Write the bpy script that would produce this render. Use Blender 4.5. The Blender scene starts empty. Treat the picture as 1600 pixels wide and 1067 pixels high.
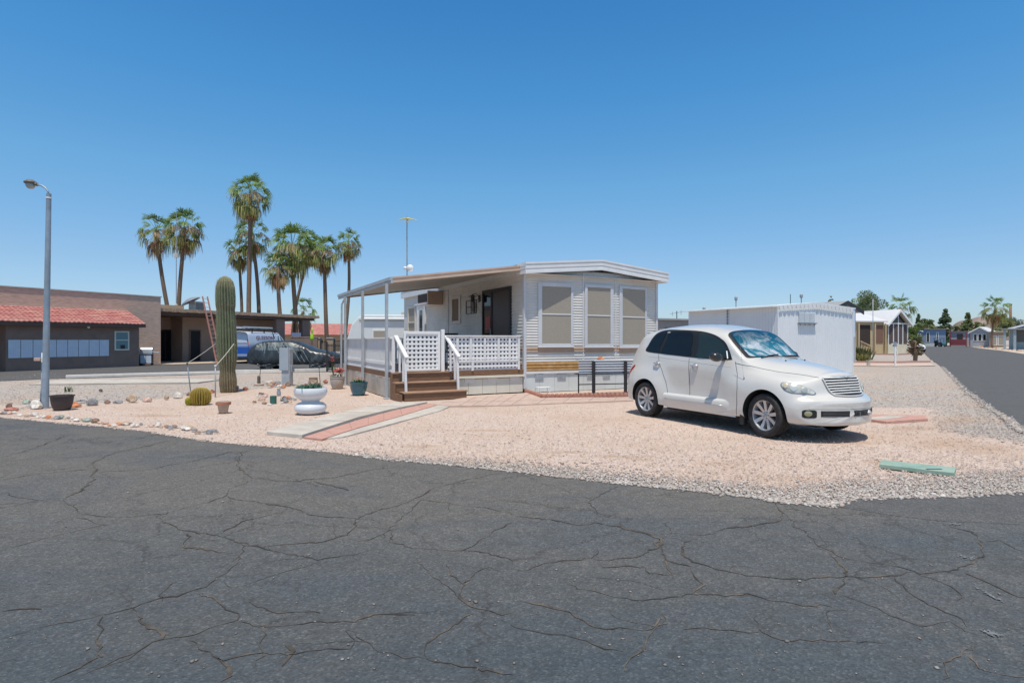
import bpy, bmesh, math, random
import numpy as np
from mathutils import Vector, Matrix
from mathutils.bvhtree import BVHTree
SC = bpy.context.scene
COL = SC.collection
R = math.radians
# ------------------------------------------------------------------ camera, sky, sun, exposure
F, CX, YH, H = 890.0, 800.0, 531.0, 1.42      # focal length, horizon row (photo pixels), eye height in metres
cam_d = bpy.data.cameras.new('camera'); cam = bpy.data.objects.new('camera', cam_d); COL.objects.link(cam)
cam.location = (0, 0, H); cam.rotation_euler = (R(90), 0, 0)
cam_d.sensor_width = 36; cam_d.lens = F / 1600 * 36; cam_d.shift_y = -(533.5 - YH) / 1600
cam_d.clip_end = 9000; cam_d.clip_start = 0.05
SC.camera = cam
SUN_EL = 73.0
SX, SY = 0.02, -1.0                         # horizontal direction towards the sun
w = bpy.data.worlds.new('World'); SC.world = w; w.use_nodes = True
nt = w.node_tree; bg = nt.nodes['Background']
sky = nt.nodes.new('ShaderNodeTexSky'); sky.sky_type = 'NISHITA'; sky.sun_disc = False
sky.sun_elevation = R(SUN_EL); sky.sun_rotation = math.atan2(SX, SY)
sky.air_density = 1.0; sky.dust_density = 0.6; sky.ozone_density = 1.0; sky.altitude = 400
geo = nt.nodes.new('ShaderNodeTexCoord'); sep = nt.nodes.new('ShaderNodeSeparateXYZ'); nt.links.new(geo.outputs['Generated'], sep.inputs[0])
srp = nt.nodes.new('ShaderNodeValToRGB'); els = srp.color_ramp.elements       # colour grade of the sky by elevation (clear desert blue)
SKY = [(0.0,(.70,.84,1.12)),(.06,(.72,.88,1.12)),(.12,(.74,.92,1.10)),(.25,(.66,1.10,1.26)),(.39,(.46,1.11,1.42)),(.52,(.36,1.02,1.42)),(.68,(1.0,.98,.92))]
while len(els) < len(SKY): els.new(.5)
for e_, (p_, c_) in zip(els, SKY): e_.position = p_; e_.color = (*[q/2 for q in c_], 1)
mulv = nt.nodes.new('ShaderNodeVectorMath'); mulv.operation = 'MULTIPLY'; nt.links.new(sep.outputs[2], srp.inputs[0]); nt.links.new(srp.outputs[0], mulv.inputs[0]); nt.links.new(sky.outputs[0], mulv.inputs[1])
scl = nt.nodes.new('ShaderNodeVectorMath'); scl.operation = 'SCALE'; scl.inputs['Scale'].default_value = 2.0; nt.links.new(mulv.outputs[0], scl.inputs[0]); nt.links.new(scl.outputs[0], bg.inputs[0])
bg.inputs[1].default_value = 0.12
sd = bpy.data.lights.new('sun', 'SUN'); sun = bpy.data.objects.new('sun', sd); COL.objects.link(sun)
sd.energy = 4.3; sd.angle = R(0.53); sd.color = (1.0, 0.935, 0.83)
ce = math.cos(R(SUN_EL))
sun.rotation_euler = Vector((SX * ce, SY * ce, math.sin(R(SUN_EL)))).to_track_quat('Z', 'Y').to_euler()
sun.location = (0, 0, 60)
vs = SC.view_settings; vs.view_transform = 'Standard'; vs.look = 'None'; vs.exposure = 0.0; vs.gamma = 1.0; vs.use_curve_mapping = False
SC.cycles.max_bounces = 6; SC.cycles.transparent_max_bounces = 12
# ------------------------------------------------------------------ helpers
def g(px, py, z=0.0):
    Y = (H - z) * F / (py - YH)
    return ((px - CX) / F * Y, Y)
def at(px, Y): return ((px - CX) / F * Y, Y)
def zat(py, Y): return H + (YH - py) * Y / F
def on_line(px, A, B):                        # distance along A->B (ground line) seen at column px, and its depth
    k = (px - CX) / F; dx, dy = B[0]-A[0], B[1]-A[1]; L = math.hypot(dx, dy); dx /= L; dy /= L
    t = (k*A[1] - A[0]) / (dx - k*dy); return t, A[1] + t*dy
class MB:
    def __init__(s): s.v = []; s.f = []; s.m = []; s.cur = 0
    def add(s, vs, fs):
        n = len(s.v); s.v += [tuple(p) for p in vs]; s.f += [tuple(i + n for i in f) for f in fs]; s.m += [s.cur]*len(fs); return s
    def box(s, x0, x1, y0, y1, z0, z1, rot=None, org=(0,0,0)):
        p = [(x, y, z) for z in (z0, z1) for y in (y0, y1) for x in (x0, x1)]
        if rot is not None:
            M = rot if isinstance(rot, Matrix) else Matrix.Rotation(rot, 3, 'Z'); o = Vector(org)
            p = [tuple(M @ (Vector(q) - o) + o) for q in p]
        return s.add(p, [(0,2,3,1),(4,5,7,6),(0,1,5,4),(2,6,7,3),(0,4,6,2),(1,3,7,5)])
    def bar(s, a, b, w, h=None, up=(0,0,1)):   # square bar between two points
        h = h or w; a = Vector(a); b = Vector(b); d = (b-a).normalized(); u = Vector(up)
        if abs(d.dot(u)) > .98: u = Vector((0,1,0))
        r = d.cross(u).normalized(); u = r.cross(d).normalized()
        p = [q + r*i*w/2 + u*j*h/2 for q in (a, b) for j in (-1, 1) for i in (-1, 1)]
        return s.add(p, [(0,2,3,1),(4,5,7,6),(0,1,5,4),(2,6,7,3),(0,4,6,2),(1,3,7,5)])
    def tube(s, pts, rad, n=8, caps=True):
        pts = [Vector(p) for p in pts]; rs = rad if isinstance(rad, (list, tuple)) else [rad]*len(pts)
        vs = []; fs = []; pr = None
        for i, p in enumerate(pts):
            d = (pts[min(i+1, len(pts)-1)] - pts[max(i-1, 0)]).normalized()
            if pr is None:
                u = Vector((0,0,1)) if abs(d.z) < .9 else Vector((1,0,0)); r = d.cross(u).normalized()
            else: r = (pr - d*pr.dot(d)).normalized()
            pr = r; q = d.cross(r)
            for k in range(n):
                a = 2*math.pi*k/n; vs.append(p + (r*math.cos(a) + q*math.sin(a))*rs[i])
        for i in range(len(pts)-1):
            for k in range(n): fs.append((i*n+k, i*n+(k+1)%n, (i+1)*n+(k+1)%n, (i+1)*n+k))
        if caps: fs.append(tuple(range(n-1, -1, -1))); fs.append(tuple((len(pts)-1)*n+k for k in range(n)))
        return s.add(vs, fs)
    def lathe(s, prof, c=(0,0,0), n=24, axis='Z', cap=True):
        vs = []; fs = []
        for r, z in prof:
            for k in range(n):
                a = 2*math.pi*k/n
                if axis == 'Z': vs.append((c[0]+r*math.cos(a), c[1]+r*math.sin(a), c[2]+z))
                else: vs.append((c[0]+r*math.cos(a), c[1]+z, c[2]+r*math.sin(a)))
        for i in range(len(prof)-1):
            for k in range(n):
                q = (i*n+k, i*n+(k+1)%n, (i+1)*n+(k+1)%n, (i+1)*n+k); fs.append(q if axis == 'Z' else q[::-1])
        if cap:
            fs.append(tuple(range(n-1, -1, -1)) if axis == 'Z' else tuple(range(n)))
            e = tuple((len(prof)-1)*n+k for k in range(n)); fs.append(e if axis == 'Z' else e[::-1])
        return s.add(vs, fs)
    def prism(s, pts, z0, z1):                 # polygon in xy (counter-clockwise), extruded in z
        n = len(pts); vs = [(p[0], p[1], z0) for p in pts] + [(p[0], p[1], z1) for p in pts]
        return s.add(vs, [tuple(range(n-1, -1, -1)), tuple(range(n, 2*n))] + [(i, (i+1)%n, n+(i+1)%n, n+i) for i in range(n)])
    def prismy(s, pts, y0, y1):                # polygon in xz, extruded in y
        n = len(pts); vs = [(p[0], y0, p[1]) for p in pts] + [(p[0], y1, p[1]) for p in pts]
        return s.add(vs, [tuple(range(n)), tuple(range(2*n-1, n-1, -1))] + [((i+1)%n, i, n+i, n+(i+1)%n) for i in range(n)])
    def grid(s, fn, nu, nv, closed_u=False):
        vs = [fn(i/nu, j/nv) for j in range(nv+1) for i in range(nu+1)]
        return s.add(vs, [(j*(nu+1)+i, j*(nu+1)+i+1, (j+1)*(nu+1)+i+1, (j+1)*(nu+1)+i) for j in range(nv) for i in range(nu)])
    def build(s, name, mat, parent=None, smooth=False, bevel=0, loc=None, rot=None, sharp=None):
        me = bpy.data.meshes.new(name); me.from_pydata(s.v, [], s.f); me.update()
        for q in (mat if isinstance(mat, (list, tuple)) else [mat]): me.materials.append(q)
        if isinstance(mat, (list, tuple)): me.polygons.foreach_set('material_index', s.m)
        if smooth:
            me.polygons.foreach_set('use_smooth', [True]*len(me.polygons))
            if sharp: 
                try: me.set_sharp_from_angle(angle=R(sharp))
                except Exception: pass
        o = bpy.data.objects.new(name, me); COL.objects.link(o)
        if parent is not None: o.parent = parent
        if loc is not None: o.location = loc
        if rot is not None: o.rotation_euler = (0, 0, rot)
        if bevel:
            b = o.modifiers.new('bev', 'BEVEL'); b.width = bevel; b.segments = 2; b.limit_method = 'ANGLE'; b.angle_limit = R(35)
        return o
def tag(o, label=None, cat=None, group=None, kind=None):
    if label: o['label'] = label
    if cat: o['category'] = cat
    if group: o['group'] = group
    if kind: o['kind'] = kind
    return o
def thing(name, label, cat, loc=(0,0,0), rot=0, group=None):
    o = bpy.data.objects.new(name, None); COL.objects.link(o); o.location = loc; o.rotation_euler = (0,0,rot); o.empty_display_size = .2
    return tag(o, label, cat, group)
# ------------------------------------------------------------------ materials
def node(nt, t, **kw):
    n = nt.nodes.new(t)
    for k, v in kw.items():
        if k in n.inputs: n.inputs[k].default_value = v
        else: setattr(n, k, v)
    return n
def mat(name, c, rough=.6, metal=0, var=.08, vs=3.0, bump=0, bs=60, coat=0, spec=.5, c2=None, c2s=2.0, c2t=(.45,.7), emit=None, det=5, stretch=None):
    m = bpy.data.materials.new(name); m.use_nodes = True; nt = m.node_tree; L = nt.links; b = nt.nodes['Principled BSDF']
    b.inputs['Roughness'].default_value = rough; b.inputs['Metallic'].default_value = metal
    b.inputs['Coat Weight'].default_value = coat; b.inputs['Coat Roughness'].default_value = .04; b.inputs['Specular IOR Level'].default_value = spec
    tc = node(nt, 'ShaderNodeTexCoord'); src = tc.outputs['Object']
    if stretch:
        mp = node(nt, 'ShaderNodeMapping'); mp.inputs['Scale'].default_value = stretch; L.new(src, mp.inputs[0]); src = mp.outputs[0]
    n1 = node(nt, 'ShaderNodeTexNoise', Scale=vs, Detail=det, Roughness=.6); L.new(src, n1.inputs['Vector'])
    rp = node(nt, 'ShaderNodeValToRGB'); e = rp.color_ramp.elements
    e[0].position = .3; e[1].position = .7
    e[0].color = (*[max(0, x*(1-var)) for x in c[:3]], 1); e[1].color = (*[min(1, x*(1+var)) for x in c[:3]], 1)
    L.new(n1.outputs['Fac'], rp.inputs[0]); out = rp.outputs[0]
    if c2:
        n2 = node(nt, 'ShaderNodeTexNoise', Scale=c2s, Detail=6, Roughness=.65); L.new(src, n2.inputs['Vector'])
        mr = node(nt, 'ShaderNodeMapRange'); mr.inputs[1].default_value = c2t[0]; mr.inputs[2].default_value = c2t[1]; L.new(n2.outputs['Fac'], mr.inputs[0])
        mx = node(nt, 'ShaderNodeMix', data_type='RGBA'); L.new(mr.outputs[0], mx.inputs[0]); L.new(out, mx.inputs[6]); mx.inputs[7].default_value = (*c2, 1); out = mx.outputs[2]
    L.new(out, b.inputs['Base Color'])
    if bump:
        n3 = node(nt, 'ShaderNodeTexNoise', Scale=bs, Detail=4); L.new(src, n3.inputs['Vector'])
        bp = node(nt, 'ShaderNodeBump', Strength=1.0, Distance=bump); L.new(n3.outputs['Fac'], bp.inputs['Height']); L.new(bp.outputs[0], b.inputs['Normal'])
    return m
def attr_mat(name, attr='Col', rough=.9, var=.15, vs=40):
    m = bpy.data.materials.new(name); m.use_nodes = True; nt = m.node_tree; b = nt.nodes['Principled BSDF']; b.inputs['Roughness'].default_value = rough
    a = node(nt, 'ShaderNodeAttribute'); a.attribute_name = attr
    tc = node(nt, 'ShaderNodeTexCoord'); n = node(nt, 'ShaderNodeTexNoise', Scale=vs); nt.links.new(tc.outputs['Object'], n.inputs['Vector'])
    mr = node(nt, 'ShaderNodeMapRange'); mr.inputs[3].default_value = 1-var; mr.inputs[4].default_value = 1+var; nt.links.new(n.outputs['Fac'], mr.inputs[0])
    mx = node(nt, 'ShaderNodeVectorMath', operation='MULTIPLY'); nt.links.new(a.outputs['Color'], mx.inputs[0]); nt.links.new(mr.outputs[0], mx.inputs[1])
    nt.links.new(mx.outputs[0], b.inputs['Base Color']); return m
def gravel_node(nt, src, scale, cols, dist=None):
    """voronoi pebbles: colour ramp by cell; returns (color socket, height socket)"""
    L = nt.links
    v = node(nt, 'ShaderNodeTexVoronoi', Scale=scale, Randomness=1.0); L.new(src, v.inputs['Vector'])
    sx = node(nt, 'ShaderNodeSeparateColor'); L.new(v.outputs['Color'], sx.inputs[0])
    rp = node(nt, 'ShaderNodeValToRGB'); cr = rp.color_ramp; cr.interpolation = 'CONSTANT'
    while len(cr.elements) < len(cols): cr.elements.new(.5)
    acc = 0
    av = np.sum([w_*np.array(c_) for w_, c_ in cols], 0)/sum(w_ for w_, _ in cols)
    for e, (wt, c) in zip(cr.elements, cols): c = tuple(np.array(c)*.62+av*.38); e.position = min(acc, 1); acc += wt; e.color = (*c, 1)
    L.new(sx.outputs[0], rp.inputs[0]); return rp.outputs[0], v.outputs['Distance']
PINK = [(.28,(.52,.395,.325)),(.24,(.56,.445,.37)),(.18,(.45,.33,.265)),(.12,(.61,.53,.47)),(.07,(.41,.31,.26)),(.06,(.70,.63,.57)),(.02,(.32,.25,.21)),(.03,(.50,.46,.43))]
GREY = [(.25,(.36,.325,.29)),(.2,(.44,.40,.36)),(.15,(.28,.25,.225)),(.12,(.52,.48,.44)),(.12,(.40,.31,.25)),(.06,(.20,.18,.17)),(.05,(.60,.57,.54)),(.05,(.48,.36,.29))]
def gravel_mat(name, cols_a, cols_b=None, sa=46, sb=30, tint=(.46,.335,.25)):
    m = bpy.data.materials.new(name); m.use_nodes = True; nt = m.node_tree; L = nt.links; b = nt.nodes['Principled BSDF']; b.inputs['Roughness'].default_value = .95
    b.inputs['Specular IOR Level'].default_value = .15
    tc = node(nt, 'ShaderNodeTexCoord'); src = tc.outputs['Object']
    ca, ha = gravel_node(nt, src, sa, cols_a); hout = ha; cout = ca
    if cols_b:
        cb, hb = gravel_node(nt, src, sb, cols_b)
        a = node(nt, 'ShaderNodeAttribute'); a.attribute_name = 'grey'
        nz = node(nt, 'ShaderNodeTexNoise', Scale=3.0, Detail=8, Roughness=.75); L.new(src, nz.inputs['Vector'])
        ad = node(nt, 'ShaderNodeMath', operation='ADD'); L.new(a.outputs['Fac'], ad.inputs[0]); L.new(nz.outputs['Fac'], ad.inputs[1])
        mr = node(nt, 'ShaderNodeMapRange'); mr.inputs[1].default_value = .9; mr.inputs[2].default_value = 1.1; L.new(ad.outputs[0], mr.inputs[0])
        mx = node(nt, 'ShaderNodeMix', data_type='RGBA'); L.new(mr.outputs[0], mx.inputs[0]); L.new(ca, mx.inputs[6]); L.new(cb, mx.inputs[7]); cout = mx.outputs[2]
    if cols_b:     # bare dirt showing through in streaks
        ad_ = node(nt, 'ShaderNodeAttribute'); ad_.attribute_name = 'dirt'; nz_ = node(nt, 'ShaderNodeTexNoise', Scale=4.0, Detail=8, Roughness=.8); L.new(src, nz_.inputs['Vector'])
        mu_ = node(nt, 'ShaderNodeMath', operation='MULTIPLY'); L.new(ad_.outputs['Fac'], mu_.inputs[0]); L.new(nz_.outputs['Fac'], mu_.inputs[1]); mr_ = node(nt, 'ShaderNodeMapRange'); mr_.inputs[1].default_value = .15; mr_.inputs[2].default_value = .55; mr_.inputs[4].default_value = .8; L.new(mu_.outputs[0], mr_.inputs[0])
        mxd = node(nt, 'ShaderNodeMix', data_type='RGBA'); L.new(mr_.outputs[0], mxd.inputs[0]); L.new(cout, mxd.inputs[6]); mxd.inputs[7].default_value = (.40,.27,.18,1); cout = mxd.outputs[2]
    # large patches: dust and wear
    n2 = node(nt, 'ShaderNodeTexNoise', Scale=.55, Detail=6, Roughness=.6); L.new(src, n2.inputs['Vector'])
    m2 = node(nt, 'ShaderNodeMapRange'); m2.inputs[1].default_value = .47; m2.inputs[2].default_value = .68; m2.inputs[4].default_value = .62; L.new(n2.outputs['Fac'], m2.inputs[0])
    mx2 = node(nt, 'ShaderNodeMix', data_type='RGBA'); L.new(m2.outputs[0], mx2.inputs[0]); L.new(cout, mx2.inputs[6]); mx2.inputs[7].default_value = (*tint, 1)
    n4 = node(nt, 'ShaderNodeTexNoise', Scale=6, Detail=8, Roughness=.8); L.new(src, n4.inputs['Vector'])
    m4 = node(nt, 'ShaderNodeMapRange'); m4.inputs[3].default_value = .84; m4.inputs[4].default_value = 1.16; L.new(n4.outputs['Fac'], m4.inputs[0])
    mm = node(nt, 'ShaderNodeVectorMath', operation='MULTIPLY'); L.new(mx2.outputs[2], mm.inputs[0]); L.new(m4.outputs[0], mm.inputs[1])
    L.new(mm.outputs[0], b.inputs['Base Color'])
    iv = node(nt, 'ShaderNodeMath', operation='MULTIPLY'); iv.inputs[1].default_value = -1; L.new(hout, iv.inputs[0])
    bp = node(nt, 'ShaderNodeBump', Strength=.5, Distance=.018); L.new(iv.outputs[0], bp.inputs['Height']); L.new(bp.outputs[0], b.inputs['Normal'])
    return m
def asphalt_mat(name, c, patch, crack=.5, cs=.9):
    m = bpy.data.materials.new(name); m.use_nodes = True; nt = m.node_tree; L = nt.links; b = nt.nodes['Principled BSDF']; b.inputs['Roughness'].default_value = .82
    b.inputs['Specular IOR Level'].default_value = .35
    tc = node(nt, 'ShaderNodeTexCoord'); src = tc.outputs['Object']
    def noise(scale, det=6, ro=.65, vec=None, dist=0): n = node(nt, 'ShaderNodeTexNoise', Scale=scale, Detail=det, Roughness=ro, Distortion=dist); L.new(vec or src, n.inputs['Vector']); return n
    def rng(inp, a, b_, c_=0., d=1.): r = node(nt, 'ShaderNodeMapRange'); [setattr(r.inputs[k+1], 'default_value', v) for k, v in enumerate((a, b_, c_, d))]; L.new(inp, r.inputs[0]); return r.outputs[0]
    def mixc(fac, a, col, mode='MIX'):
        x = node(nt, 'ShaderNodeMix', data_type='RGBA', blend_type=mode); L.new(fac, x.inputs[0]); (L.new(a, x.inputs[6]) if not isinstance(a, tuple) else setattr(x.inputs[6], 'default_value', (*a, 1))); x.inputs[7].default_value = (*col, 1); return x.outputs[2]
    def mulv_(a, v): x = node(nt, 'ShaderNodeVectorMath', operation='MULTIPLY'); L.new(a, x.inputs[0]); L.new(v, x.inputs[1]); return x.outputs[0]
    mp = node(nt, 'ShaderNodeMapping'); mp.inputs['Scale'].default_value = (.5, 1.5, 1); mp.inputs['Rotation'].default_value = (0, 0, R(-18)); L.new(src, mp.inputs[0]); st = mp.outputs[0]
    out = mixc(rng(noise(.9, 7, .65, st).outputs['Fac'], .35, .7), c, tuple(q*p for q, p in zip(c, patch)))
    if crack:      # dust-coloured drifts paling towards the yard; near darkening by vignette and sky painted in
        sy_ = node(nt, 'ShaderNodeSeparateXYZ'); L.new(src, sy_.inputs[0]); aq = node(nt, 'ShaderNodeMath', operation='ADD'); L.new(rng(sy_.outputs[1], 2.3, 5.4), aq.inputs[0]); L.new(noise(.7, 8, .72, st).outputs['Fac'], aq.inputs[1])
        out = mixc(rng(aq.outputs[0], .5, 1.4, 0, .92), out, (.128,.119,.107))
        out = mixc(rng(noise(.55, 7, .7, st, .6).outputs['Fac'], .49, .66, 0, .7), out, (.072,.083,.094))      # darker blue-grey sealed patches
        out = mixc(rng(noise(1.6, 8, .75).outputs['Fac'], .56, .74, 0, .55), out, (.165,.155,.142))          # worn pale patches
    # stone grain
    v = node(nt, 'ShaderNodeTexVoronoi', Scale=95); L.new(src, v.inputs['Vector']); sx = node(nt, 'ShaderNodeSeparateColor'); L.new(v.outputs['Color'], sx.inputs[0])
    rp = node(nt, 'ShaderNodeValToRGB'); e = rp.color_ramp.elements; e[0].position = 0; e[0].color = (.76,.76,.76,1); e[1].position = .9; e[1].color = (1.15,1.15,1.15,1); e2 = e.new(.95); e2.color = (1.5,1.48,1.42,1); L.new(sx.outputs[0], rp.inputs[0])
    gr_ = rp.outputs[0]; out = mulv_(out, gr_); out = mulv_(out, rng(noise(26, 5, .8).outputs['Fac'], .3, .7, .82, 1.18)); out = mulv_(out, rng(noise(5, 8, .75).outputs['Fac'], .25, .75, .84, 1.16))
    if crack:
        for sc, wa, wb, am, dn, lo in ((cs, .003, .012, crack, .5, .42), (2.3, .006, .022, crack*.75, .28, .50), (5.5, .012, .04, crack*.5, .14, .56)):
            nd = noise(1.8/dn*.5, 6, .75); vq = node(nt, 'ShaderNodeVectorMath', operation='MULTIPLY_ADD'); vq.inputs[1].default_value = (dn, dn, dn); L.new(nd.outputs['Color'], vq.inputs[0]); L.new(src, vq.inputs[2])
            vo = node(nt, 'ShaderNodeTexVoronoi', Scale=sc, feature='DISTANCE_TO_EDGE'); L.new(vq.outputs[0], vo.inputs['Vector'])
            mu = node(nt, 'ShaderNodeMath', operation='MULTIPLY'); L.new(rng(vo.outputs['Distance'], wa, wb, am, 0), mu.inputs[0]); L.new(rng(noise(.55+sc*.1, 3).outputs['Fac'], lo, lo+.12), mu.inputs[1])
            out = mixc(mu.outputs[0], out, (.036,.032,.028))
    L.new(out, b.inputs['Base Color'])
    bp = node(nt, 'ShaderNodeBump', Strength=.8, Distance=.005); L.new(v.outputs['Distance'], bp.inputs['Height']); L.new(bp.outputs[0], b.inputs['Normal'])
    return m
def glass_mat(name, c=(.02,.025,.03), rough=.04, alpha=1.0, spec=.6):
    m = mat(name, c, rough, 0, .1, 2, spec=spec); b = m.node_tree.nodes['Principled BSDF']; b.inputs['Alpha'].default_value = alpha; return m
M = {}
M['white'] = mat('white_paint', (.74,.74,.73), .45, var=.05)
M['white_b'] = mat('bright_white_paint', (.82,.82,.80), .4, var=.04)
M['siding'] = mat('siding_paint', (.67,.645,.595), .5, var=.08, vs=1.5, c2=(.50,.47,.41), c2s=1.2, c2t=(.55,.85))
M['siding_cream'] = mat('cream_siding_paint', (.60,.575,.49), .5, var=.07, vs=1.5)
M['trim'] = mat('trim_paint', (.57,.585,.60), .5, var=.06)
M['band_brown'] = mat('tan_band', (.42,.29,.20), .6, var=.1)
M['band_orange'] = mat('faded_orange_band', (.40,.20,.05), .6, var=.2, vs=8, c2=(.50,.34,.17), c2s=5)
M['skirt_cream'] = mat('cream_skirt', (.66,.63,.53), .7, var=.06, vs=2)
M['skirt_white'] = mat('pale_skirt', (.60,.64,.63), .7, var=.06, vs=2)
M['skirt_grey'] = mat('weathered_panel', (.46,.40,.33), .8, var=.15, vs=3, c2=(.60,.57,.52), c2s=2)
M['brown_wood'] = mat('brown_stained_wood', (.20,.105,.055), .6, var=.25, vs=6, bump=.002, bs=80, stretch=(1,1,6))
M['brown_lip'] = mat('worn_brown_board', (.32,.20,.13), .6, var=.2, vs=6)
M['shade_screen'] = mat('tan_sun_screen', (.335,.30,.245), .85, var=.05, vs=20)
M['glass_dark'] = glass_mat('dark_glass', (.012,.013,.015))
M['glass_win'] = glass_mat('window_glass', (.05,.07,.075), .05)
M['black'] = mat('black_metal', (.02,.02,.022), .45, var=.2)
M['steel'] = mat('galvanised_steel', (.33,.37,.40), .5, .35, var=.18, vs=9, bump=.001)
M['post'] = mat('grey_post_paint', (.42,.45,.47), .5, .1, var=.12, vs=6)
M['concrete'] = mat('concrete', (.50,.46,.40), .9, var=.12, vs=5, bump=.003, bs=90, c2=(.40,.36,.31), c2s=1.3)
M['kerb_white'] = mat('pale_kerb', (.70,.66,.60), .85, var=.1, vs=4)
M['red_paver'] = mat('red_paver', (.49,.275,.22), .9, var=.12, vs=8, bump=.003, bs=60)
M['pink_paver'] = mat('pink_paver', (.48,.36,.30), .9, var=.14, vs=5, bump=.003, bs=60)
M['terracotta'] = mat('terracotta', (.42,.20,.13), .85, var=.15, vs=12)
M['tire'] = mat('tyre_rubber', (.022,.022,.023), .8, var=.3, vs=30, c2=(.07,.06,.05), c2s=8, c2t=(.5,.8))
M['alloy'] = mat('alloy', (.55,.55,.56), .35, .6, var=.08)
M['orange_awn'] = mat('peach_fascia', (.60,.44,.33), .5, var=.1)
M['pan'] = mat('awning_pan', (.46,.43,.38), .5, var=.06)
M['stucco'] = mat('brown_stucco', (.24,.165,.135), .95, var=.12, vs=2, bump=.008, bs=55)
M['block'] = mat('tan_block_wall', (.56,.39,.30), .95, var=.22, vs=9, bump=.012, bs=25, stretch=(.35,.35,2.2))
M['red_tile'] = mat('red_roof_tile', (.40,.145,.125), .8, var=.25, vs=6, c2=(.48,.25,.20), c2s=1.5)
M['mail'] = mat('mailbox_silver', (.60,.67,.76), .5, 0, var=.05)
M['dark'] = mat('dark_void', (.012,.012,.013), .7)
M['shingle'] = mat('wood_shake', (.42,.29,.20), .95, var=.4, vs=14, bump=.02, bs=22)
M['stucco_tan'] = mat('carport_stucco', (.40,.28,.21), .95, var=.07, vs=1.5, bump=.006, bs=50)
M['tan_stucco'] = mat('tan_stucco', (.42,.30,.20), .95, var=.08)
M['palm_trunk'] = mat('palm_bark', (.20,.135,.095), .95, var=.3, vs=10, bump=.02, bs=18, stretch=(1,1,3))
# ------------------------------------------------------------------ ground, roads, gravel
RD = np.random.RandomState(7)
def poly_obj(name, pts, z, m, label=None, kind='structure', uvjit=0):
    bm = bmesh.new(); vs = [bm.verts.new((p[0], p[1], z)) for p in pts]; f = bm.faces.new(vs)
    if f.normal.z < 0: f.normal_flip()
    bmesh.ops.triangulate(bm, faces=[f]); me = bpy.data.meshes.new(name); bm.to_mesh(me); bm.free()
    for p in me.polygons: pass
    me.materials.append(m); o = bpy.data.objects.new(name, me); COL.objects.link(o); o['kind'] = kind
    if label: o['label'] = label
    return o
def jag(pts, step=.06, amp=.03, seed=1):
    rs = np.random.RandomState(seed); out = []; ph = 0
    for a, b in zip(pts[:-1], pts[1:]):
        d = math.hypot(b[0]-a[0], b[1]-a[1]); n = max(1, min(120, int(d/step)))
        nx, ny = -(b[1]-a[1])/d, (b[0]-a[0])/d
        for i in range(n):
            t = i/n; ph = ph*.6 + rs.randn()*amp*.8; out.append((a[0]+(b[0]-a[0])*t+nx*ph, a[1]+(b[1]-a[1])*t+ny*ph))
    out.append(pts[-1]); return out
M['pink'] = gravel_mat('pink_and_grey_gravel', PINK, GREY)
M['desert'] = gravel_mat('grey_gravel', GREY, None, 26, tint=(.44,.36,.29))
gm = MB(); N = 64; gm.v = [(0, 0, -.03)] + [(6000*math.cos(2*math.pi*i/N), 6000*math.sin(2*math.pi*i/N), -.03) for i in range(N)]; gm.f = [(0, 1+i, 1+(i+1)%N) for i in range(N)]; gm.m = [0]*N
tag(gm.build('ground', M['desert']), kind='structure')
# yard: one gravel sheet whose pebbles shift from pink to grey (attribute 'grey')
edge_px = [(-250,640),(0,653),(75,660),(160,667.5),(225,674.5),(275,682.5),(330,691),(400,697),(475,702.5),(540,710),(600,719),(667,724),(750,732.5),(800,737.5),(950,755),(1050,765),(1190,780),(1235,788),(1295,792.5),(1325,782),(1400,778.5),(1500,777.5),(1600,770),(1750,761)]
edge = [g(*p) for p in edge_px]
road_px = [(1437,540.6),(1442.5,550),(1454,561),(1474,575),(1487,588),(1509,610.6),(1543,636),(1577,658),(1600,676.7)]
redge = [g(*p) for p in road_px]
pink_px = [(-30,643),(0,642),(105,632),(200,626),(262,621),(325,613.7),(370,611),(410,606),(540,600)]   # pink / grey line on the left
pinkl = [g(*p) for p in pink_px]
def seg_dist(P, line):
    best = np.full(len(P), 1e9)
    for a, b in zip(line[:-1], line[1:]):
        a = np.array(a); b = np.array(b); d = b-a; t = np.clip(((P-a)@d)/(d@d), 0, 1); q = a+t[:,None]*d
        best = np.minimum(best, np.hypot(*(P-q).T))
    return best
nx, ny = 520, 420
xs = np.linspace(-34, 40, nx); ys = np.linspace(3.5, 48, ny)
X, Y = np.meshgrid(xs, ys); P = np.c_[X.ravel(), Y.ravel()]
yl = np.interp(P[:,0], [p[0] for p in pinkl], [p[1] for p in pinkl], left=12.6, right=1e3)
grey = np.zeros(len(P))
# left: beyond the rock line is grey
left = P[:,0] < pinkl[-1][0]
grey = np.where(left, np.clip((P[:,1]-yl)/.5+.5, 0, 1), 0)
dE = seg_dist(P, edge[8:]); dR = seg_dist(P, redge)
px_ = CX + F*P[:,0]/P[:,1]; py_ = YH + H*F/P[:,1]
strip = np.interp(px_, [430,600,750,950,1200,1400,1600], [0,.25,.5,.55,.6,.85,1.0])
grey = np.maximum(grey, np.clip(1.0 - dE/np.maximum(strip,.01)*.62, 0, 1)**1.2*(px_ > 470))
grey = np.maximum(grey, np.clip(1.1 - dR/1.6, 0, 1)*(px_ > 1300))
grey = np.maximum(grey, np.clip((P[:,1]-11.3)/1.5, 0, 1)*(px_ > 1330))
grey = np.maximum(grey, np.clip((P[:,1]-15.5)/1.5, 0, 1)*(P[:,0] > 5))
hz = .004*np.sin(P[:,0]*1.9+P[:,1])+.004*np.sin(P[:,1]*2.3-P[:,0]*.7)
idx = np.arange(nx*ny).reshape(ny, nx)
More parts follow.
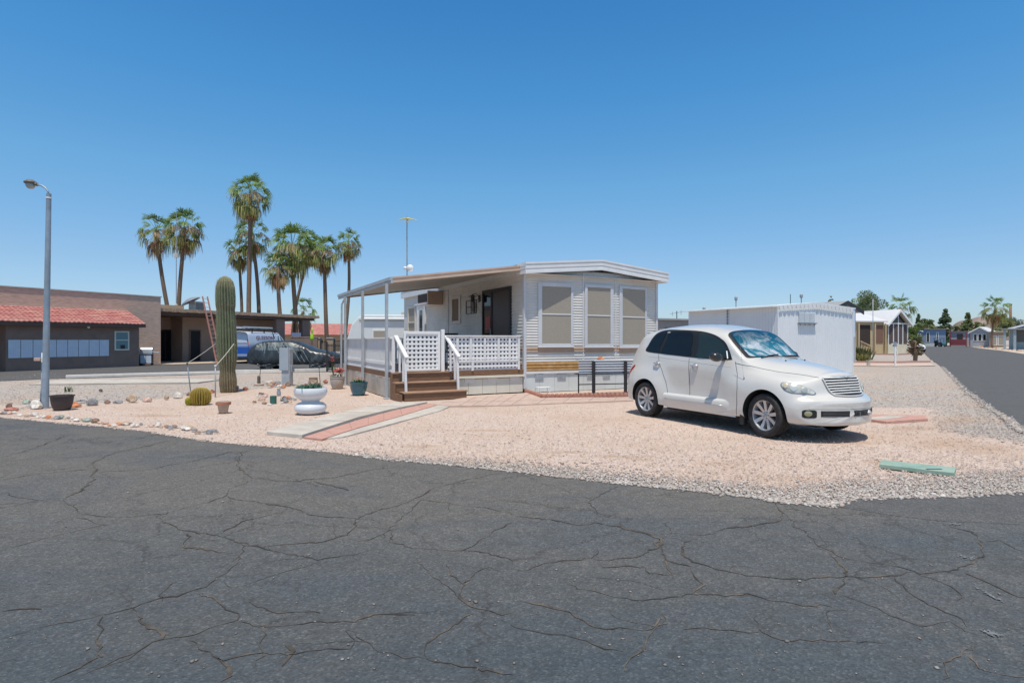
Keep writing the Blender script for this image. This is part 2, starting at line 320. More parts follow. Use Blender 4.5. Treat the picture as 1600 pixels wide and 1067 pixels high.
F4 = np.stack([idx[:-1,:-1], idx[:-1,1:], idx[1:,1:], idx[1:,:-1]], -1).reshape(-1, 4)
me = bpy.data.meshes.new('gravel_yard'); me.from_pydata(np.c_[P, hz-.012].tolist(), [], F4.tolist()); me.update()
at_ = me.attributes.new('grey', 'FLOAT', 'POINT'); at_.data.foreach_set('value', grey.astype(np.float32))
dirt = np.zeros(len(P))
for (dx_, dy_, sw, sh) in ((965,712,45,3.5),(1000,717,25,3),(880,705,60,2.5),(1480,692,55,9),(1430,668,60,5),(1540,700,40,8),(1380,720,50,4),(1260,745,60,3),(660,695,40,3),(760,672,50,2.5),(1130,722,60,3),(1500,655,30,6),(240,648,60,3),(1330,690,50,3)):
    dirt = np.maximum(dirt, np.exp(-((px_-dx_)/sw)**2-((py_-dy_)/sh)**2))
ad2 = me.attributes.new('dirt', 'FLOAT', 'POINT'); ad2.data.foreach_set('value', np.nan_to_num(dirt).astype(np.float32))
me.materials.append(M['pink']); me.polygons.foreach_set('use_smooth', [True]*len(me.polygons))
o = bpy.data.objects.new('gravel_yard', me); COL.objects.link(o); o['kind'] = 'structure'
# roads
M['asph'] = asphalt_mat('old_asphalt', (.072,.078,.082), (.66,.84,.98), .55, .8)
M['asph2'] = asphalt_mat('newer_asphalt', (.104,.101,.098), (.88,.9,.92), 0)
fore = jag(edge, .07, .022, 3) + [(30, -30), (-40, -30), (-40, edge[0][1])]
poly_obj('road', fore, .006, M['asph'])
dr = (.572, .82)
pr = g(1600, 676.7); pr2 = (pr[0]-6*.697/1.22-0.2, pr[1]-6/1.22)
left_e = jag([redge[0]]+redge[1:]+[g(1680, 735)], .12, .03, 5)
far_r = [g(1505.5,539.6), g(1530,543), g(1565,546.8), g(1600,552), (54+8,60-11), (40, 18), (30, -28), (12,-28)]
side = left_e + [g(1600,822), (12, -28)][:1] + [(16, 2)] + [(30, -5)] + far_r[::-1][2:]
poly_obj('side_road', side, .0095, M['asph2'])
apron = [g(1297,792.6), g(1380,803.5), g(1450,812), g(1600,823), g(1760,838), (16,4.0), (16,6.2), g(1750,762), g(1600,769.6), g(1500,777), g(1400,778), g(1325,781.6)]
poly_obj('road_apron', jag(apron+[apron[0]], .15, .012, 8)[:-1], .0078, M['asph2'])
cross = [g(1437,540.7), (76, 128), (40, 138), (42, 150), (140, 150), (140, 128), g(1505.5, 539.7)]
poly_obj('cross_street', cross, .001, M['asph2'])
# cracks traced from the photograph, ribbons lying on the asphalt
CR4 = """800,75 750,95 740,130 755,160 800,178 900,187 1000,178 1150,155 1300,132|770,82 640,115 500,142 400,152 290,160|540,55 430,80 330,105 290,130 285,160 295,178 250,215 210,238 130,245 60,262 0,268|340,30 200,45 150,68 90,85 30,105 0,112|320,105 200,110 100,117 0,125|0,182 100,165 280,150|0,222 60,235 130,245|210,238 235,262 240,290 300,295 400,300 490,293 570,272 650,248 700,235 710,215 790,180|700,235 800,252 900,268 1000,290 1110,305 1190,275 1290,245 1350,210 1450,180 1530,165 1600,160|490,293 540,322 620,345 700,350 740,375 800,390 900,415 1000,432 1100,420 1200,400|700,345 760,315 850,290 890,278|1110,305 1100,335 1080,355 1020,372 950,385 820,390|1090,365 1150,370 1200,345 1240,310 1290,270 1310,245 1380,250 1450,262 1530,270 1600,290|1220,345 1225,375 1260,395 1340,400 1440,405 1520,415 1600,445|1600,315 1540,345 1490,375 1440,405|0,400 60,385 150,360 260,335 340,320|740,375 745,420 710,455 670,490 640,520 560,540 490,548 410,580 300,605 180,632 90,650 0,680|0,593 60,583 130,587|315,610 295,660 295,735 240,765 160,810|400,585 430,615 490,645 520,680 440,715 330,755 210,814|520,680 620,670 690,645 750,625 730,590 690,560 610,538|580,685 630,715 680,760 690,814|690,508 710,525 760,515 830,490 900,465 1000,440|750,625 800,640 900,640 1000,628 1120,628 1210,605 1300,605|770,560 830,585 870,600 1000,600|680,745 780,725 900,725 1000,710 1110,690 1080,655|1080,655 1160,685 1180,722 1250,725 1340,740 1450,760 1600,790|1400,445 1410,480 1450,500 1490,470 1530,455 1600,460|1460,500 1450,545 1480,575 1560,595 1600,598|1340,740 1350,690 1400,640 1480,600|1300,430 1340,460 1360,500 1430,545|590,350 580,390 690,410 740,410|500,560 510,530 550,500|820,640 815,700 825,740 800,775|240,300 330,325|980,185 1090,215|880,770 900,730 890,700"""
CR5 = """330,200 280,225 245,250 285,275 280,312|0,290 100,305 200,320 280,315 350,325 430,345 470,365 460,400 480,450 500,490|460,352 520,352 590,362 680,335 760,320 830,310 850,285 825,255|850,285 880,320 930,355 985,400 1050,430 1150,450 1270,475 1380,470 1450,440 1475,410 1478,375 1440,345 1350,325 1290,300|590,362 530,378 525,410 555,440 640,462 740,485 880,490 1050,487 1200,485 1270,475|985,410 1030,450 1040,500 1010,540|460,365 430,400 380,428 270,435 160,438 50,465 0,462|1270,475 1340,510 1390,540 1390,560|1410,475 1480,500 1560,535 1600,550|480,430 560,450 600,510 560,540|230,490 330,500 400,500 460,520 470,530|280,455 410,455 415,475 500,480|180,510 300,535 380,550 450,545 560,540 680,550 740,535 800,555 880,570 1000,580|1030,545 1100,570 1200,610 1290,640 1350,620 1420,655 1500,680|1010,660 1020,600 1050,590|0,640 100,660 250,690 350,720|540,650 700,660 870,680 980,680 1080,690 1170,695|1480,375 1520,370 1600,405|1190,485 1240,530 1330,590 1420,640|850,270 900,275|20,560 150,600 260,640 420,650 460,605|1430,730 1460,770 1600,800|350,780 420,690 470,600|1350,810 1370,740 1440,700"""
def ribbons(specs, z, wmin, wmax, seed):
    rs = np.random.RandomState(seed); mb = MB()
    for txt, ox, oy in specs:
        for ln in txt.split('|'):
            pp = [tuple(map(float, q.split(','))) for q in ln.split()]; pp = [(ox+a/2, oy+b/2) for a, b in pp]
            G = [np.array(g(*p)) for p in pp]; pts = []; ph = np.zeros(2)
            for a, b in zip(G[:-1], G[1:]):
                n = max(2, int(np.hypot(*(b-a))/.035))
                for i in range(n):
                    ph = ph*.84 + rs.randn(2)*.010; pts.append(a+(b-a)*i/n+ph+rs.randn(2)*.0035)
            pts.append(G[-1]); pts = np.array(pts); W = rs.uniform(wmin, wmax)
            d = np.gradient(pts, axis=0); d /= np.linalg.norm(d, axis=1)[:,None]+1e-9; nn = np.c_[-d[:,1], d[:,0]]
            k = len(pts); t = np.linspace(0, 1, k); w = W*(.45+.9*np.abs(np.interp(t*k/6, np.arange(k//6+3), rs.randn(k//6+3))))*np.minimum(1, 6*np.minimum(t, 1-t)+.3)
            w = np.clip(w*(.55+.9*rs.rand(k)), .002, .026); L_ = pts+nn*w[:,None]/2; R_ = pts-nn*w[:,None]/2
            vs = [(x, y, z) for x, y in L_]+[(x, y, z) for x, y in R_]
            mb.add(vs, [(k+i, k+i+1, i+1, i) for i in range(k-1)])
            for q in range(int(k*.035/.8)):      # short side cracks
                i0 = rs.randint(0, k); p = pts[i0].copy(); an = rs.uniform(0, 6.28); m_ = rs.randint(4, 14); br = [p.copy()]
                for _ in range(m_): an += rs.randn()*.35; p = p+np.array([math.cos(an), math.sin(an)])*.028; br.append(p.copy())
                br = np.array(br); dd = np.gradient(br, axis=0); dd /= np.linalg.norm(dd, axis=1)[:,None]+1e-9; nb = np.c_[-dd[:,1], dd[:,0]]; wb_ = (.003*(1-np.linspace(0,1,len(br)))+.0012)[:,None]/2; kk = len(br)
                mb.add([(x, y, z-.0004) for x, y in br+nb*wb_]+[(x, y, z-.0004) for x, y in br-nb*wb_], [(kk+i, kk+i+1, i+1, i) for i in range(kk-1)])
    return mb
M['crack'] = mat('crack_grit', (.046,.040,.034), .95, var=.3, vs=15, c2=(.13,.105,.08), c2s=4.5, c2t=(.45,.62))
cr = ribbons([(CR4, 0, 660), (CR5, 800, 660)], .0095, .005, .0105, 4).build('road_cracks', M['crack']); cr['kind'] = 'structure'
# faint white scuffs and the pale line along the seam of the apron
M['scuff'] = mat('chalky_scuff', (.20,.21,.22), .9, var=.3, vs=60, c2=(.11,.115,.12), c2s=40, c2t=(.4,.6))
mb = MB()
for (px, py, a, b, r) in [(1490,820.5,.085,.022,.1),(1510,873,.075,.018,.05),(1547,932,.018,.05,.2),(1550,993,.05,.018,-.1)]:
    c = g(px, py); rq = np.random.RandomState(int(px))
    for q in range(70):
        u, v = rq.randn()*.45, rq.randn()*.45; x, y, s_ = c[0]+a*1.3*u, c[1]+b*3*v+a*r*u, rq.uniform(.003,.011)*(1.3-min(1,abs(u)+abs(v)))
        mb.add([(x+s_*math.cos(t+q)*rq.uniform(.6,1.4), y+s_*math.sin(t+q)*rq.uniform(.6,1.4), .0132+q*1e-6) for t in (0,1.2,2.5,3.8,5)], [(0,1,2,3,4)])
tag(mb.build('paint_scuffs', M['scuff']), kind='structure')
# ------------------------------------------------------------------ loose stones (meshed)
def stones(name, pts, sizes, cols, flat=.6, seed=0, z0=0.0, label=None):
    rs = np.random.RandomState(seed); n = len(pts)
    base = np.array([[1,0,0],[.31,.95,0],[-.81,.59,0],[-.81,-.59,0],[.31,-.95,0],[.5,.3,.75],[-.45,.45,.8],[-.1,-.6,.72],[0,0,-.5]])
    fa = np.array([[0,1,5],[1,6,5],[1,2,6],[2,3,6],[3,7,6],[3,4,7],[4,0,5],[4,5,7],[5,6,7],[1,0,8],[2,1,8],[3,2,8],[4,3,8],[0,4,8]])
    V = np.repeat(base[None], n, 0)*(1+rs.uniform(-.28,.28,(n,9,1)))
    V *= np.stack([sizes, sizes*rs.uniform(.6,1,n), sizes*rs.uniform(.35,.85,n)*flat/.6], 1)[:,None]/2
    a = rs.uniform(0, 2*math.pi, n); c, s = np.cos(a)[:,None], np.sin(a)[:,None]
    x = V[...,0]*c-V[...,1]*s; y = V[...,0]*s+V[...,1]*c
    V = np.stack([x+pts[:,0,None], y+pts[:,1,None], V[...,2]+z0+sizes[:,None]*.05], -1)
    me = bpy.data.meshes.new(name); FA = (fa[None]+9*np.arange(n)[:,None,None]).reshape(-1,3)
    me.vertices.add(n*9); me.vertices.foreach_set('co', V.astype(np.float32).ravel())
    me.loops.add(len(FA)*3); me.loops.foreach_set('vertex_index', FA.astype(np.int32).ravel())
    me.polygons.add(len(FA)); me.polygons.foreach_set('loop_start', np.arange(0, len(FA)*3, 3, dtype=np.int32)); me.update(calc_edges=True)
    ca = me.color_attributes.new('Col', 'FLOAT_COLOR', 'POINT')
    C = np.repeat(np.c_[cols, np.ones(n)][:,None], 9, 1); ca.data.foreach_set('color', C.astype(np.float32).ravel())
    me.materials.append(M['stone']); o = bpy.data.objects.new(name, me); COL.objects.link(o); return o
M['stone'] = attr_mat('stone', rough=.9)
def pick(cols, n, rs, jit=.12):
    wts = np.array([c[0] for c in cols]); C = np.array([c[1] for c in cols]); C = C*.7+.3*(C*wts[:,None]).sum(0)/wts.sum(); return C[rs.choice(len(cols), n, p=wts/wts.sum())]*(1+rs.uniform(-jit, jit, (n,1)))
def in_fore(P):   # on asphalt?
    yy = np.interp(P[:,0], [p[0] for p in edge], [p[1] for p in edge]); return P[:,1] < yy
rs = np.random.RandomState(11)
# pebbles over the near yard, denser near the road edge
n = 90000; PX = rs.uniform(0, 1600, n*3); u = rs.uniform(0, 1, n*3); PY = 560 + 245*u**.62
Q = np.c_[(PX-CX)/F*(H*F/(PY-YH)), H*F/(PY-YH)]
gv = np.zeros(len(Q))
iy = np.clip(((Q[:,1]-3.5)/(48-3.5)*(ny-1)).astype(int), 0, ny-1); ix = np.clip(((Q[:,0]+34)/74*(nx-1)).astype(int), 0, nx-1)
gv = grey.reshape(ny, nx)[iy, ix]
ok = ~in_fore(Q) & (Q[:,1] < 24)
onr = np.interp(Q[:,1], [p[1] for p in redge][::-1], [p[0] for p in redge][::-1], left=99) < Q[:,0]
ok &= ~onr
keep = rs.rand(len(Q)) < np.where(gv > .4, .5, .17); ok &= keep
Q = Q[ok][:n]; gv = gv[ok][:n]; isg = rs.rand(len(Q)) < gv
cols = np.where(isg[:,None], pick(GREY, len(Q), rs)*1.05, pick(PINK, len(Q), rs)*1.05)
sz = np.where(isg, rs.gamma(5, .0036, len(Q)), rs.gamma(5, .0024, len(Q)))+.005
tag(stones('gravel', Q, sz, cols, seed=2), kind='stuff', label='loose pink and grey gravel covering the yard')
# gravel spilled along the asphalt edge
n = 2600; t = rs.uniform(0, len(edge)-1.001, n); i = t.astype(int); E_ = np.array(edge); B = E_[i]+(E_[i+1]-E_[i])*(t-i)[:,None]
B[:,1] += -np.abs(rs.randn(n))*.035+.03; B[:,0] += rs.randn(n)*.02
pxs = CX+F*B[:,0]/B[:,1]; ig = (pxs > 560) | (rs.rand(n) < .25)
tag(stones('edge_gravel', B, rs.gamma(4, .006, n)+.006, np.where(ig[:,None], pick(GREY, n, rs), pick(PINK, n, rs)), seed=3, z0=.008), kind='stuff', label='gravel spilled over the broken edge of the asphalt')
n = 420; PX = rs.uniform(-50, 1650, n); PY = 700+360*rs.rand(n)**1.1
Q = np.array([g(a, b) for a, b in zip(PX, PY)]); ok = in_fore(Q); Q = Q[ok]
tag(stones('road_grit', Q, rs.gamma(3, .0028, len(Q))+.003, pick(GREY, len(Q), rs)*.6, seed=4, z0=.008), kind='stuff', label='tiny stones scattered over the cracked asphalt')
n = 2600; t = rs.uniform(2, len(redge)-1.001, n); i = t.astype(int); E_ = np.array(redge); B = E_[i]+(E_[i+1]-E_[i])*(t-i)[:,None]
B[:,0] += rs.randn(n)*.05; ok = B[:,1] < 30; B = B[ok]
tag(stones('kerbside_gravel', B, rs.gamma(4, .007, len(B))+.008, pick(GREY, len(B), rs), seed=5, z0=.01), kind='stuff', label='gravel along the ragged edge of the side street')
# left: parking asphalt in front of the brown building, kerb, pads
lot = [g(-400,606), g(-60,597.5), g(0,595), g(103,591.2), g(230,587.2), g(346,584), g(540,580.5), (-6,30), (-4,60), (-60,60), (-60,20)]
poly_obj('parking_lot', lot, .004, M['asph2'])
# ------------------------------------------------------------------ the park-model home, local frame: x along the end wall, y back along the side wall
TH = math.atan2(.475, .88); C0 = (.33, 15.4)
def hw(x, y): return (C0[0]+.88*x-.475*y, C0[1]+.475*x+.88*y)
home = thing('mobile_home', 'white ribbed mobile home with three tan screened windows and a low gabled roof', 'mobile home', (C0[0], C0[1], 0), TH)
def lap_wall(A, B, z0, z1, pitch=.075, out=.024, wave=False):
    """siding between two plan points (outside on the right of A->B), profile in z"""
    mb = MB(); dx, dy = B[0]-A[0], B[1]-A[1]; L = math.hypot(dx, dy); nx_, ny_ = dy/L, -dx/L
    n = int(round((z1-z0)/pitch)); pf = []
    for i in range(n):
        z = z0+(z1-z0)*i/n; p = (z1-z0)/n
        pf += [(out, z+.001), (out*.92, z+p*.25), (out*.15, z+p*.8), (0, z+p*.97)]
    vs = []
    for q in (A, B): vs += [(q[0]+nx_*o_, q[1]+ny_*o_, z) for o_, z in pf]
    k = len(pf); mb.add(vs, [(i, k+i, k+i+1, i+1) for i in range(k-1)])
    return mb
P0, P1, P2, P3 = (0, 0), (1.79, -.2), (2.94, -.2), (4.69, 0)
WT = 3.2
skz = .53
def facet(A, B):
    d = Vector((B[0]-A[0], B[1]-A[1])); return d.length, math.atan2(d.y, d.x)
mb = MB()
for A, B in ((P0, P1), (P1, P2), (P2, P3)): w_ = lap_wall(A, B, skz, WT+.15); mb.add(w_.v, w_.f)
mb.build('end_wall_siding', M['siding'], home)
w_ = lap_wall((0, 10.5), (0, 0), skz, WT+.1, .088, .016); w_.build('side_wall_siding', M['siding'], home)
core = MB(); core.box(.03, 4.66, .03, 10.47, .1, WT); core.prism([(0.01,.005),(1.79,-.19),(2.94,-.19),(4.68,.005),(4.68,.1),(.01,.1)], .0, WT+.05); core.build('wall', M['siding'], home)
# coloured bands below the windows, 8 mm proud
for (za, zb, m_, nm) in ((1.09, 1.235, 'band_brown', 'tan_stripe'), (.585, .82, 'band_orange', 'orange_stripe')):
    mb = MB()
    for A, B in ((P0, P1), (P1, P2), (P2, P3)):
        n = max(1, round((zb-za)/.075)); q = lap_wall(A, B, za, zb, (zb-za)/n, .017); d = Vector((B[0]-A[0], B[1]-A[1])).normalized()
        mb.add([(v[0]+d.y*.020, v[1]-d.x*.020, v[2]) for v in q.v], q.f)
    q = lap_wall((0, .55), (0, 0), za, zb, .08, .018); mb.add([(v[0]-.012, v[1], v[2]) for v in q.v], q.f)
    mb.build(nm, M[m_], home)
# corner posts and panel seams
mb = MB(); mb.box(-.035, .045, -.05, .045, .1, WT+.12); mb.build('corner_trim', M['trim'], home, bevel=.006)
mb = MB(); mb.box(4.65, 4.73, -.045, .04, .1, WT+.12); mb.build('corner_trim', M['trim'], home, bevel=.006)
for q in (P1, P2):
    mb = MB(); mb.box(q[0]-.022, q[0]+.022, q[1]-.03, q[1], .62, WT+.1); mb.build('seam_trim', M['trim'], home, bevel=.004)
# windows on the facets, from the photograph's columns
def W(p): return hw(*p)
for (xa, xb, ga, gb, A, B, yt, ybm, ymid, gt) in ((840,894.8,846,891,P0,P1,442,541,491,448),(907,957,912,952.5,P1,P2,445,541.5,493,449.5),(966.6,1009,971,1006.4,P2,P3,448,542,495.5,452)):
    t0, Y0 = on_line(xa, W(A), W(B)); t1, Y1 = on_line(xb, W(A), W(B)); a0, _ = on_line(ga, W(A), W(B)); a1, _ = on_line(gb, W(A), W(B))
    Ym = (Y0+Y1)/2-.05; zt, zb, zm, zg = zat(yt, Ym), zat(ybm, Ym), zat(ymid, Ym), zat(gt, Ym); L_, an = facet(A, B)
    if A == P1: t0, t1, a0, a1 = max(t0,.04), min(t1, L_-.035), max(a0,.13), min(a1, L_-.12)
    def loc(mb_, nm, m_, par, bv=0):
        o = mb_.build(nm, m_, par, bevel=bv); o.location = (A[0], A[1], 0); o.rotation_euler = (0, 0, an); return o
    fr = MB(); fr.box(t0, a0, -.055, 0, zb, zt); fr.box(a1, t1, -.055, 0, zb, zt); fr.box(a0, a1, -.055, 0, zg, zt); fr.box(a0, a1, -.055, 0, zb, zb+.07)
    wo = loc(fr, 'window', M['trim'], home, .008)
    def sub(mb_, nm, m_, bv=0):
        o = mb_.build(nm, m_, wo, bevel=bv); return o
    sc = MB(); sc.box(a0+.002, a1-.002, -.036, -.004, zb+.072, zg-.002); sub(sc, 'sun_screen', M['shade_screen'])
    ra = MB(); ra.box(a0+.003, a1-.003, -.048, -.037, zm-.014, zm+.014); sub(ra, 'rail', M['white'])
    si = MB(); si.box(t0-.015, t1+.015, -.085, -.002, zb-.03, zb-.002); sub(si, 'sill', M['white'], .004)
    ba = MB(); ba.box(t0+.0, t1-.0, -.046, -.002, zb-.165, zb-.034); sub(ba, 'apron_board', M['band_brown'])
# skirting
mb = MB()
for A, B in ((P0, P1), (P1, P2), (P2, P3)):
    L_, an = facet(A, B); n = max(2, round(L_/.42))
    for i in range(n):
        d = Vector((math.cos(an), math.sin(an))); a = Vector(A)+d*(L_*i/n+.003); b_ = Vector(A)+d*(L_*(i+1)/n-.003); nn = Vector((d.y, -d.x))
        mb.prism([tuple(a+nn*.012), tuple(b_+nn*.012), tuple(b_), tuple(a)], 0, skz-.03)
mb.build('skirting', M['skirt_white'], home)
mb = MB()
for A, B in ((P0, P1), (P1, P2), (P2, P3)):
    L_, an = facet(A, B); d = Vector((math.cos(an), math.sin(an))); nn = Vector((d.y, -d.x)); a, b_ = Vector(A), Vector(B)
    mb.prism([tuple(a+nn*.045), tuple(b_+nn*.045), tuple(b_), tuple(a)], skz-.028, skz+.03)
mb.build('base_rail', M['white'], home)
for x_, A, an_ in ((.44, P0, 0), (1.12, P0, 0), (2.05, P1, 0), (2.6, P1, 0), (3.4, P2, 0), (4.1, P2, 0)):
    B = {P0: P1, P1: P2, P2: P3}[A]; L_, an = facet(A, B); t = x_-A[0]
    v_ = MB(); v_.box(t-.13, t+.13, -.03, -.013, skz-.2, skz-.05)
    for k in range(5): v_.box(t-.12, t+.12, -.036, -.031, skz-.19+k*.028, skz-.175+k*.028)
    o = v_.build('skirt_shade_plate', M['post'], home); o.location = (A[0], A[1], 0); o.rotation_euler = (0, 0, an)  # added slatted plates standing in for tab shadows on the skirting
# roof fascia: ribbed gable board over a roof slab
def zr(x): return 3.70-abs(x-2.35)*.092
def fasc(mb, xa, xb, yo, zo0, zo1):
    mb.add([(xa, yo, zr(xa)+zo0), (xb, yo, zr(xb)+zo0), (xb, yo, zr(xb)+zo1), (xa, yo, zr(xa)+zo1), (xa, yo+.03, zr(xa)+zo0), (xb, yo+.03, zr(xb)+zo0), (xb, yo+.03, zr(xb)+zo1), (xa, yo+.03, zr(xa)+zo1)],
           [(0,1,2,3),(5,4,7,6),(3,2,6,7),(1,0,4,5),(0,3,7,4),(2,1,5,6)])
mb = MB()
for xa, xb in ((-.16, 2.35), (2.35, 4.87)):
    for k, (a_, b_, o_) in enumerate(((-.30,-.235,.0),(-.235,-.165,.014),(-.165,-.095,.004),(-.095,-.05,.018),(-.05,.0,-.006))): fasc(mb, xa, xb, -.37+o_, a_, b_)
mb.build('fascia', M['white'], home)
mb = MB()
for k, (a_, b_, o_) in enumerate(((-.30,-.235,.0),(-.235,-.165,.014),(-.165,-.095,.004),(-.095,.0,.0))):
    mb.box(4.84-o_, 4.87-o_, -.34, 10.6, 3.47+a_, 3.47+b_); mb.box(-.16+o_, -.13+o_, -.34, 0.12, 3.47+a_, 3.47+b_)
mb.box(-.13, .0, .12, 10.6, 3.2, 3.44)
mb.build('eave_trim', M['white'], home)
mb = MB(); mb.add([(-.14,-.36,zr(-.14)-.012),(2.35,-.36,zr(2.35)-.012),(4.85,-.36,zr(4.85)-.012),(-.14,10.6,zr(-.14)-.012),(2.35,10.6,zr(2.35)-.012),(4.85,10.6,zr(4.85)-.012)], [(0,1,4,3),(1,2,5,4)])
mb.build('roof', M['white_b'], home)
mb = MB(); mb.add([(-.13,-.34,3.19),(4.84,-.34,3.19),(4.84,.4,3.19),(-.13,.4,3.19)], [(0,3,2,1)]); mb.build('soffit', M['white'], home)
mb = MB(); mb.prismy([(0,3.19),(4.69,3.19),(4.69,3.38),(2.35,3.62),(0,3.38)], 10.4, 10.46); mb.build('rear_gable', M['siding'], home)
# side wall: patio door
def sx(px): return on_line(px, C0, hw(0, 10))[0]
y0, y1 = sx(800), sx(755.5); zt = 2.93; dz = .66
mb = MB(); mb.box(-.06, 0, y0, y0+.10, dz, zt); mb.box(-.06, 0, y1-.06, y1, dz, zt); mb.box(-.06, 0, y0+.10, y1-.06, zt-.09, zt); mb.box(-.06, 0, y0+.1, y1-.06, dz, dz+.07)
ym = y0+(y1-y0)*.66; mb.box(-.055, -.01, ym-.035, ym+.035, dz+.07, zt-.09)
dr_ = mb.build('patio_door', M['black'], home, bevel=.006)
mb = MB(); mb.box(-.03, -.015, y0+.101, ym-.036, dz+.07, zt-.09); mb.build('glass_pane', mat('screen_door', (.045,.036,.033), .35), dr_)
mb = MB(); mb.box(-.028, -.012, ym+.036, y1-.061, dz+.07, zt-.09); mb.build('glass_pane', M['glass_dark'], dr_)
mb = MB(); mb.box(-.064, -.057, ym+.04, ym+.36, 1.72, 2.12); M['flag_red'] = mat('red_sign', (.42,.11,.10), .7, var=.5, vs=30); mb.build('door_sign', M['flag_red'], dr_)
mb = MB(); mb.box(-.075, -.061, ym+.0, ym+.03, 1.5, 1.75); mb.build('handle', M['steel'], dr_)
# small window
y0, y1 = sx(720.5), sx(706); z0, z1 = 1.97, 2.92
mb = MB(); mb.box(-.05, 0, y0, y0+.12, z0, z1); mb.box(-.05, 0, y1-.12, y1, z0, z1); mb.box(-.05, 0, y0+.12, y1-.12, z0, z0+.1); mb.box(-.05, 0, y0+.12, y1-.12, z1-.1, z1)
wo = mb.build('window', M['siding'], home, bevel=.006); mb = MB(); mb.box(-.02, -.005, y0+.121, y1-.121, z0+.1, z1-.1); mb.build('blind', mat('tan_blind', (.22,.15,.10), .7), wo)
# far windows and white entry door
y0, y1 = sx(650), sx(638.5); mb = MB(); z0, z1 = 1.55, 2.83
mb.box(-.05, 0, y0-.05, y0+.05, z0, z1); mb.box(-.05, 0, y1-.1, y1, z0, z1); mb.box(-.05, 0, y0+.05, y1-.1, z0, z0+.08); mb.box(-.05, 0, y0+.05, y1-.1, z1-.1, z1); mb.box(-.05, 0, y0+.05, y1-.1, 2.12, 2.17)
wo = mb.build('window', M['skirt_cream'], home); mb = MB(); mb.box(-.02, -.005, y0+.051, y1-.101, z0+.08, z1-.1); mb.build('blind', M['shade_screen'], wo)
y0, y1 = sx(666), sx(653.5)
mb = MB(); mb.box(-.07, 0, y0, y0+.09, .66, 2.95); mb.box(-.07, 0, y1-.09, y1, .66, 2.95); mb.box(-.07, 0, y0+.09, y1-.09, 2.86, 2.95); mb.box(-.05, 0, y0+.09, y1-.09, .66, 2.86)
wo = mb.build('entry_door', M['white'], home, bevel=.01); mb = MB(); mb.box(-.06, -.051, y0+.3, y1-.3, 1.7, 2.6); mb.build('door_window', M['glass_win'], wo)
# panel joint, wall lamp, framed ornament, corner cooler box
mb = MB(); mb.box(-.03, 0, sx(701)-.02, sx(701)+.02, .6, 3.2); mb.build('seam_trim', M['trim'], home)
lamp = MB(); yl_ = sx(750); lamp.lathe([(.05,0),(.05,.03)], (-.03, yl_, 2.68)); lamp.tube([(-.01,yl_,2.72),(-.12,yl_,2.85),(-.2,yl_,2.86),(-.24,yl_+.02,2.82)], .012); lamp.lathe([(.02,.16),(.05,.13),(.13,.1),(.14,.09)], (-.24, yl_+.02, 2.68), 12); lamp.lathe([(.05,-.06),(.065,0),(.06,.1)], (-.24, yl_+.02, 2.66), 10)
lamp.box(-.03, 0, yl_-.06, yl_+.06, 2.6, 2.82); lamp.build('porch_lamp', M['black'], home)
art = thing('wall_ornament', 'square black wire wall ornament beside the porch lamp and patio door', 'ornament', hw(-.03, sx(745.5)) + (2.27,), TH)
mb = MB(); a1 = sx(729.6)-sx(745.5); 
for z_ in (0, .21, .42): mb.bar((0,0,z_), (0,a1,z_), .02)
for y_ in (0, a1*.5, a1): mb.bar((0,y_,0), (0,y_,.42), .02)
mb.build('frame', M['black'], art)
mb = MB(); mb.lathe([(.09,0),(.1,.01),(.09,.02)], (-.01, 0, 0), 14); q = mb.v; mb.v = [(p[2]-.02, p[0]+a1*.25, p[1]+.3) for p in q]; mb.v += [(p[0], p[1], p[2]-.19) for p in list(mb.v)]; mb.f += [tuple(i+len(q) for i in f) for f in list(mb.f)]; mb.m = [0]*len(mb.f)
mb.build('disc', mat('bronze_disc', (.10,.075,.055), .5, .3), art)
y0, y1 = sx(692.5), sx(673); cb = thing('wall_cooler', 'brown window cooler jutting from the side wall under the awning', 'cooler', hw(-.02, y0)+(2.72,), TH)
dy = y1-y0
mb = MB(); mb.box(-.5, 0, .09, dy, .06, .40); mb.build('housing', mat('brown_box', (.16,.10,.08), .6), cb, bevel=.01)
mb = MB(); mb.box(-.56, 0, 0, .085, -.03, .46); mb.build('side_panel', M['orange_awn'], cb, bevel=.008)
mb = MB(); 
for k in range(7): mb.box(-.512, -.501, .12, dy-.04, .09+k*.042, .108+k*.042)
mb.build('louvre', M['dark'], cb); mb = MB(); mb.box(-.55, 0, .09, dy+.3, .0, .055); mb.build('shelf', M['white'], cb)
# ------------------------------------------------------------------ awning over the deck
aw = thing('patio_awning', 'long sloping patio awning with peach edging on pale posts beside the home', 'awning', (C0[0], C0[1], 0), TH)
X1, ZA, ZB = -3.66, 3.36, 2.84
def aze(x): return ZB+(x-X1)/(-X1)*(ZA-ZB)
mb = MB(); n = 24
for i in range(n):
    a, b_ = 6.0*i/n, 6.0*(i+1)/n
    mb.add([(X1+.02, a+.004, aze(X1)), (X1+.02, b_-.012, aze(X1)), (-.005, b_-.012, aze(0)-.02), (-.005, a+.004, aze(0)-.02), (X1+.02, a+.004, aze(X1)+.05), (X1+.02, b_-.012, aze(X1)+.05), (-.005, b_-.012, aze(0)+.03), (-.005, a+.004, aze(0)+.03)],
           [(0,1,2,3),(7,6,5,4),(0,4,5,1),(2,6,7,3),(1,5,6,2),(3,7,4,0)])
    mb.add([(X1+.03, b_-.03, aze(X1)-.018), (X1+.03, b_-.0, aze(X1)-.018), (-.01, b_, aze(0)-.04), (-.01, b_-.03, aze(0)-.04)], [(0,1,2,3)])
mb.build('roof_pan', M['pan'], aw)
mb = MB()
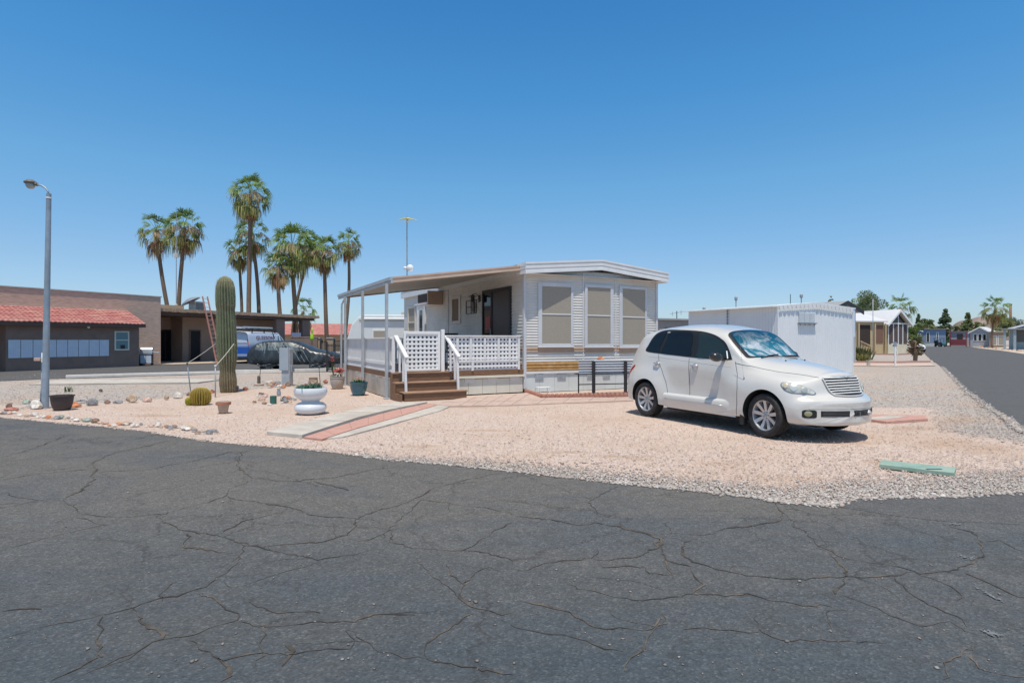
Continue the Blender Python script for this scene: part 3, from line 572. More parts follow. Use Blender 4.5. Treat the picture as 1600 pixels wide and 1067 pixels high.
for (a_, b_, yo) in ((-.055, -.005, -.06), (-.005, .045, -.045), (.045, .085, -.06)):
    mb.add([(X1, yo-.0, aze(X1)+a_), (-.03, yo, aze(-.03)+a_), (-.03, yo, aze(-.03)+b_), (X1, yo, aze(X1)+b_), (X1, 0, aze(X1)+a_), (-.03, 0, aze(-.03)+a_), (-.03, 0, aze(-.03)+b_), (X1, 0, aze(X1)+b_)], [(0,1,2,3),(5,4,7,6),(3,2,6,7),(1,0,4,5),(0,3,7,4),(2,1,5,6)])
mb.build('front_fascia', M['orange_awn'], aw)
mb = MB(); mb.box(X1-.03, X1+.02, -.07, 6.05, ZB-.07, ZB+.0); mb.box(X1-.055, X1+.02, -.07, 6.05, ZB+.003, ZB+.085); mb.build('gutter', M['post'], aw, bevel=.006)
mb = MB(); mb.add([(X1,6.0,ZB-.05),(-.02,6.0,ZA-.05),(-.02,6.06,ZA-.05),(X1,6.06,ZB-.05),(X1,6.0,ZB+.09),(-.02,6.0,ZA+.09),(-.02,6.06,ZA+.09),(X1,6.06,ZB+.09)], [(0,3,2,1),(4,5,6,7),(0,1,5,4),(1,2,6,5),(2,3,7,6),(3,0,4,7)]); mb.build('rear_beam', M['band_brown'], aw)
for i, px in enumerate((605, 567.5, 540)):
    t, _ = on_line(px, hw(-3.72, 0), hw(-3.72, 9)); mb = MB()
    mb.box(-3.765, -3.705, t-.045, t-.005, 0, ZB-.07); mb.box(-3.765, -3.705, t+.005, t+.045, 0, ZB-.07); mb.box(-3.75, -3.72, t-.005, t+.005, 0, ZB-.07); mb.box(-3.80, -3.67, t-.08, t+.08, 0, .02)
    mb.build('post', M['post'], aw, bevel=.004)
    if i == 1: mb = MB(); mb.box(-3.772, -3.766, t-.03, t+.03, 1.9, 2.1); mb.build('tag', mat('yellow_tag', (.55,.55,.08), .6), aw)
mb = MB()
mb.tube([(-3.70, 5.0, ZB-.1), (-3.78, 5.06, ZB-.3), (-3.79, 5.09, .15), (-3.9, 5.12, .05)], .03); mb.build('downspout', M['post'], aw)
# ------------------------------------------------------------------ deck
dk = thing('porch_deck', 'raised porch deck with white lattice railing and board skirting under the awning', 'deck', (C0[0], C0[1], 0), TH)
DW, DL, DZ = 3.64, 5.3, .63
mb = MB(); n = 38
for i in range(n): mb.box(-DW+DW*i/n+.004, -DW+DW*(i+1)/n-.004, .04, DL, DZ-.04, DZ)
mb.build('deck_boards', M['brown_lip'], dk)
mb = MB(); mb.box(-DW-.02, -.04, -.025, .035, DZ-.13, DZ+.005); mb.box(-DW-.02, -DW+.03, .035, DL, DZ-.13, DZ+.005); mb.build('rim_board', M['brown_wood'], dk, bevel=.006)
mb = MB(); n = 5; xa = -2.05
for i in range(n): mb.box(xa+(-.05-xa)*i/n+.004, xa+(-.05-xa)*(i+1)/n-.004, -.012, .0, .02, DZ-.22)
mb.build('front_skirting', M['skirt_cream'], dk)
mb = MB(); mb.box(-2.05, -.02, -.07, .0, DZ-.2, DZ-.14); mb.build('skirting_cap', M['skirt_cream'], dk, bevel=.005)
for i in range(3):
    x_ = -1.62+i*.66; v_ = MB(); v_.box(x_-.14, x_+.14, -.022, -.0125, DZ-.32, DZ-.21); v_.build('skirt_shade_plate', M['siding'], dk)  # added plates standing in for the shadow patches along the deck skirting
mb = MB(); n = 14
rs_ = random.Random(3)
for i in range(n): mb.box(-DW-.012-.012*(i%2), -DW, DL*i/n+.006, DL*(i+1)/n-.006, .01, DZ-.14)
mb.build('side_skirting', M['skirt_grey'], dk)
def lattice(mb, a, b, z0, z1, y, pitch=.108, wv=.056, th=.006, hpitch=None, along='x'):
    hp = hpitch or pitch
    n = int((b-a)/pitch); off = (b-a-n*pitch+wv)/2
    def bx(p, q, c0, c1, r, s):
        if along == 'x': mb.box(p, q, c0, c1, r, s)
        else: mb.box(c0, c1, p, q, r, s)
    for i in range(n+1):
        p = a+off-wv/2+i*pitch-.01; bx(max(a, p), min(b, p+wv), y-th, y, z0, z1)
    m = int((z1-z0)/hp); of = (z1-z0-m*hp+wv)/2
    for i in range(m+1):
        p = z0+of-wv/2+i*hp-.01; bx(a, b, y-2*th-.001, y-th-.001, max(z0, p), min(z1, p+wv))
# front railing right of the steps
rr = MB(); xa, xb = -2.28, -.17
lattice(rr, xa+.06, xb-.04, DZ+.05, 1.50, -.012, .106, .058)
o = rr.build('lattice_railing', M['white_b'], dk)
M['backing'] = mat('lattice_shade_dark', (.05,.048,.06), .9); q = MB(); q.box(xa+.06, xb-.04, -.006, -.003, DZ+.05, 1.49); q.build('lattice_shade_sheet', M['backing'], o)  # dark sheet added behind the lattice so its holes read as shade
q = MB(); q.box(xa, xb+.03, -.07, .05, 1.505, 1.535); q.build('hand_rail', M['white'], o, bevel=.004)
q = MB(); q.box(xa+.05, xb, -.05, -.027, .86, .90); q.box(xa+.05, xb, .0, .04, DZ+.01, DZ+.045); q.build('rail', M['white_b'], o)
for x_ in (xb-.02, -.47, -.8, -1.2, -1.6, -1.97): q = MB(); q.box(x_-.03, x_+.03, -.055, -.0255, .905, 1.50); q.build('baluster', M['white'], o)
q = MB(); q.box(-1.58, -1.52, -.055, -.0255, DZ-.0, .855); q.build('baluster', M['white'], o); q = MB(); q.box(xb-.05, xb+.01, -.055, -.0255, DZ, .855); q.build('baluster', M['white'], o)
q = MB(); q.box(-2.40, -2.32, -.06, .02, DZ, 1.68); q.build('railing_post', M['white_b'], dk, bevel=.006)
# tall lattice gate panel behind the steps
gt = MB(); gx0, gx1 = -3.36, -2.42; lattice(gt, gx0+.05, gx1-.05, DZ+.09, 1.56, .02, .108, .056)
o = gt.build('lattice_gate', M['white_b'], dk)
q = MB(); q.box(gx0+.06, gx1-.06, .024, .027, DZ+.09, 1.56); q.build('lattice_shade_sheet', M['backing'], o)  # same added dark sheet, shading the holes of the gate lattice
q = MB(); q.box(gx0, gx0+.06, -.012, .04, DZ+.03, 1.63); q.box(gx1-.06, gx1, -.012, .04, DZ+.03, 1.63); q.box(gx0+.06, gx1-.06, -.012, .04, 1.56, 1.63); q.box(gx0+.06, gx1-.06, -.012, .04, DZ+.03, DZ+.09); q.build('frame', M['white_b'], o, bevel=.004)
# left side railing: close white boards
mb = MB(); n = 46
for i in range(n): y_ = .12+(DL-.2)*i/n; mb.box(-DW+.0, -DW+.022, y_, y_+.062, DZ+.03, 1.44)
o = mb.build('side_railing', M['white'], dk)
q = MB(); q.box(-DW-.04, -DW+.06, .03, DL, 1.445, 1.48); q.box(-DW-.018, -DW-.001, .05, DL, .80, .88); q.box(-DW-.018, -DW-.001, .05, DL, DZ+.01, DZ+.06); q.build('hand_rail', M['white_b'], o, bevel=.004)
q = MB(); q.box(-DW+.0, -DW+.07, .0, .075, DZ-.3, 1.50); q.build('railing_post', M['white'], dk, bevel=.005)
mb = MB(); n = 30
for i in range(n): x_ = -DW+.1+(DW-.3)*i/n; mb.box(x_, x_+.06, DL-.03, DL-.01, DZ+.03, 1.44)
mb.box(-DW, -.1, DL-.05, DL+.03, 1.445, 1.48); mb.build('rear_railing', M['white'], dk)
# chair behind the railing
ch = thing('patio_chair', 'dark slatted patio chair on the deck between the small window and the patio door', 'chair', hw(-.75, 3.1)+(DZ,), TH)
mb = MB(); mb.box(-.25,.25,-.25,.25,.40,.44); mb.build('seat', M['black'], ch, bevel=.01); mb = MB()
for k in range(6): mb.bar((-.22+k*.088,.24,.44), (-.22+k*.088,.34,.98), .05, .015, up=(0,1,0))
mb.box(-.27,.27,.3,.345,.94,1.0); mb.build('backrest', M['black'], ch)
for a in (-.23,.23):
    for b_ in (-.22,.22): mb = MB(); mb.box(a-.02,a+.02,b_-.02,b_+.02,0,.40); mb.build('leg', M['black'], ch)
# ------------------------------------------------------------------ steps
st = thing('porch_steps', 'three brown wooden steps with pale handrails up to the porch deck', 'steps', (C0[0], C0[1], 0), TH)
for (xa, xb, yf, yb, zt, zb) in ((-3.56, -1.98, -.70, -.34, .20, 0), (-3.66, -2.06, -.37, -.03, .415, .2), ):
    mb = MB(); mb.box(xa+.01, xb-.01, yf+.03, yb+.0, 0.0, zt-.033); mb.build('riser', M['brown_wood'], st, bevel=.004)
    mb = MB(); mb.box(xa-.015, xb+.015, yf, yb+.02, zt-.03, zt); mb.build('tread', M['brown_lip'], st, bevel=.006)
mb = MB(); mb.box(-3.68, -2.10, -.10, -.03, DZ-.028, DZ+.004); mb.build('tread', M['brown_lip'], st, bevel=.005)
mb = MB(); mb.box(-3.66, -2.12, -.07, -.028, .42, DZ-.03); mb.build('riser', M['brown_wood'], st)
mb = MB(); mb.prism([(-3.70,-.36),(-3.64,-.66),(-3.60,-.66),(-3.665,-.03),(-3.70,-.03)][::1], 0, .16); mb.box(-3.70,-3.665,-.36,-.03,.16,.41); mb.box(-3.70,-3.665,-.12,-.03,.41,DZ-.03); mb.build('stringer', M['brown_wood'], st)
for (xt, xb_) in ((-3.56, -3.42), (-2.27, -2.09)):
    hr = MB(); hr.bar((xt, .0, 1.52), (xb_, -.43, 1.00), .10, .04); h_ = hr.build('handrail', M['white_b'], st, bevel=.005)
    q = MB(); q.bar((xb_-.01, -.40, .20), (xb_-.03, -.38, 1.0), .055, .055, up=(0,1,0)); q.build('rail_post', M['white'], h_)
    for k in (1, 2): 
        t = k/3; q = MB(); xx = xt+(xb_-xt)*(1-t); yy = -.40*(1-t)-.04; q.bar((xx, yy, .43 if k == 1 else .64), (xx, yy, 1.47-.5*(1-t)), .04); q.build('baluster', M['white'], h_)
# ------------------------------------------------------------------ mast with antenna and dish on the roof of the home
ma = thing('antenna_mast', 'thin mast behind the awning carrying a yellow bar antenna and a white dish', 'antenna', hw(.35, 9.6)+(0,))
Ym = hw(.35, 9.6)[1]; zt = zat(338, Ym)
xm = hw(.35, 9.6)[0]; ma.location.x = (636-CX)/F*Ym
mb = MB(); mb.tube([(0,0,3.3),(0,0,zt)], .03); mb.build('pole', M['steel'], ma)
mb = MB(); z_ = zat(343, Ym); mb.tube([(-.42,0,z_-.03),(-.15,0,z_+.02),(0,0,z_+.05),(.15,0,z_+.02),(.42,0,z_-.03)], [.012,.03,.05,.03,.012]); mb.bar((-.1,0,z_-.1),(.1,0,z_-.1),.04); mb.bar((0,-.3,z_),(0,.35,z_),.03)
mb.build('antenna', mat('yellow_antenna', (.55,.48,.18), .6), ma)
mb = MB(); zd = zat(419, Ym); mb.lathe([(.01,.05),(.08,.04),(.13,.02),(.15,-.02),(.12,-.08),(.02,-.1)], (.13,0,zd), 18, axis='Y'); mb.box(-.13,-.02,-.05,.05,zd-.06,zd+.06); mb.build('dish', M['white'], ma, smooth=True)
# ------------------------------------------------------------------ retro hatchback
def crom(P, t):      # Catmull-Rom along axis 0 for array P at float positions t
    n = len(P); i = np.clip(t.astype(int), 0, n-2); f = (t-i)[:,None,None] if P.ndim == 3 else (t-i)[:,None]
    g_ = lambda k: P[np.clip(k, 0, n-1)]
    p0, p1, p2, p3 = g_(i-1), g_(i), g_(i+1), g_(i+2)
    p0 = np.where((i == 0).reshape(-1,*[1]*(P.ndim-1)), 2*p1-p2, p0); p3 = np.where((i == n-2).reshape(-1,*[1]*(P.ndim-1)), 2*p2-p1, p3)
    return .5*((2*p1)+(-p0+p2)*f+(2*p0-5*p1+4*p2-p3)*f*f+(-p0+3*p1-3*p2+p3)*f**3)
def loft_body(ST, sub_u=6, sub_k=5, cfront=None):
    """ST: list of (u,[(v,z)...]); returns verts, faces of a closed mirrored body"""
    U = np.array([s[0] for s in ST]); A = np.array([s[1] for s in ST], float)          # (n,k,2)
    n, k, _ = A.shape; P = np.concatenate([np.repeat(U[:,None,None], k, 1), A], 2)
    if cfront:
        for i in range(n): P[i,:,0] -= cfront(U[i])*(P[i,:,1]/.8)**2
    t = np.linspace(0, n-1, (n-1)*sub_u+1); P = crom(P, t)
    s = np.linspace(0, k-1, (k-1)*sub_k+1); P = crom(P.transpose(1,0,2).copy(), s).transpose(1,0,2)
    P[:,0,1] = 0; P[:,-1,1] = 0; P[:,:,1] = np.maximum(P[:,:,1], 0)
    nu, ns = P.shape[:2]
    right = P.copy(); right[:,:,1] *= -1                 # near side at -v
    ring = np.concatenate([P, right[:, -2:0:-1]], 1); m = ring.shape[1]
    V = ring.reshape(-1, 3); Fc = []
    for i in range(nu-1):
        for j in range(m): a = i*m+j; b = i*m+(j+1)%m; Fc.append((a, b, b+m, a+m))
    V = V.tolist()
    for i0, rev in ((0, False), (nu-1, True)):          # end caps: concentric rings towards the middle
        c = np.array([V[i0*m+j] for j in range(m)]); zc = c[:,2].mean(); c0 = (cfront(U[-1] if rev else U[0]) if cfront else 0); prev = [i0*m+j for j in range(m)]
        for s_ in (.86, .6, .3):
            b0 = len(V)
            for p in c: u_ = p[0]+c0*(p[1]/.8)**2; V.append([u_-c0*(p[1]*s_/.8)**2, p[1]*s_, zc+(p[2]-zc)*s_])
            cur = [b0+j for j in range(m)]
            for j in range(m): q = (prev[j], cur[j], cur[(j+1)%m], prev[(j+1)%m]); Fc.append(q[::-1] if rev else q)
            prev = cur
        n0 = len(V); V.append([c[0][0], 0, zc])
        for j in range(m): q = (prev[j], n0, prev[(j+1)%m]); Fc.append(q[::-1] if rev else q)
    return V, Fc
def mk(v, f, name, mats, parent, smooth=True):
    mb = MB(); mb.v = [tuple(p) for p in v]; mb.f = f; mb.m = [0]*len(f); return mb.build(name, mats, parent, smooth=smooth)
ST = [
 (-.82,[(0,.31),(.35,.31),(.60,.32),(.66,.36),(.68,.43),(.68,.50),(.66,.545),(.60,.57),(.5,.585),(.4,.59),(.3,.595),(.2,.60),(.1,.60),(0,.60)]),
 (-.79,[(0,.27),(.4,.27),(.70,.28),(.755,.34),(.77,.44),(.77,.55),(.745,.61),(.68,.645),(.58,.665),(.45,.68),(.34,.69),(.22,.70),(.1,.70),(0,.70)]),
 (-.70,[(0,.25),(.45,.25),(.76,.26),(.805,.34),(.82,.46),(.82,.58),(.80,.71),(.745,.85),(.675,.97),(.60,1.03),(.46,1.06),(.3,1.08),(.15,1.09),(0,1.09)]),
 (-.54,[(0,.24),(.45,.24),(.78,.26),(.835,.34),(.85,.46),(.85,.60),(.825,.76),(.765,.94),(.705,1.12),(.65,1.24),(.55,1.325),(.38,1.36),(.18,1.375),(0,1.38)]),
 (-.34,[(0,.24),(.45,.24),(.80,.26),(.86,.34),(.872,.46),(.872,.60),(.845,.76),(.785,.94),(.735,1.13),(.68,1.32),(.60,1.48),(.42,1.545),(.2,1.57),(0,1.575)]),
 (-.05,[(0,.23),(.45,.23),(.80,.25),(.86,.33),(.875,.46),(.872,.62),(.842,.78),(.785,.96),(.745,1.14),(.69,1.34),(.615,1.53),(.44,1.61),(.2,1.64),(0,1.645)]),
 (.33,[(0,.22),(.45,.22),(.80,.24),(.86,.32),(.872,.46),(.862,.62),(.822,.78),(.78,.96),(.75,1.13),(.695,1.34),(.625,1.55),(.45,1.64),(.2,1.675),(0,1.68)]),
 (.62,[(0,.22),(.45,.22),(.79,.24),(.83,.31),(.818,.42),(.79,.60),(.782,.78),(.777,.95),(.75,1.12),(.695,1.34),(.63,1.555),(.45,1.655),(.2,1.69),(0,1.695)]),
 (1.1,[(0,.22),(.45,.22),(.79,.24),(.82,.30),(.80,.39),(.778,.58),(.778,.78),(.775,.94),(.75,1.10),(.695,1.33),(.63,1.54),(.45,1.645),(.2,1.68),(0,1.685)]),
 (1.45,[(0,.22),(.45,.22),(.79,.24),(.82,.30),(.80,.39),(.778,.58),(.778,.77),(.774,.92),(.75,1.08),(.695,1.30),(.635,1.50),(.46,1.595),(.2,1.63),(0,1.635)]),
 (1.70,[(0,.22),(.45,.22),(.79,.24),(.822,.30),(.804,.39),(.784,.58),(.782,.76),(.775,.91),(.75,1.06),(.70,1.26),(.64,1.445),(.47,1.525),(.2,1.55),(0,1.555)]),
 (1.90,[(0,.22),(.45,.22),(.79,.24),(.835,.30),(.83,.39),(.818,.58),(.803,.75),(.778,.89),(.745,1.03),(.70,1.17),(.655,1.30),(.48,1.365),(.2,1.385),(0,1.39)]),
 (2.12,[(0,.22),(.45,.22),(.79,.24),(.85,.31),(.857,.42),(.852,.60),(.83,.75),(.78,.88),(.735,.98),(.70,1.06),(.655,1.125),(.48,1.17),(.2,1.185),(0,1.19)]),
 (2.30,[(0,.22),(.46,.22),(.80,.24),(.862,.32),(.872,.45),(.868,.62),(.84,.77),(.785,.88),(.73,.955),(.69,1.01),(.62,1.055),(.45,1.105),(.2,1.13),(0,1.135)]),
 (2.62,[(0,.22),(.46,.22),(.80,.24),(.868,.33),(.882,.47),(.878,.62),(.85,.77),(.79,.87),(.71,.92),(.63,.955),(.54,1.0),(.38,1.055),(.18,1.085),(0,1.09)]),
 (2.92,[(0,.22),(.45,.22),(.78,.24),(.855,.33),(.874,.46),(.868,.61),(.84,.74),(.78,.835),(.69,.88),(.58,.91),(.475,.95),(.33,1.0),(.17,1.03),(0,1.035)]),
 (3.14,[(0,.22),(.43,.22),(.74,.24),(.835,.32),(.857,.45),(.85,.57),(.815,.685),(.745,.775),(.645,.835),(.53,.875),(.42,.91),(.30,.945),(.15,.968),(0,.975)]),
 (3.26,[(0,.22),(.41,.22),(.71,.235),(.81,.31),(.84,.43),(.83,.54),(.78,.635),(.69,.715),(.58,.775),(.47,.825),(.38,.87),(.27,.905),(.14,.925),(0,.93)]),
 (3.33,[(0,.225),(.40,.225),(.69,.24),(.79,.30),(.828,.42),(.82,.52),(.77,.595),(.67,.635),(.56,.655),(.45,.67),(.36,.685),(.26,.70),(.13,.71),(0,.715)]),
 (3.42,[(0,.23),(.38,.23),(.65,.245),(.76,.29),(.805,.40),(.80,.50),(.755,.565),(.66,.60),(.55,.61),(.45,.615),(.35,.62),(.25,.625),(.12,.63),(0,.63)]),
 (3.48,[(0,.24),(.36,.24),(.61,.25),(.72,.29),(.765,.39),(.762,.485),(.72,.54),(.63,.57),(.54,.58),(.44,.585),(.34,.59),(.23,.593),(.12,.595),(0,.595)]),
 (3.505,[(0,.27),(.34,.27),(.54,.275),(.63,.305),(.67,.39),(.665,.47),(.625,.515),(.55,.54),(.47,.548),(.38,.552),(.3,.555),(.2,.557),(.1,.558),(0,.558)]),
]
ZS = 1.0
def cf(u): return -.20*(-u/.8)**1.2 if u < 0 else .0 if u < 2.5 else .36*((u-2.5)/1.0)**1.6
car = thing('parked_car', 'cream white rounded retro hatchback parked on the pink gravel, foil behind its windscreen', 'car', (3.24, 11.02, .0), -1.10)
V_, F_ = loft_body(ST, 7, 6, cf)
V_ = [(p[0], p[1], p[2]*ZS) for p in V_]
tmp = mk(V_, F_, 'body', M['white'], None)
bvh = BVHTree.FromPolygons([Vector(p) for p in V_], F_)
M['car_paint'] = mat('cream_car_paint', (.63,.61,.565), .22, var=.015, coat=1.0)
tmp.data.materials.clear(); tmp.data.materials.append(M['car_paint']); M['well'] = mat('wheel_well', (.015,.015,.015), .9); tmp.data.materials.append(M['well'])
cut = MB(); AR = .365
for u_ in (0, 2.616):
    for sgn in (-1, 1):
        y_a, y_b = (sgn*.56, sgn*1.1); y_a, y_b = min(y_a, y_b), max(y_a, y_b)
        cut.lathe([(AR, y_a), (AR, y_b)], (u_, 0, .335), 56, axis='Y')
cut.v = [tuple(p) for p in cut.v]
co = cut.build('cutter', M['well'], None)
bo = tmp.modifiers.new('b', 'BOOLEAN'); bo.operation = 'DIFFERENCE'; bo.object = co; bo.solver = 'EXACT'
try: bo.material_mode = 'TRANSFER'
except Exception: pass
bpy.context.view_layer.update(); dg = bpy.context.evaluated_depsgraph_get(); me2 = bpy.data.meshes.new_from_object(tmp.evaluated_get(dg))
me2.name = 'body'; tmp.modifiers.clear(); tmp.data = me2; bpy.data.objects.remove(co)
me2.polygons.foreach_set('use_smooth', [True]*len(me2.polygons))
try: me2.set_sharp_from_angle(angle=R(38))
except Exception: pass
tmp.parent = car; body = tmp; body.name = 'body'
def cast(kind, a, b, off=.004):
    if kind == 'S': o_, d_ = Vector((a, -2, b)), Vector((0,1,0))       # near side: a=u, b=z
    elif kind == 'O': o_, d_ = Vector((a, 2, b)), Vector((0,-1,0))     # far side
    elif kind == 'F': o_, d_ = Vector((5, a, b)), Vector((-1,0,0))     # front: a=v, b=z
    elif kind in 'Qq': s_ = -1 if kind == 'Q' else 1; o_, d_ = Vector((.8*a+.6*3, s_*(-.6*a+.8*3), b)), Vector((-.6, -s_*.8, 0))
    elif kind == 'B': o_, d_ = Vector((-3, a, b)), Vector((1,0,0))
    else: o_, d_ = Vector((a, b, 4)), Vector((0,0,-1))                 # top: a=u, b=v
    h_, n_, *_ = bvh.ray_cast(o_, d_)
    if h_ is None: return None
    if n_.dot(d_) > 0: n_ = -n_
    return h_ + n_*off
def smooth_poly(pts, n=8):
    P = np.array(pts, float); k = len(P); out = []
    for i in range(k):
        p0, p1, p2, p3 = P[i-1], P[i], P[(i+1)%k], P[(i+2)%k]
        for j in range(n):
            f = j/n; out.append(.5*((2*p1)+(-p0+p2)*f+(2*p0-5*p1+4*p2-p3)*f*f+(-p0+3*p1-3*p2+p3)*f**3))
    return out
def dens(pts, n=8):
    out = []
    for i in range(len(pts)):
        a, b = np.array(pts[i]), np.array(pts[(i+1)%len(pts)])
        for j in range(n): out.append(a+(b-a)*j/n)
    return out
def overlay(kind, pts, name, m, off=.006, parent=car, scale0=1.0, rings=(1,.93,.75,.5,.25), bulge=0):
    P = [np.array(p) for p in pts]; c = sum(P)/len(P); vs = []; fs = []; n = len(P)
    for p in P:
        q = cast(kind, *(c+(p-c)*scale0), -.004); vs.append(q)
    for r in rings:
        for p in P: vs.append(cast(kind, *(c+(p-c)*r*scale0), off+bulge*(1-r*r)))
    vs.append(cast(kind, *c, off+bulge))
    if any(v is None for v in vs):
        print('MISS', name); g0 = next(v for v in vs if v is not None); last = g0
        for i, v in enumerate(vs):
            if v is None: vs[i] = last.copy()
            else: last = v
    K = len(rings)+1
    for i in range(K-1):
        for j in range(n): fs.append((i*n+j, i*n+(j+1)%n, (i+1)*n+(j+1)%n, (i+1)*n+j))
    for j in range(n): fs.append(((K-1)*n+j, (K-1)*n+(j+1)%n, K*n))
    a = (vs[fs[0][1]]-vs[0]); nn = sum((vs[f[0]]-vs[K*n]).cross(vs[f[1]]-vs[K*n]).dot({'S':Vector((0,-1,0)),'O':Vector((0,1,0)),'F':Vector((1,0,0)),'Q':Vector((.6,-.8,0)),'q':Vector((.6,.8,0)),'B':Vector((-1,0,0)),'T':Vector((0,0,1))}[kind]) for f in fs[-n:])
    if nn < 0: fs = [f[::-1] for f in fs]
    o = mk(vs, fs, name, m, parent); 
    try: o.data.set_sharp_from_angle(angle=R(40))
    except Exception: pass
    return o
def line(kind, pts, name, m, wd=.008, off=.002, parent=car, n=14):
    out = []
    for a, b in zip(pts[:-1], pts[1:]):
        for j in range(n): t = j/n; out.append((a[0]+(b[0]-a[0])*t, a[1]+(b[1]-a[1])*t))
    out.append(pts[-1]); Q = [cast(kind, *p, off) for p in out]; Q = [q for q in Q if q is not None]
    mb = MB(); mb.tube(Q, wd/2, 4); return mb.build(name, m, parent, smooth=True)
GL = glass_mat('car_tinted_glass', (.008,.010,.012), .03, spec=.35); GF = glass_mat('car_front_glass', (.022,.036,.036), .03, spec=.35); SEAL = mat('window_seal', (.012,.012,.013), .5)
for kd in ('S', 'O'):
    qtr = [(-.07,1.235),(-.045,1.33),(.045,1.45),(.19,1.55),(.345,1.578),(.335,1.50),(.275,1.345),(.25,1.255),(.255,1.195),(.08,1.203)]
    rear = [(.345,1.182),(.355,1.292),(.405,1.45),(.46,1.555),(.725,1.562),(.985,1.54),(1.03,1.431),(1.035,1.266),(1.04,1.15),(.71,1.162)]
    frnt = [(1.21,1.128),(1.20,1.269),(1.185,1.431),(1.18,1.54),(1.32,1.518),(1.456,1.484),(1.618,1.418),(1.733,1.332),(1.81,1.25),(1.87,1.145),(1.82,1.118),(1.506,1.123)]
    allg = [(-.10,1.205),(-.085,1.314),(.0,1.462),(.117,1.568),(.308,1.602),(.691,1.594),(1.138,1.567),(1.434,1.515),(1.637,1.442),(1.775,1.345),(1.905,1.14),(1.895,1.104),(1.629,1.106),(1.213,1.115),(.758,1.14),(.339,1.165)]
    overlay(kd, smooth_poly(allg, 6), 'window_surround', SEAL, .004)
    for nm, pts, m_ in (('quarter_window', qtr, GL), ('rear_window', rear, GL), ('front_window', frnt, GF)):
        overlay(kd, smooth_poly(pts, 5), nm, m_, .010)
    # doors: shut lines, handle, rocker step
    line(kd, [(1.03,1.105),(1.06,.78),(1.08,.5),(1.09,.27)], 'shut_line', SEAL)
    line(kd, [(1.985,1.08),(2.02,1.0),(2.08,.88),(2.13,.7),(2.14,.45),(2.12,.27)], 'shut_line', SEAL, .006)
    line(kd, [(.25,1.16),(.30,1.01),(.41,.86),(.51,.675),(.565,.508),(.59,.33)], 'shut_line', SEAL, .006)
    line(kd, [(.0,1.10),(.33,1.105),(1.012,1.052),(1.651,1.012),(1.934,.992)], 'belt_crease', M['car_paint'], .006, .0)
    sg = -1 if kd == 'S' else 1
    # step-out sill
    mb = MB(); rows = []
    for i in range(25):
        u_ = .50+1.58*i/24; fd = 1; zs_ = .012+.03*i/24
        e = 1-math.exp(-max(0, (2.10-u_))*5)
        h1 = cast(kd, u_, .475, 0); h2 = cast(kd, u_, .27, 0)
        rows.append([(u_, h1.y, .482), (u_, sg*(.80+.052*e), .462), (u_, sg*(.81+.056*e), .440), (u_, sg*(.81+.050*e), .345), (u_, sg*(.805+.025*e), .27), (u_, h2.y*.98, .225)])
    vs = [p for r in rows for p in r]; k = 6
    fs = [((i)*k+j, (i)*k+j+1, (i+1)*k+j+1, (i+1)*k+j) for i in range(24) for j in range(k-1)]
    if kd == 'O': fs = [f[::-1] for f in fs]
    mb.add(vs, fs); mb.build('sill', M['car_paint'], car, smooth=True, sharp=50)
    mb = MB(); mb.tube([(.54+1.30*i/12, sg*.868*(1-.01*max(0,i-10)), .385) for i in range(13)], .006, 6); mb.build('sill_chrome', M['alloy'], car, smooth=True)
    for u_, z_ in ((.235,.985),(1.15,.975)):
        h_ = cast(kd, u_, z_, 0); dh = MB(); sy = sg
        dh.lathe([(.002,0),(.055,.002),(.062,.006),(.058,.012),(.0,.004)], (u_+.035, h_.y-0 if sg > 0 else h_.y, z_-.012), 20, axis='Y')
        if sg < 0: dh.v = [(p[0], 2*h_.y-p[1], p[2]) for p in dh.v]; dh.f = [f[::-1] for f in dh.f]
        dh.tube([(u_-.05, h_.y+sg*.012, z_+.01), (u_-.03, h_.y+sg*.035, z_+.012), (u_+.08, h_.y+sg*.037, z_+.012), (u_+.11, h_.y+sg*.012, z_+.008)], .014, 8)
        dh.build('door_handle', M['alloy'], car, smooth=True)
    # mirror
    h_ = cast(kd, 1.78, 1.12, 0); mb = MB()
    mb.tube([(1.78,h_.y,1.115),(1.77,h_.y+sg*.10,1.12)], [.035,.03], 10)
    def mir(a, b):
        t = 2*math.pi*a; s_ = math.pi*(b-.5); x_ = math.cos(s_)*math.cos(t); z_ = math.cos(s_)*math.sin(t)
        return (1.75+.095*x_*(1.15 if x_ > 0 else .75), h_.y+sg*(.165+.12*math.sin(s_)), 1.15+.078*z_+.012*math.sin(s_))
    mb.grid(mir, 18, 10); mb.build('door_mirror', mat('mirror_shell', (.02,.021,.024), .25, coat=.5), car, smooth=True)
    mb = MB(); q = [cast(kd, 1.845, 1.12, .012), cast(kd, 1.80, 1.24, .012)]; mb.bar(q[0], q[1], .018, .01); mb.build('mirror_trim', M['white_b'], car)
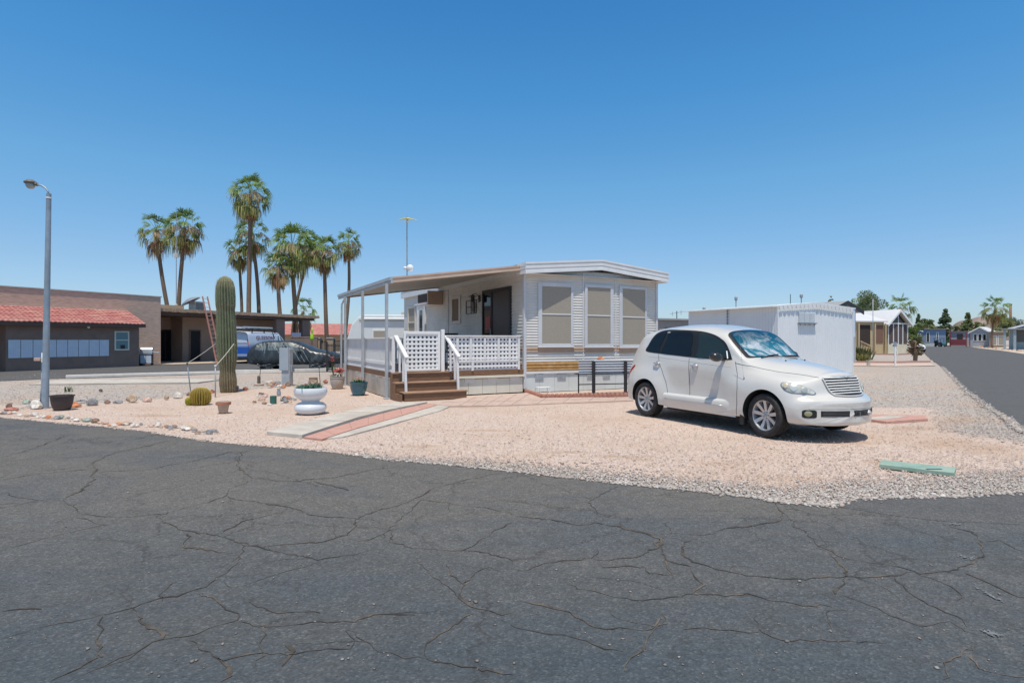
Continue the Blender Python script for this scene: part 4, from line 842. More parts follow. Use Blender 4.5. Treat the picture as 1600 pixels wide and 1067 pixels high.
# windscreen: frit border, foil shade, glass
def wsp(a, b): return (a, b)
ws = [(2.135,-.595),(2.04,-.62),(1.93,-.615),(1.80,-.60),(1.70,-.56),(1.655,-.42),(1.635,0),(1.655,.42),(1.70,.56),(1.80,.60),(1.93,.615),(2.04,.62),(2.135,.595),(2.185,.35),(2.20,0),(2.185,-.35)]
overlay('T', smooth_poly(ws, 6), 'windscreen_surround', SEAL, .004)
fm = bpy.data.materials.new('foil'); fm.use_nodes = True; n_ = fm.node_tree; b_ = n_.nodes['Principled BSDF']; b_.inputs['Metallic'].default_value = .25; b_.inputs['Roughness'].default_value = .35
tc = node(n_, 'ShaderNodeTexCoord'); vo = node(n_, 'ShaderNodeTexVoronoi', Scale=3.6); nz = node(n_, 'ShaderNodeTexNoise', Scale=3.0, Detail=3); 
n_.links.new(tc.outputs['Object'], nz.inputs['Vector']); va = node(n_, 'ShaderNodeVectorMath', operation='MULTIPLY_ADD'); va.inputs[1].default_value = (.7,.7,.7); n_.links.new(nz.outputs['Color'], va.inputs[0]); n_.links.new(tc.outputs['Object'], va.inputs[2]); n_.links.new(va.outputs[0], vo.inputs['Vector'])
rp = node(n_, 'ShaderNodeValToRGB'); e = rp.color_ramp.elements; e[0].color = (.03,.27,.36,1); e[1].color = (.86,.92,.93,1); e[0].position = .47; e[1].position = .58  # teal and white patches paint the foil's reflections into its colour
nz2 = node(n_, 'ShaderNodeTexNoise', Scale=2.4, Detail=5, Roughness=.6, Distortion=2.2); n_.links.new(tc.outputs['Object'], nz2.inputs['Vector']); n_.links.new(nz2.outputs['Fac'], rp.inputs[0]); n_.links.new(rp.outputs[0], b_.inputs['Base Color'])
bp = node(n_, 'ShaderNodeBump', Strength=1, Distance=.035); n_.links.new(vo.outputs['Distance'], bp.inputs['Height']); n_.links.new(bp.outputs[0], b_.inputs['Normal'])
wsb = lambda s, du=0: [((p[0]-1.92)*s+1.92+du, p[1]*s) for p in ws]
sh = overlay('T', smooth_poly(wsb(.88,.012), 6), 'sunshade', fm, .007, parent=car)
sh['label'] = 'crumpled silver foil sunshade'
gm_ = bpy.data.materials.new('windscreen_glass'); gm_.use_nodes = True; n_ = gm_.node_tree; b_ = n_.nodes['Principled BSDF']; b_.inputs['Roughness'].default_value = .03
tc = node(n_, 'ShaderNodeTexCoord'); sp = node(n_, 'ShaderNodeSeparateXYZ'); n_.links.new(tc.outputs['Object'], sp.inputs[0]); mr = node(n_, 'ShaderNodeMapRange'); mr.inputs[1].default_value = 1.62; mr.inputs[2].default_value = 1.98; mr.inputs[3].default_value = .93; mr.inputs[4].default_value = .2; n_.links.new(sp.outputs[0], mr.inputs[0]); n_.links.new(mr.outputs[0], b_.inputs['Alpha'])
b_.inputs['Base Color'].default_value = (.004,.06,.12,1)
overlay('T', smooth_poly(wsb(.93), 6), 'windscreen', gm_, .014)
# wipers, washer jets, bonnet line
for v0, v1 in ((-.42,.05),(.12,.52)):
    mb = MB(); mb.tube([cast('T', 2.22, v0, .015), cast('T', 2.18, (v0+v1)/2, .02), cast('T', 2.15, v1, .018)], .009, 6); mb.build('wiper', SEAL, car)
for v_ in (-.22,.22): q = cast('T', 2.5, v_, .0); mb = MB(); mb.lathe([(.012,0),(.012,.012),(.004,.016)], q, 8); mb.build('washer_jet', SEAL, car)
for s_ in (-1, 1):
    pts = [(1.99,.725),(2.2,.705),(2.45,.66),(2.7,.60),(2.95,.50),(3.1,.44),(3.17,.41)]
    line('T', [(a, s_*b) for a, b in pts], 'bonnet_line', SEAL, .006, .0015)
# grille: dark slots under bright slats
gr = [(-.375,.868),(0,.905),(.375,.868),(.36,.80),(.335,.72),(.30,.645),(.15,.637),(0,.635),(-.15,.637),(-.30,.645),(-.335,.72),(-.36,.80)]
gb = overlay('F', dens(gr, 5), 'grille', SEAL, .006)
cp = MB()
for k in range(7):
    z_ = .660+k*.0365; hwid = .312+.07*min(1, (z_-.64)/.22)
    arc = [cast('F', hwid*x_, z_+.022*(x_*x_-1)*(-.3), .016) for x_ in np.linspace(-1, 1, 17)]
    cp.tube([q for q in arc if q is not None], .0095, 6)
o = cp.build('grille_slat', M['white_b'], gb, smooth=True)
cp = MB(); 
for pts in ([(-.385,.872),(-.37,.80),(-.345,.72),(-.31,.64),(-.15,.630),(0,.628),(.15,.630),(.31,.64),(.345,.72),(.37,.80),(.385,.872)],):
    Q = []
    for a, b in zip(pts[:-1], pts[1:]):
        for j in range(6): t = j/6; Q.append(cast('F', a[0]+(b[0]-a[0])*t, a[1]+(b[1]-a[1])*t, .012))
    cp.tube(Q, .012, 6)
cp.build('grille_frame', M['car_paint'], gb, smooth=True)
cp = MB(); Q = [cast('F', x_, .888+.012*abs(x_)/.3, .014) for x_ in np.linspace(-.27,.27,19)]; cp.tube(Q, [.003+.011*(1-abs(i-9)/9)**.7 for i in range(19)], 6)
q = cast('F', 0, .887, .02); cp.lathe([(.0,-.01),(.026,-.006),(.026,.004),(.0,.01)], (q.x, q.y, q.z), 14)
cp.build('winged_badge', M['steel'], car, smooth=True)
# head lamps
HLM = mat('headlight_lens', (.46,.47,.41), .12, .0, var=.35, vs=9, coat=1, c2=(.62,.64,.60), c2s=7)
HLR = mat('chrome_bezel', (.33,.34,.33), .3, .7)
for s_ in (-1, 1):
    # drop shape in (v,z) seen from the front quarter; cast from the front
    hl = [(1.808, 0.789), (1.849, 0.822), (1.943, 0.822), (2.059, 0.79), (2.173, 0.738), (2.249, 0.682), (2.23, 0.655), (2.161, 0.662), (2.058, 0.668), (1.943, 0.677), (1.861, 0.708), (1.82, 0.752)]
    kd = 'Q' if s_ < 0 else 'q'; ho = overlay(kd, smooth_poly(hl, 6), 'headlight', HLR, .006)
    overlay(kd, smooth_poly(hl, 6), 'headlight_lens', HLM, .012, scale0=.93, bulge=.012, parent=ho)
    for (ca_, cz_, ra_, rz_, nm_, m_) in ((1.875,.765,.028,.034,'turn_lamp',mat('pale_amber_lens', (.52,.44,.32), .25, coat=1)),(1.975,.748,.052,.052,'reflector',mat('lamp_reflector', (.56,.58,.54), .25, .3)),(2.10,.715,.040,.036,'reflector',mat('lamp_reflector', (.46,.48,.44), .25, .3))):
        overlay(kd, [(ca_+ra_*math.cos(t), cz_+rz_*math.sin(t)) for t in np.linspace(0, 2*math.pi, 19)[:-1]], nm_, m_, .027, parent=ho, bulge=.003)
    fg = [(s_*(.705+.048*math.cos(t)), .405+.046*math.sin(t)) for t in np.linspace(0, 2*math.pi, 17)[:-1]]
    fo = overlay('F', [(s_*(.69+.072*max(-1,min(1,1.25*math.cos(t)))), .40+.056*max(-1,min(1,1.2*math.sin(t)))) for t in np.linspace(0, 2*math.pi, 25)[:-1]], 'fog_lamp_recess', SEAL, .003)
    overlay('F', [((a*.78+s_*.705*.22), b*.85+.40*.15) for a, b in fg], 'fog_lamp', mat('fog_lens', (.30,.29,.16), .15, coat=1), .010, bulge=.008)
for i, (a, b) in enumerate(((-.575,-.20),(-.12,.30),(.36,.56))):
    pts = dens([(a,.445),(b,.445),(b,.365),(a,.365)] , 8); overlay('F', pts, 'air_intake', SEAL, .004)
    cp = MB()
    for k in range(3): cp.tube([cast('F', x_, .382+k*.022, .006) for x_ in np.linspace(a+.02, b-.02, 12)], .004, 4)
    cp.build('intake_bar', mat('intake_bar', (.05,.05,.055), .5), car)
line('F', [(-.70,.475),(-.4,.478),(0,.48),(.4,.478),(.70,.475)], 'bumper_crease', M['car_paint'], .008, 0)
cp = MB(); q = cast('F', .2, .40, .02); cp.lathe([(.0,-.03),(.03,-.02),(.035,.0),(.012,.03),(.0,.04)], (q.x, q.y, q.z), 8); cp.build('towing_cover', M['alloy'], car)
# tail lamp, chrome mark, fuel flap, aerial, mud guards
for s_, kd in ((-1,'S'),(1,'O')):
    tl = [(-.47,.86),(-.36,.975),(-.38,1.0),(-.46,.95),(-.55,.85),(-.60,.76),(-.55,.74)]
    overlay(kd, smooth_poly([(a, b-.06) for a, b in tl], 4), 'tail_lamp', mat('tail_lens', (.40,.02,.02), .15, coat=1), .006)
    mb = MB(); mb.box(2.616-.44, 2.616-.365, s_*.80-.05, s_*.80+.05, .13, .36); mb.build('mud_guard', SEAL, car, bevel=.015)
q = cast('S', 2.235, .835, .0); mb = MB(); mb.tube([q, q+Vector((-.006,-.012,.02))], [.014,.008], 8); mb.tube([q+Vector((-.006,-.012,.02)), q+Vector((-.05,-.06,.70))], .0016, 5); mb.build('aerial', M['steel'], car)
overlay('B', dens([(-.26,.62),(.26,.62),(.26,.52),(-.26,.52)], 4), 'number_plate', M['white'], .01)
# wheels
def lug(): pass
def wheel(u_, s_, steer=0):
    wh = thing('wheel', None, None, (u_, s_*.745, .318), 0); wh.parent = car; wh.rotation_euler = (0, 0, steer if s_ < 0 else steer)
    del_ = [k for k in wh.keys()]; 
    S = s_
    def flip(mb): 
        if S < 0: mb.v = [(p[0], -p[1], p[2]) for p in mb.v]; mb.f = [f[::-1] for f in mb.f]
        return mb
    mb = MB(); ro = .318; pf = [(.215,-.085),(.255,-.10),(.29,-.104),(.309,-.093),(.316,-.078)]
    for x_ in (-.055,-.02,.02,.055): pf += [(.318,x_-.012),(.318,x_+.008),(.310,x_+.010),(.310,x_+.014)]
    pf += [(.316,.078),(.309,.093),(.29,.104),(.262,.102),(.235,.094),(.215,.085)]
    mb.lathe(pf, (0,0,0), 56, axis='Y', cap=False); flip(mb).build('tyre', M['tire'], wh, smooth=True, sharp=40)
    mb = MB(); mb.lathe([(.19,-.07),(.20,.0),(.205,.06),(.212,.082),(.222,.090),(.224,.084),(.216,.07)], (0,0,0), 48, axis='Y', cap=False)
    mb.lathe([(.0,.058),(.035,.058),(.055,.05),(.065,.035),(.065,.0)], (0,0,0), 24, axis='Y', cap=False)
    for k in range(9):
        a = 2*math.pi*k/9+.2; ca, sa = math.cos(a), math.sin(a)
        def pt(r, t, y_): return (r*ca-t*sa, y_, r*sa+t*ca)
        vs = [pt(.05,-.020,.052), pt(.05,.020,.052), pt(.13,.024,.060), pt(.13,-.024,.060), pt(.212,.026,.078), pt(.212,-.026,.078), pt(.05,-.022,.02), pt(.05,.022,.02), pt(.13,.028,.02), pt(.13,-.028,.02), pt(.212,.03,.02), pt(.212,-.03,.02)]
        mb.add(vs, [(0,1,2,3),(3,2,4,5),(1,7,8,2),(2,8,10,4),(6,0,3,9),(9,3,5,11)])
    flip(mb).build('rim', M['alloy'], wh, smooth=True, sharp=30)
    mb = MB(); mb.lathe([(.0,.0),(.205,.0)], (0,0,0), 32, axis='Y', cap=False); mb.lathe([(.15,.015),(.15,.0)], (0,0,0), 32, axis='Y', cap=False)
    flip(mb).build('brake_disc', mat('brake', (.05,.045,.042), .6, .3), wh)
    mb = MB(); 
    for k in range(5): a = 2*math.pi*k/5; mb.lathe([(.010,.045),(.010,.066),(.0,.068)], (.043*math.cos(a),0,.043*math.sin(a)), 8, axis='Y')
    mb.lathe([(.024,.05),(.022,.064),(.0,.066)], (0,0,0), 16, axis='Y'); flip(mb).build('lug_nut', M['steel'], wh)
    return wh
for u_ in (0, 2.616):
    for s_ in (-1, 1): wheel(u_, s_, -.10 if u_ else 0)
mb = MB(); mb.box(.45, 2.15, -.72, .72, .18, .26); mb.box(-.4, 3.2, -.5, .5, .2, .28); mb.build('underbody', M['well'], car)
# ------------------------------------------------------------------ left: brown clubhouse, local frame: x along the long wall, -y towards the street
U1 = (.44, .898); V1 = (.898, -.44); OB = (-20.1, 30.7); TB = math.atan2(.898, .44)
def bw(t, v): return (OB[0]+U1[0]*t+V1[0]*v, OB[1]+U1[1]*t+V1[1]*v)       # v > 0 is towards the street; local y = -v
def bt(px, v): return on_line(px, bw(-12, v), bw(20, v))[0]-12
cl = thing('clubhouse', 'low brown block clubhouse with flat roof, open carport and dark doorways', 'building', OB+(0,), TB)
mb = MB(); mb.box(-16, 2.0, 1.3, 9, 0, 3.88); mb.build('wall', M['block'], cl, bevel=.01)
mb = MB(); mb.box(-16, 2.04, 1.26, 1.55, 3.885, 3.94); mb.box(1.8, 2.04, 1.56, 9, 3.885, 3.94); mb.build('parapet_cap', M['concrete'], cl)
mb = MB(); mb.box(2.0, 5.12, 5.2, 9.2, 0, 3.1); mb.box(5.12, 12.6, 4.0, 9.2, 0, 3.1); mb.build('wall', M['stucco_tan'], cl)
mb = MB(); mb.box(1.99, 14.3, 1.75, 9, 2.90, 3.08); mb.build('roof_beam', mat('brown_beam', (.10,.075,.065), .8), cl)
mb = MB(); rs_ = random.Random(5); x_ = 2.05
while x_ < 14.35:
    w_ = rs_.uniform(.10,.22); h_ = rs_.uniform(-.015,.015); mb.box(x_, x_+w_-.008, 1.46+rs_.uniform(-.02,.02), 1.72, 3.08+h_, 3.28+h_*.5); x_ += w_
mb.build('shake_fascia', M['shingle'], cl)
mb = MB(); mb.box(2.0, 14.3, 1.73, 9, 3.09, 3.26); mb.build('roof', M['concrete'], cl)
mb = MB(); mb.box(2.1, 5.9, 5.0, 8.9, 3.265, 3.70); mb.build('roof_block', M['tan_stucco'], cl)
for px_a, px_b, vv, yt in ((250, 265.3, -5.2, 517), (297, 312, -4.0, 517)):
    t0, t1 = bt(px_a, vv), bt(px_b, vv); Yd = bw(t1, vv)[1]; z_ = zat(yt, Yd)
    mb = MB(); mb.box(t0-.08, t0, -vv-.05, -vv, 0, z_+.08); mb.box(t1, t1+.08, -vv-.05, -vv, 0, z_+.08); mb.box(t0, t1, -vv-.05, -vv, z_, z_+.08)
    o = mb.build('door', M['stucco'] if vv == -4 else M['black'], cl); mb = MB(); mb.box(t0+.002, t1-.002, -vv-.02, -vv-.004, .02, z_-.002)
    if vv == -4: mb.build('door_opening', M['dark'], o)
    else: mb.build('glass_pane', M['glass_dark'], o); mb = MB(); mb.box((t0+t1)/2-.03, (t0+t1)/2+.03, -vv-.04, -vv-.021, .1, z_-.05); mb.build('door_stile', M['black'], o)
for px in (436.5, 476.5):
    t0 = bt(px, -1.95); mb = MB(); mb.box(t0-.38, t0+.38, 1.8, 2.2, 0, 2.9); mb.build('pillar', M['stucco'], cl, bevel=.01)
mb = MB(); mb.box(11.5, 14.1, 6.2, 6.4, 0, 1.55); mb.build('low_wall', M['stucco'], cl)
# walk in front of the doors
wk = [bw(1.9, -1.4), bw(1.9, .0), bw(4, .3), bw(7.2, -.3), bw(9, -1.2), bw(11, -1.9), bw(11, -5), bw(1.9, -5.3)]
poly_obj('clubhouse_walk', wk, .03, mat('tan_walk', (.50,.40,.31), .9, var=.08, vs=3), kind='structure')
# mail room lean-to
mr_ = thing('mail_room', 'brown mail room lean-to under a red tile roof on the clubhouse front', 'building', OB+(0,), TB)
mb = MB(); mb.box(-5.8, 0, 0, 1.29, 0, 2.30); mb.prism([(-5.8,.0),(0,0),(0,1.29),(-5.8,1.29)], 2.301, 2.35); mb.build('wall', M['stucco'], mr_)
mb = MB(); mb.add([(0,0.02,2.3),(0,1.29,2.3),(0,1.29,2.95),(-5.8,0.02,2.3),(-5.8,1.29,2.3),(-5.8,1.29,2.95)], [(0,1,2),(3,5,4),(0,2,5,3)]); mb.build('gable_end', M['stucco'], mr_)
mb = MB(); RX0, RX1, RY0, RY1, RZ0, RZ1 = -8.5, .12, -.42, 1.29, 2.25, 3.02; rows = 8; nxr = 400
def tz(x, j, f): return RZ0+(RZ1-RZ0)*(j+f)/rows + .028*abs(math.sin(math.pi*x/.20))+(.026*(1-f) if f < 1 else 0)
for j in range(rows):
    vs = []; 
    for i in range(nxr+1):
        x_ = RX0+(RX1-RX0)*i/nxr; 
        for f in (-.06, 1.0): vs.append((x_, RY0+(RY1-RY0)*(j+f)/rows, tz(x_, j, f)+.01*math.sin(math.floor(x_/.20)*7+j*3)*(f < 0)))
    for i in range(nxr+1): p = vs[2*i]; vs.append((p[0], p[1]+.001, p[2]-.045))
    B0 = 2*(nxr+1)
    mb.add(vs, [(2*i, 2*i+2, 2*i+3, 2*i+1) for i in range(nxr)] + [(B0+i, B0+i+1, 2*i+2, 2*i) for i in range(nxr)])
mb.build('roof', M['red_tile'], mr_, smooth=True, sharp=45)
mb = MB(); mb.box(RX0, RX1, RY0+.03, RY0+.07, 2.08, 2.24); mb.build('fascia_board', mat('dark_brown_board', (.12,.08,.065), .8), mr_)
mb = MB(); mb.add([(RX0,RY0+.02,2.22),(RX1-.02,RY0+.02,2.22),(RX1-.02,RY1,2.96),(RX0,RY1,2.96)], [(0,1,2,3)]); mb.build('soffit', M['brown_wood'], mr_)
mb = MB(); mb.box(RX0, RX1, RY1-.05, RY1+.0, RZ1-.02, RZ1+.05); mb.build('roof_flashing', M['orange_awn'], mr_)
t0, t1 = bt(178.5, 0), bt(201.5, 0); z0, z1 = .87, 1.88
mb = MB(); mb.box(t0, t0+.07, -.04, 0, z0, z1); mb.box(t1-.07, t1, -.04, 0, z0, z1); mb.box(t0+.07, t1-.07, -.04, 0, z0, z0+.07); mb.box(t0+.07, t1-.07, -.04, 0, z1-.07, z1); mb.box(t0+.07, t1-.07, -.035, 0, 1.38, 1.43)
o = mb.build('window', M['skirt_cream'], mr_, bevel=.005); mb = MB(); mb.box(t0+.071, t1-.071, -.015, -.003, z0+.07, z1-.07); mb.build('glass_pane', mat('blue_glass', (.10,.22,.26), .15), o)
mb = MB(); mb.box(t0+.3, t0+.52, -.022, -.016, .93, 1.15); mb.build('window_notice', M['black'], o)
ml = thing('mailbox_bank', 'long row of silver blue mailbox panels set on the brown mail room wall', 'mailboxes', OB+(0,), TB)
t0, t1 = -5.72, bt(170.5, 0); n = 9
for i in range(n):
    a = t0+(t1-t0)*i/n; b_ = t0+(t1-t0)*(i+1)/n-.025; mb = MB(); mb.box(a, b_, -.03, -.002, .60, 1.42)
    o = mb.build('mailbox_panel', M['mail'], ml)
    q = MB(); cx_ = 5
    for c in range(cx_):
        for r in range(8):
            w_ = (b_-a-.02)/cx_; h_ = .80/8; q.box(a+.01+c*w_+.006, a+.01+(c+1)*w_-.006, -.036, -.0305, .61+r*h_+.006, .61+(r+1)*h_-.006)
    q.build('mailbox_door', M['mail'], o)
mb = MB(); mb.lathe([(.05,0),(.06,.1),(.02,.16)], (-2.6, -.28, 2.0), 10); mb.bar((-2.6,-.28,2.12),(-2.6,0,2.2),.03); tag(mb.build('security_light', M['white_b'], mr_))
# grill
gx = thing('gas_grill', 'silver gas grill with domed lid standing beside the mail room wall', 'grill', at(229, 31.9)+(0,), TB+R(-40))
s_ = .95
mb = MB(); mb.box(-.30, .30, -.22, .22, .10, .62); mb.box(-.3, .3, -.22, .22, .621, .70); mb.build('cabinet', M['black'], gx, bevel=.01)
mb = MB(); mb.box(-.26, -.01, -.235, -.221, .12, .58); mb.box(.01, .26, -.235, -.221, .12, .58); mb.build('cabinet_door', M['mail'], gx, bevel=.006)
mb = MB(); mb.box(-.31, .31, -.26, -.221, .62, .75); mb.build('control_panel', M['alloy'], gx, bevel=.006)
mb = MB(); mb.grid(lambda a, b: (-.30+.6*b, -.24*math.cos(math.pi*a), .75+.27*math.sin(math.pi*a)**.8), 14, 4); 
mb.prismy([( -.30, .75)], 0, 0) if 0 else None
for x_ in (-.3, .3): mb.add([(x_, -.24*math.cos(math.pi*a/14), .75+.27*math.sin(math.pi*a/14)**.8) for a in range(15)], [tuple(range(15))])
mb.build('lid', M['alloy'], gx, smooth=True, sharp=50)
mb = MB(); mb.box(.31, .62, -.2, .2, .71, .74); mb.build('side_shelf', M['mail'], gx); mb = MB(); mb.box(-.55, -.31, -.2, .2, .71, .74); mb.build('side_shelf', M['mail'], gx)
for x_ in (-.26,.26):
    for y_ in (-.18,.18): mb = MB(); mb.lathe([(.05,-.02),(.05,.02)], (x_, y_, .05), 12, axis='Y'); mb.box(x_-.02, x_+.02, y_-.015, y_+.015, .05, .1); mb.build('wheel', M['black'], gx)
# roof things
Ye = 37.5; ec = thing('roof_cooler', 'boxy evaporative cooler on the flat clubhouse roof beside the ladder', 'cooler', at(307, Ye)+(3.27,), TB)
mb = MB(); mb.box(-.33,.33,-.33,.33,.06,.62); mb.build('cabinet', M['steel'], ec, bevel=.02); mb = MB()
for k in range(8): mb.box(-.29,.29,-.345,-.331,.12+k*.058,.15+k*.058)
mb.build('louvre', M['black'], ec); mb = MB(); mb.box(-.36,.36,-.36,.36,.62,.66); mb.build('lid', M['concrete'], ec)
ds = thing('roof_dish', 'tilted grey dish on the flat clubhouse roof left of the cooler', 'satellite dish', at(303, 37)+(3.27,), R(20))
mb = MB(); mb.tube([(0,0,0),(0,0,.45)], .03); mb.build('mast', M['steel'], ds)
mb = MB(); n_ = 20
def dishf(a, b): r_ = .62*b; return (r_*math.cos(2*math.pi*a), r_*math.sin(2*math.pi*a)*.8, .22*(1-b*b))
mb.grid(dishf, 24, 5); mb.f += [f[::-1] for f in []]
Rm = Matrix.Rotation(R(-28), 3, 'Y'); mb.v = [tuple(Rm @ Vector(p)+Vector((-.18,0,.62))) for p in mb.v]; 
o = mb.build('dish', mat('grey_dish', (.22,.23,.27), .6), ds, smooth=True); sm = o.modifiers.new('s','SOLIDIFY'); sm.thickness = .015
am = thing('roof_antenna_pole', 'tall thin steel pole on the clubhouse roof between two palms', 'pole', at(275.5, 38)+(3.26,), 0)
mb = MB(); zt = zat(333, 38)-3.26; mb.tube([(0,0,0),(0,0,zt)], [.035,.02]); mb.build('pole', M['steel'], am)
mb = MB(); mb.lathe([(.0,0),(.09,.02),(.09,.26),(.0,.32)], (0,0,.25), 10); mb.box(-.12,.12,-.05,.05,zt*.55,zt*.55+.3); mb.build('pole_box', M['concrete'], am)
# ladder
la = thing('extension_ladder', 'faded red extension ladder leaning on the clubhouse eave behind the tall cactus', 'ladder')
Yb = 35.3; A0, A1 = Vector((*at(338.5, Yb), 0.03)), Vector((*at(346, Yb+.25), .03)); Yt_ = 35.55
B0, B1 = Vector((*at(316.3, Yt_), zat(463, Yt_))), Vector((*at(324, Yt_+.3), zat(463.5, Yt_+.3)))
Mlad = mat('faded_red_fibreglass', (.46,.22,.18), .7, var=.1)
for a, b in ((A0, B0), (A1, B1)): mb = MB(); mb.bar(a, b, .045, .08); mb.build('rail', Mlad, la)
mb = MB()
for k in range(15): t = (k+.5)/15; mb.tube([A0.lerp(B0, t), A1.lerp(B1, t)], .018, 6)
mb.build('rung', M['alloy'], la)
# ------------------------------------------------------------------ kerbs and slabs in front of the lot
def strip_px(name, tops, h, wd, m):
    mb = MB(); P_ = [Vector((*g(*p), 0)) for p in tops]
    for a, b in zip(P_[:-1], P_[1:]): mb.box(0,0,0,0,0,0) if 0 else mb.bar((a.x, a.y, h/2), (b.x, b.y, h/2), wd, h)
    return mb.build(name, m, None)
tag(strip_px('kerb', [(103,590.5),(230,586.6),(346,583.6)], .10, .35, M['kerb_white']), kind='structure')
tag(strip_px('kerb', [(346,583.8),(440,582),(535,579.6)], .14, .3, M['kerb_white']), kind='structure')
mb = MB(); mb.prism([g(45,601.5), g(310,598.5), g(345,594), g(300,592.8), g(95,594.6)], 0, .03); tag(mb.build('concrete_slab', M['concrete'], None), kind='structure')
# ------------------------------------------------------------------ vehicles on the lot
def simple_wheel(parent, x, y, r=.33, wd=.2, rim=None):
    mb = MB(); s = -1 if y < 0 else 1
    mb.lathe([(r*.62,-wd/2),(r*.92,-wd/2),(r,-wd*.36),(r,wd*.36),(r*.92,wd/2),(r*.62,wd/2)], (0,0,0), 28, axis='Y')
    o = mb.build('wheel', M['tire'], parent, smooth=True, sharp=35, loc=(x, y, r))
    mb = MB(); mb.lathe([(0,-.02),(r*.3,.0),(r*.55,-.02),(r*.62,.01),(r*.64,.0)], (0,s*(wd/2-.0),0), 20, axis='Y', cap=False)
    if s < 0: mb.v = [(p[0], 2*(-wd/2)-p[1], p[2]) for p in mb.v]; mb.f = [f[::-1] for f in mb.f]
    mb.build('rim', rim or M['alloy'], o, smooth=True); return o
# covered estate car
sv = thing('covered_car', 'dark estate car wrapped in translucent plastic cover parked behind the kerb', 'car', at(424, 27.35)+(.004,), R(3))
Lw = 82/F*27.2; k_ = Lw/2.7
SB = [(-.95,[(0,.45),(.4,.45),(.62,.47),(.66,.55),(.66,.65),(.64,.75),(.58,.80),(.3,.83),(0,.84)]),
      (-.90,[(0,.36),(.45,.36),(.76,.38),(.82,.5),(.83,.65),(.80,.82),(.70,.95),(.35,.99),(0,1.0)]),
      (-.75,[(0,.30),(.5,.30),(.84,.33),(.90,.48),(.91,.68),(.87,.93),(.74,1.12),(.38,1.18),(0,1.19)]),
      (-.42,[(0,.28),(.5,.28),(.86,.31),(.93,.46),(.93,.70),(.88,.99),(.72,1.33),(.42,1.41),(0,1.43)]),
      (0.1,[(0,.28),(.5,.28),(.86,.31),(.94,.46),(.94,.70),(.89,1.0),(.72,1.40),(.42,1.48),(0,1.50)]),
      (.9,[(0,.28),(.5,.28),(.86,.31),(.93,.46),(.93,.70),(.89,1.0),(.72,1.41),(.42,1.49),(0,1.51)]),
      (1.4,[(0,.28),(.5,.28),(.86,.31),(.93,.46),(.93,.70),(.88,.98),(.72,1.36),(.42,1.44),(0,1.46)]),
      (1.85,[(0,.28),(.5,.28),(.86,.31),(.93,.46),(.93,.70),(.88,.95),(.74,1.20),(.42,1.26),(0,1.28)]),
      (2.3,[(0,.28),(.5,.28),(.87,.31),(.94,.46),(.94,.68),(.88,.90),(.74,1.01),(.42,1.06),(0,1.08)]),
      (2.8,[(0,.28),(.5,.28),(.87,.31),(.94,.46),(.93,.66),(.86,.84),(.72,.92),(.42,.97),(0,.98)]),
      (3.2,[(0,.30),(.5,.30),(.80,.33),(.88,.46),(.87,.62),(.80,.76),(.68,.82),(.38,.86),(0,.87)]),
      (3.38,[(0,.36),(.4,.36),(.66,.38),(.74,.47),(.74,.57),(.66,.66),(.56,.70),(.3,.73),(0,.74)])]
v_, f_ = loft_body(SB, 9, 7, lambda u: .0)
rs_ = np.random.RandomState(2)
def wr(p):
    x, y, z = p; n = math.sin(x*7+z*5)*.012+math.sin(x*17-z*11+y*3)*.009+math.sin(x*31+z*23)*.005+abs(math.sin(x*9+z*2.2+math.sin(z*5)))*.02*(z < 1.2)
    s = 1 if y >= 0 else -1; return (x*k_, (y+s*n)*k_, (z+n*.4)*k_-.01)
plast = bpy.data.materials.new('plastic_cover'); plast.use_nodes = True; n_ = plast.node_tree; b_ = n_.nodes['Principled BSDF']
tc = node(n_, 'ShaderNodeTexCoord'); mp = node(n_, 'ShaderNodeMapping'); mp.inputs['Scale'].default_value = (2.6,1.2,1.0); mp.inputs['Rotation'].default_value = (0, R(24), 0); n_.links.new(tc.outputs['Object'], mp.inputs[0])
nz = node(n_, 'ShaderNodeTexNoise', Scale=1.2, Detail=4, Roughness=.5, Distortion=.5); n_.links.new(mp.outputs[0], nz.inputs['Vector'])
rp = node(n_, 'ShaderNodeValToRGB'); e = rp.color_ramp.elements; e[0].position = .40; e[0].color = (.020,.024,.028,1); e[1].position = .85; e[1].color = (.13,.155,.16,1); e3 = e.new(.62); e3.color = (.034,.040,.045,1)
n_.links.new(nz.outputs['Fac'], rp.inputs[0]); n_.links.new(rp.outputs[0], b_.inputs['Base Color']); b_.inputs['Roughness'].default_value = .38; b_.inputs['Coat Weight'].default_value = .12
bp = node(n_, 'ShaderNodeBump', Strength=1, Distance=.015); n_.links.new(nz.outputs['Fac'], bp.inputs['Height']); n_.links.new(bp.outputs[0], b_.inputs['Normal'])
wv_ = [wr(p) for p in v_]; mk(wv_, f_, 'plastic_wrap', plast, sv)
sb_ = BVHTree.FromPolygons([Vector(p) for p in wv_], f_); wm_ = mat('clouded_window_under_wrap', (.095,.118,.122), .4, var=.55, vs=5, stretch=(1.5,1,.7), coat=.2)
def svc(u, z, off=.012): h_, *_ = sb_.ray_cast(Vector((u*k_, -3, z*k_)), Vector((0,1,0))); return h_+Vector((0,-off,0))
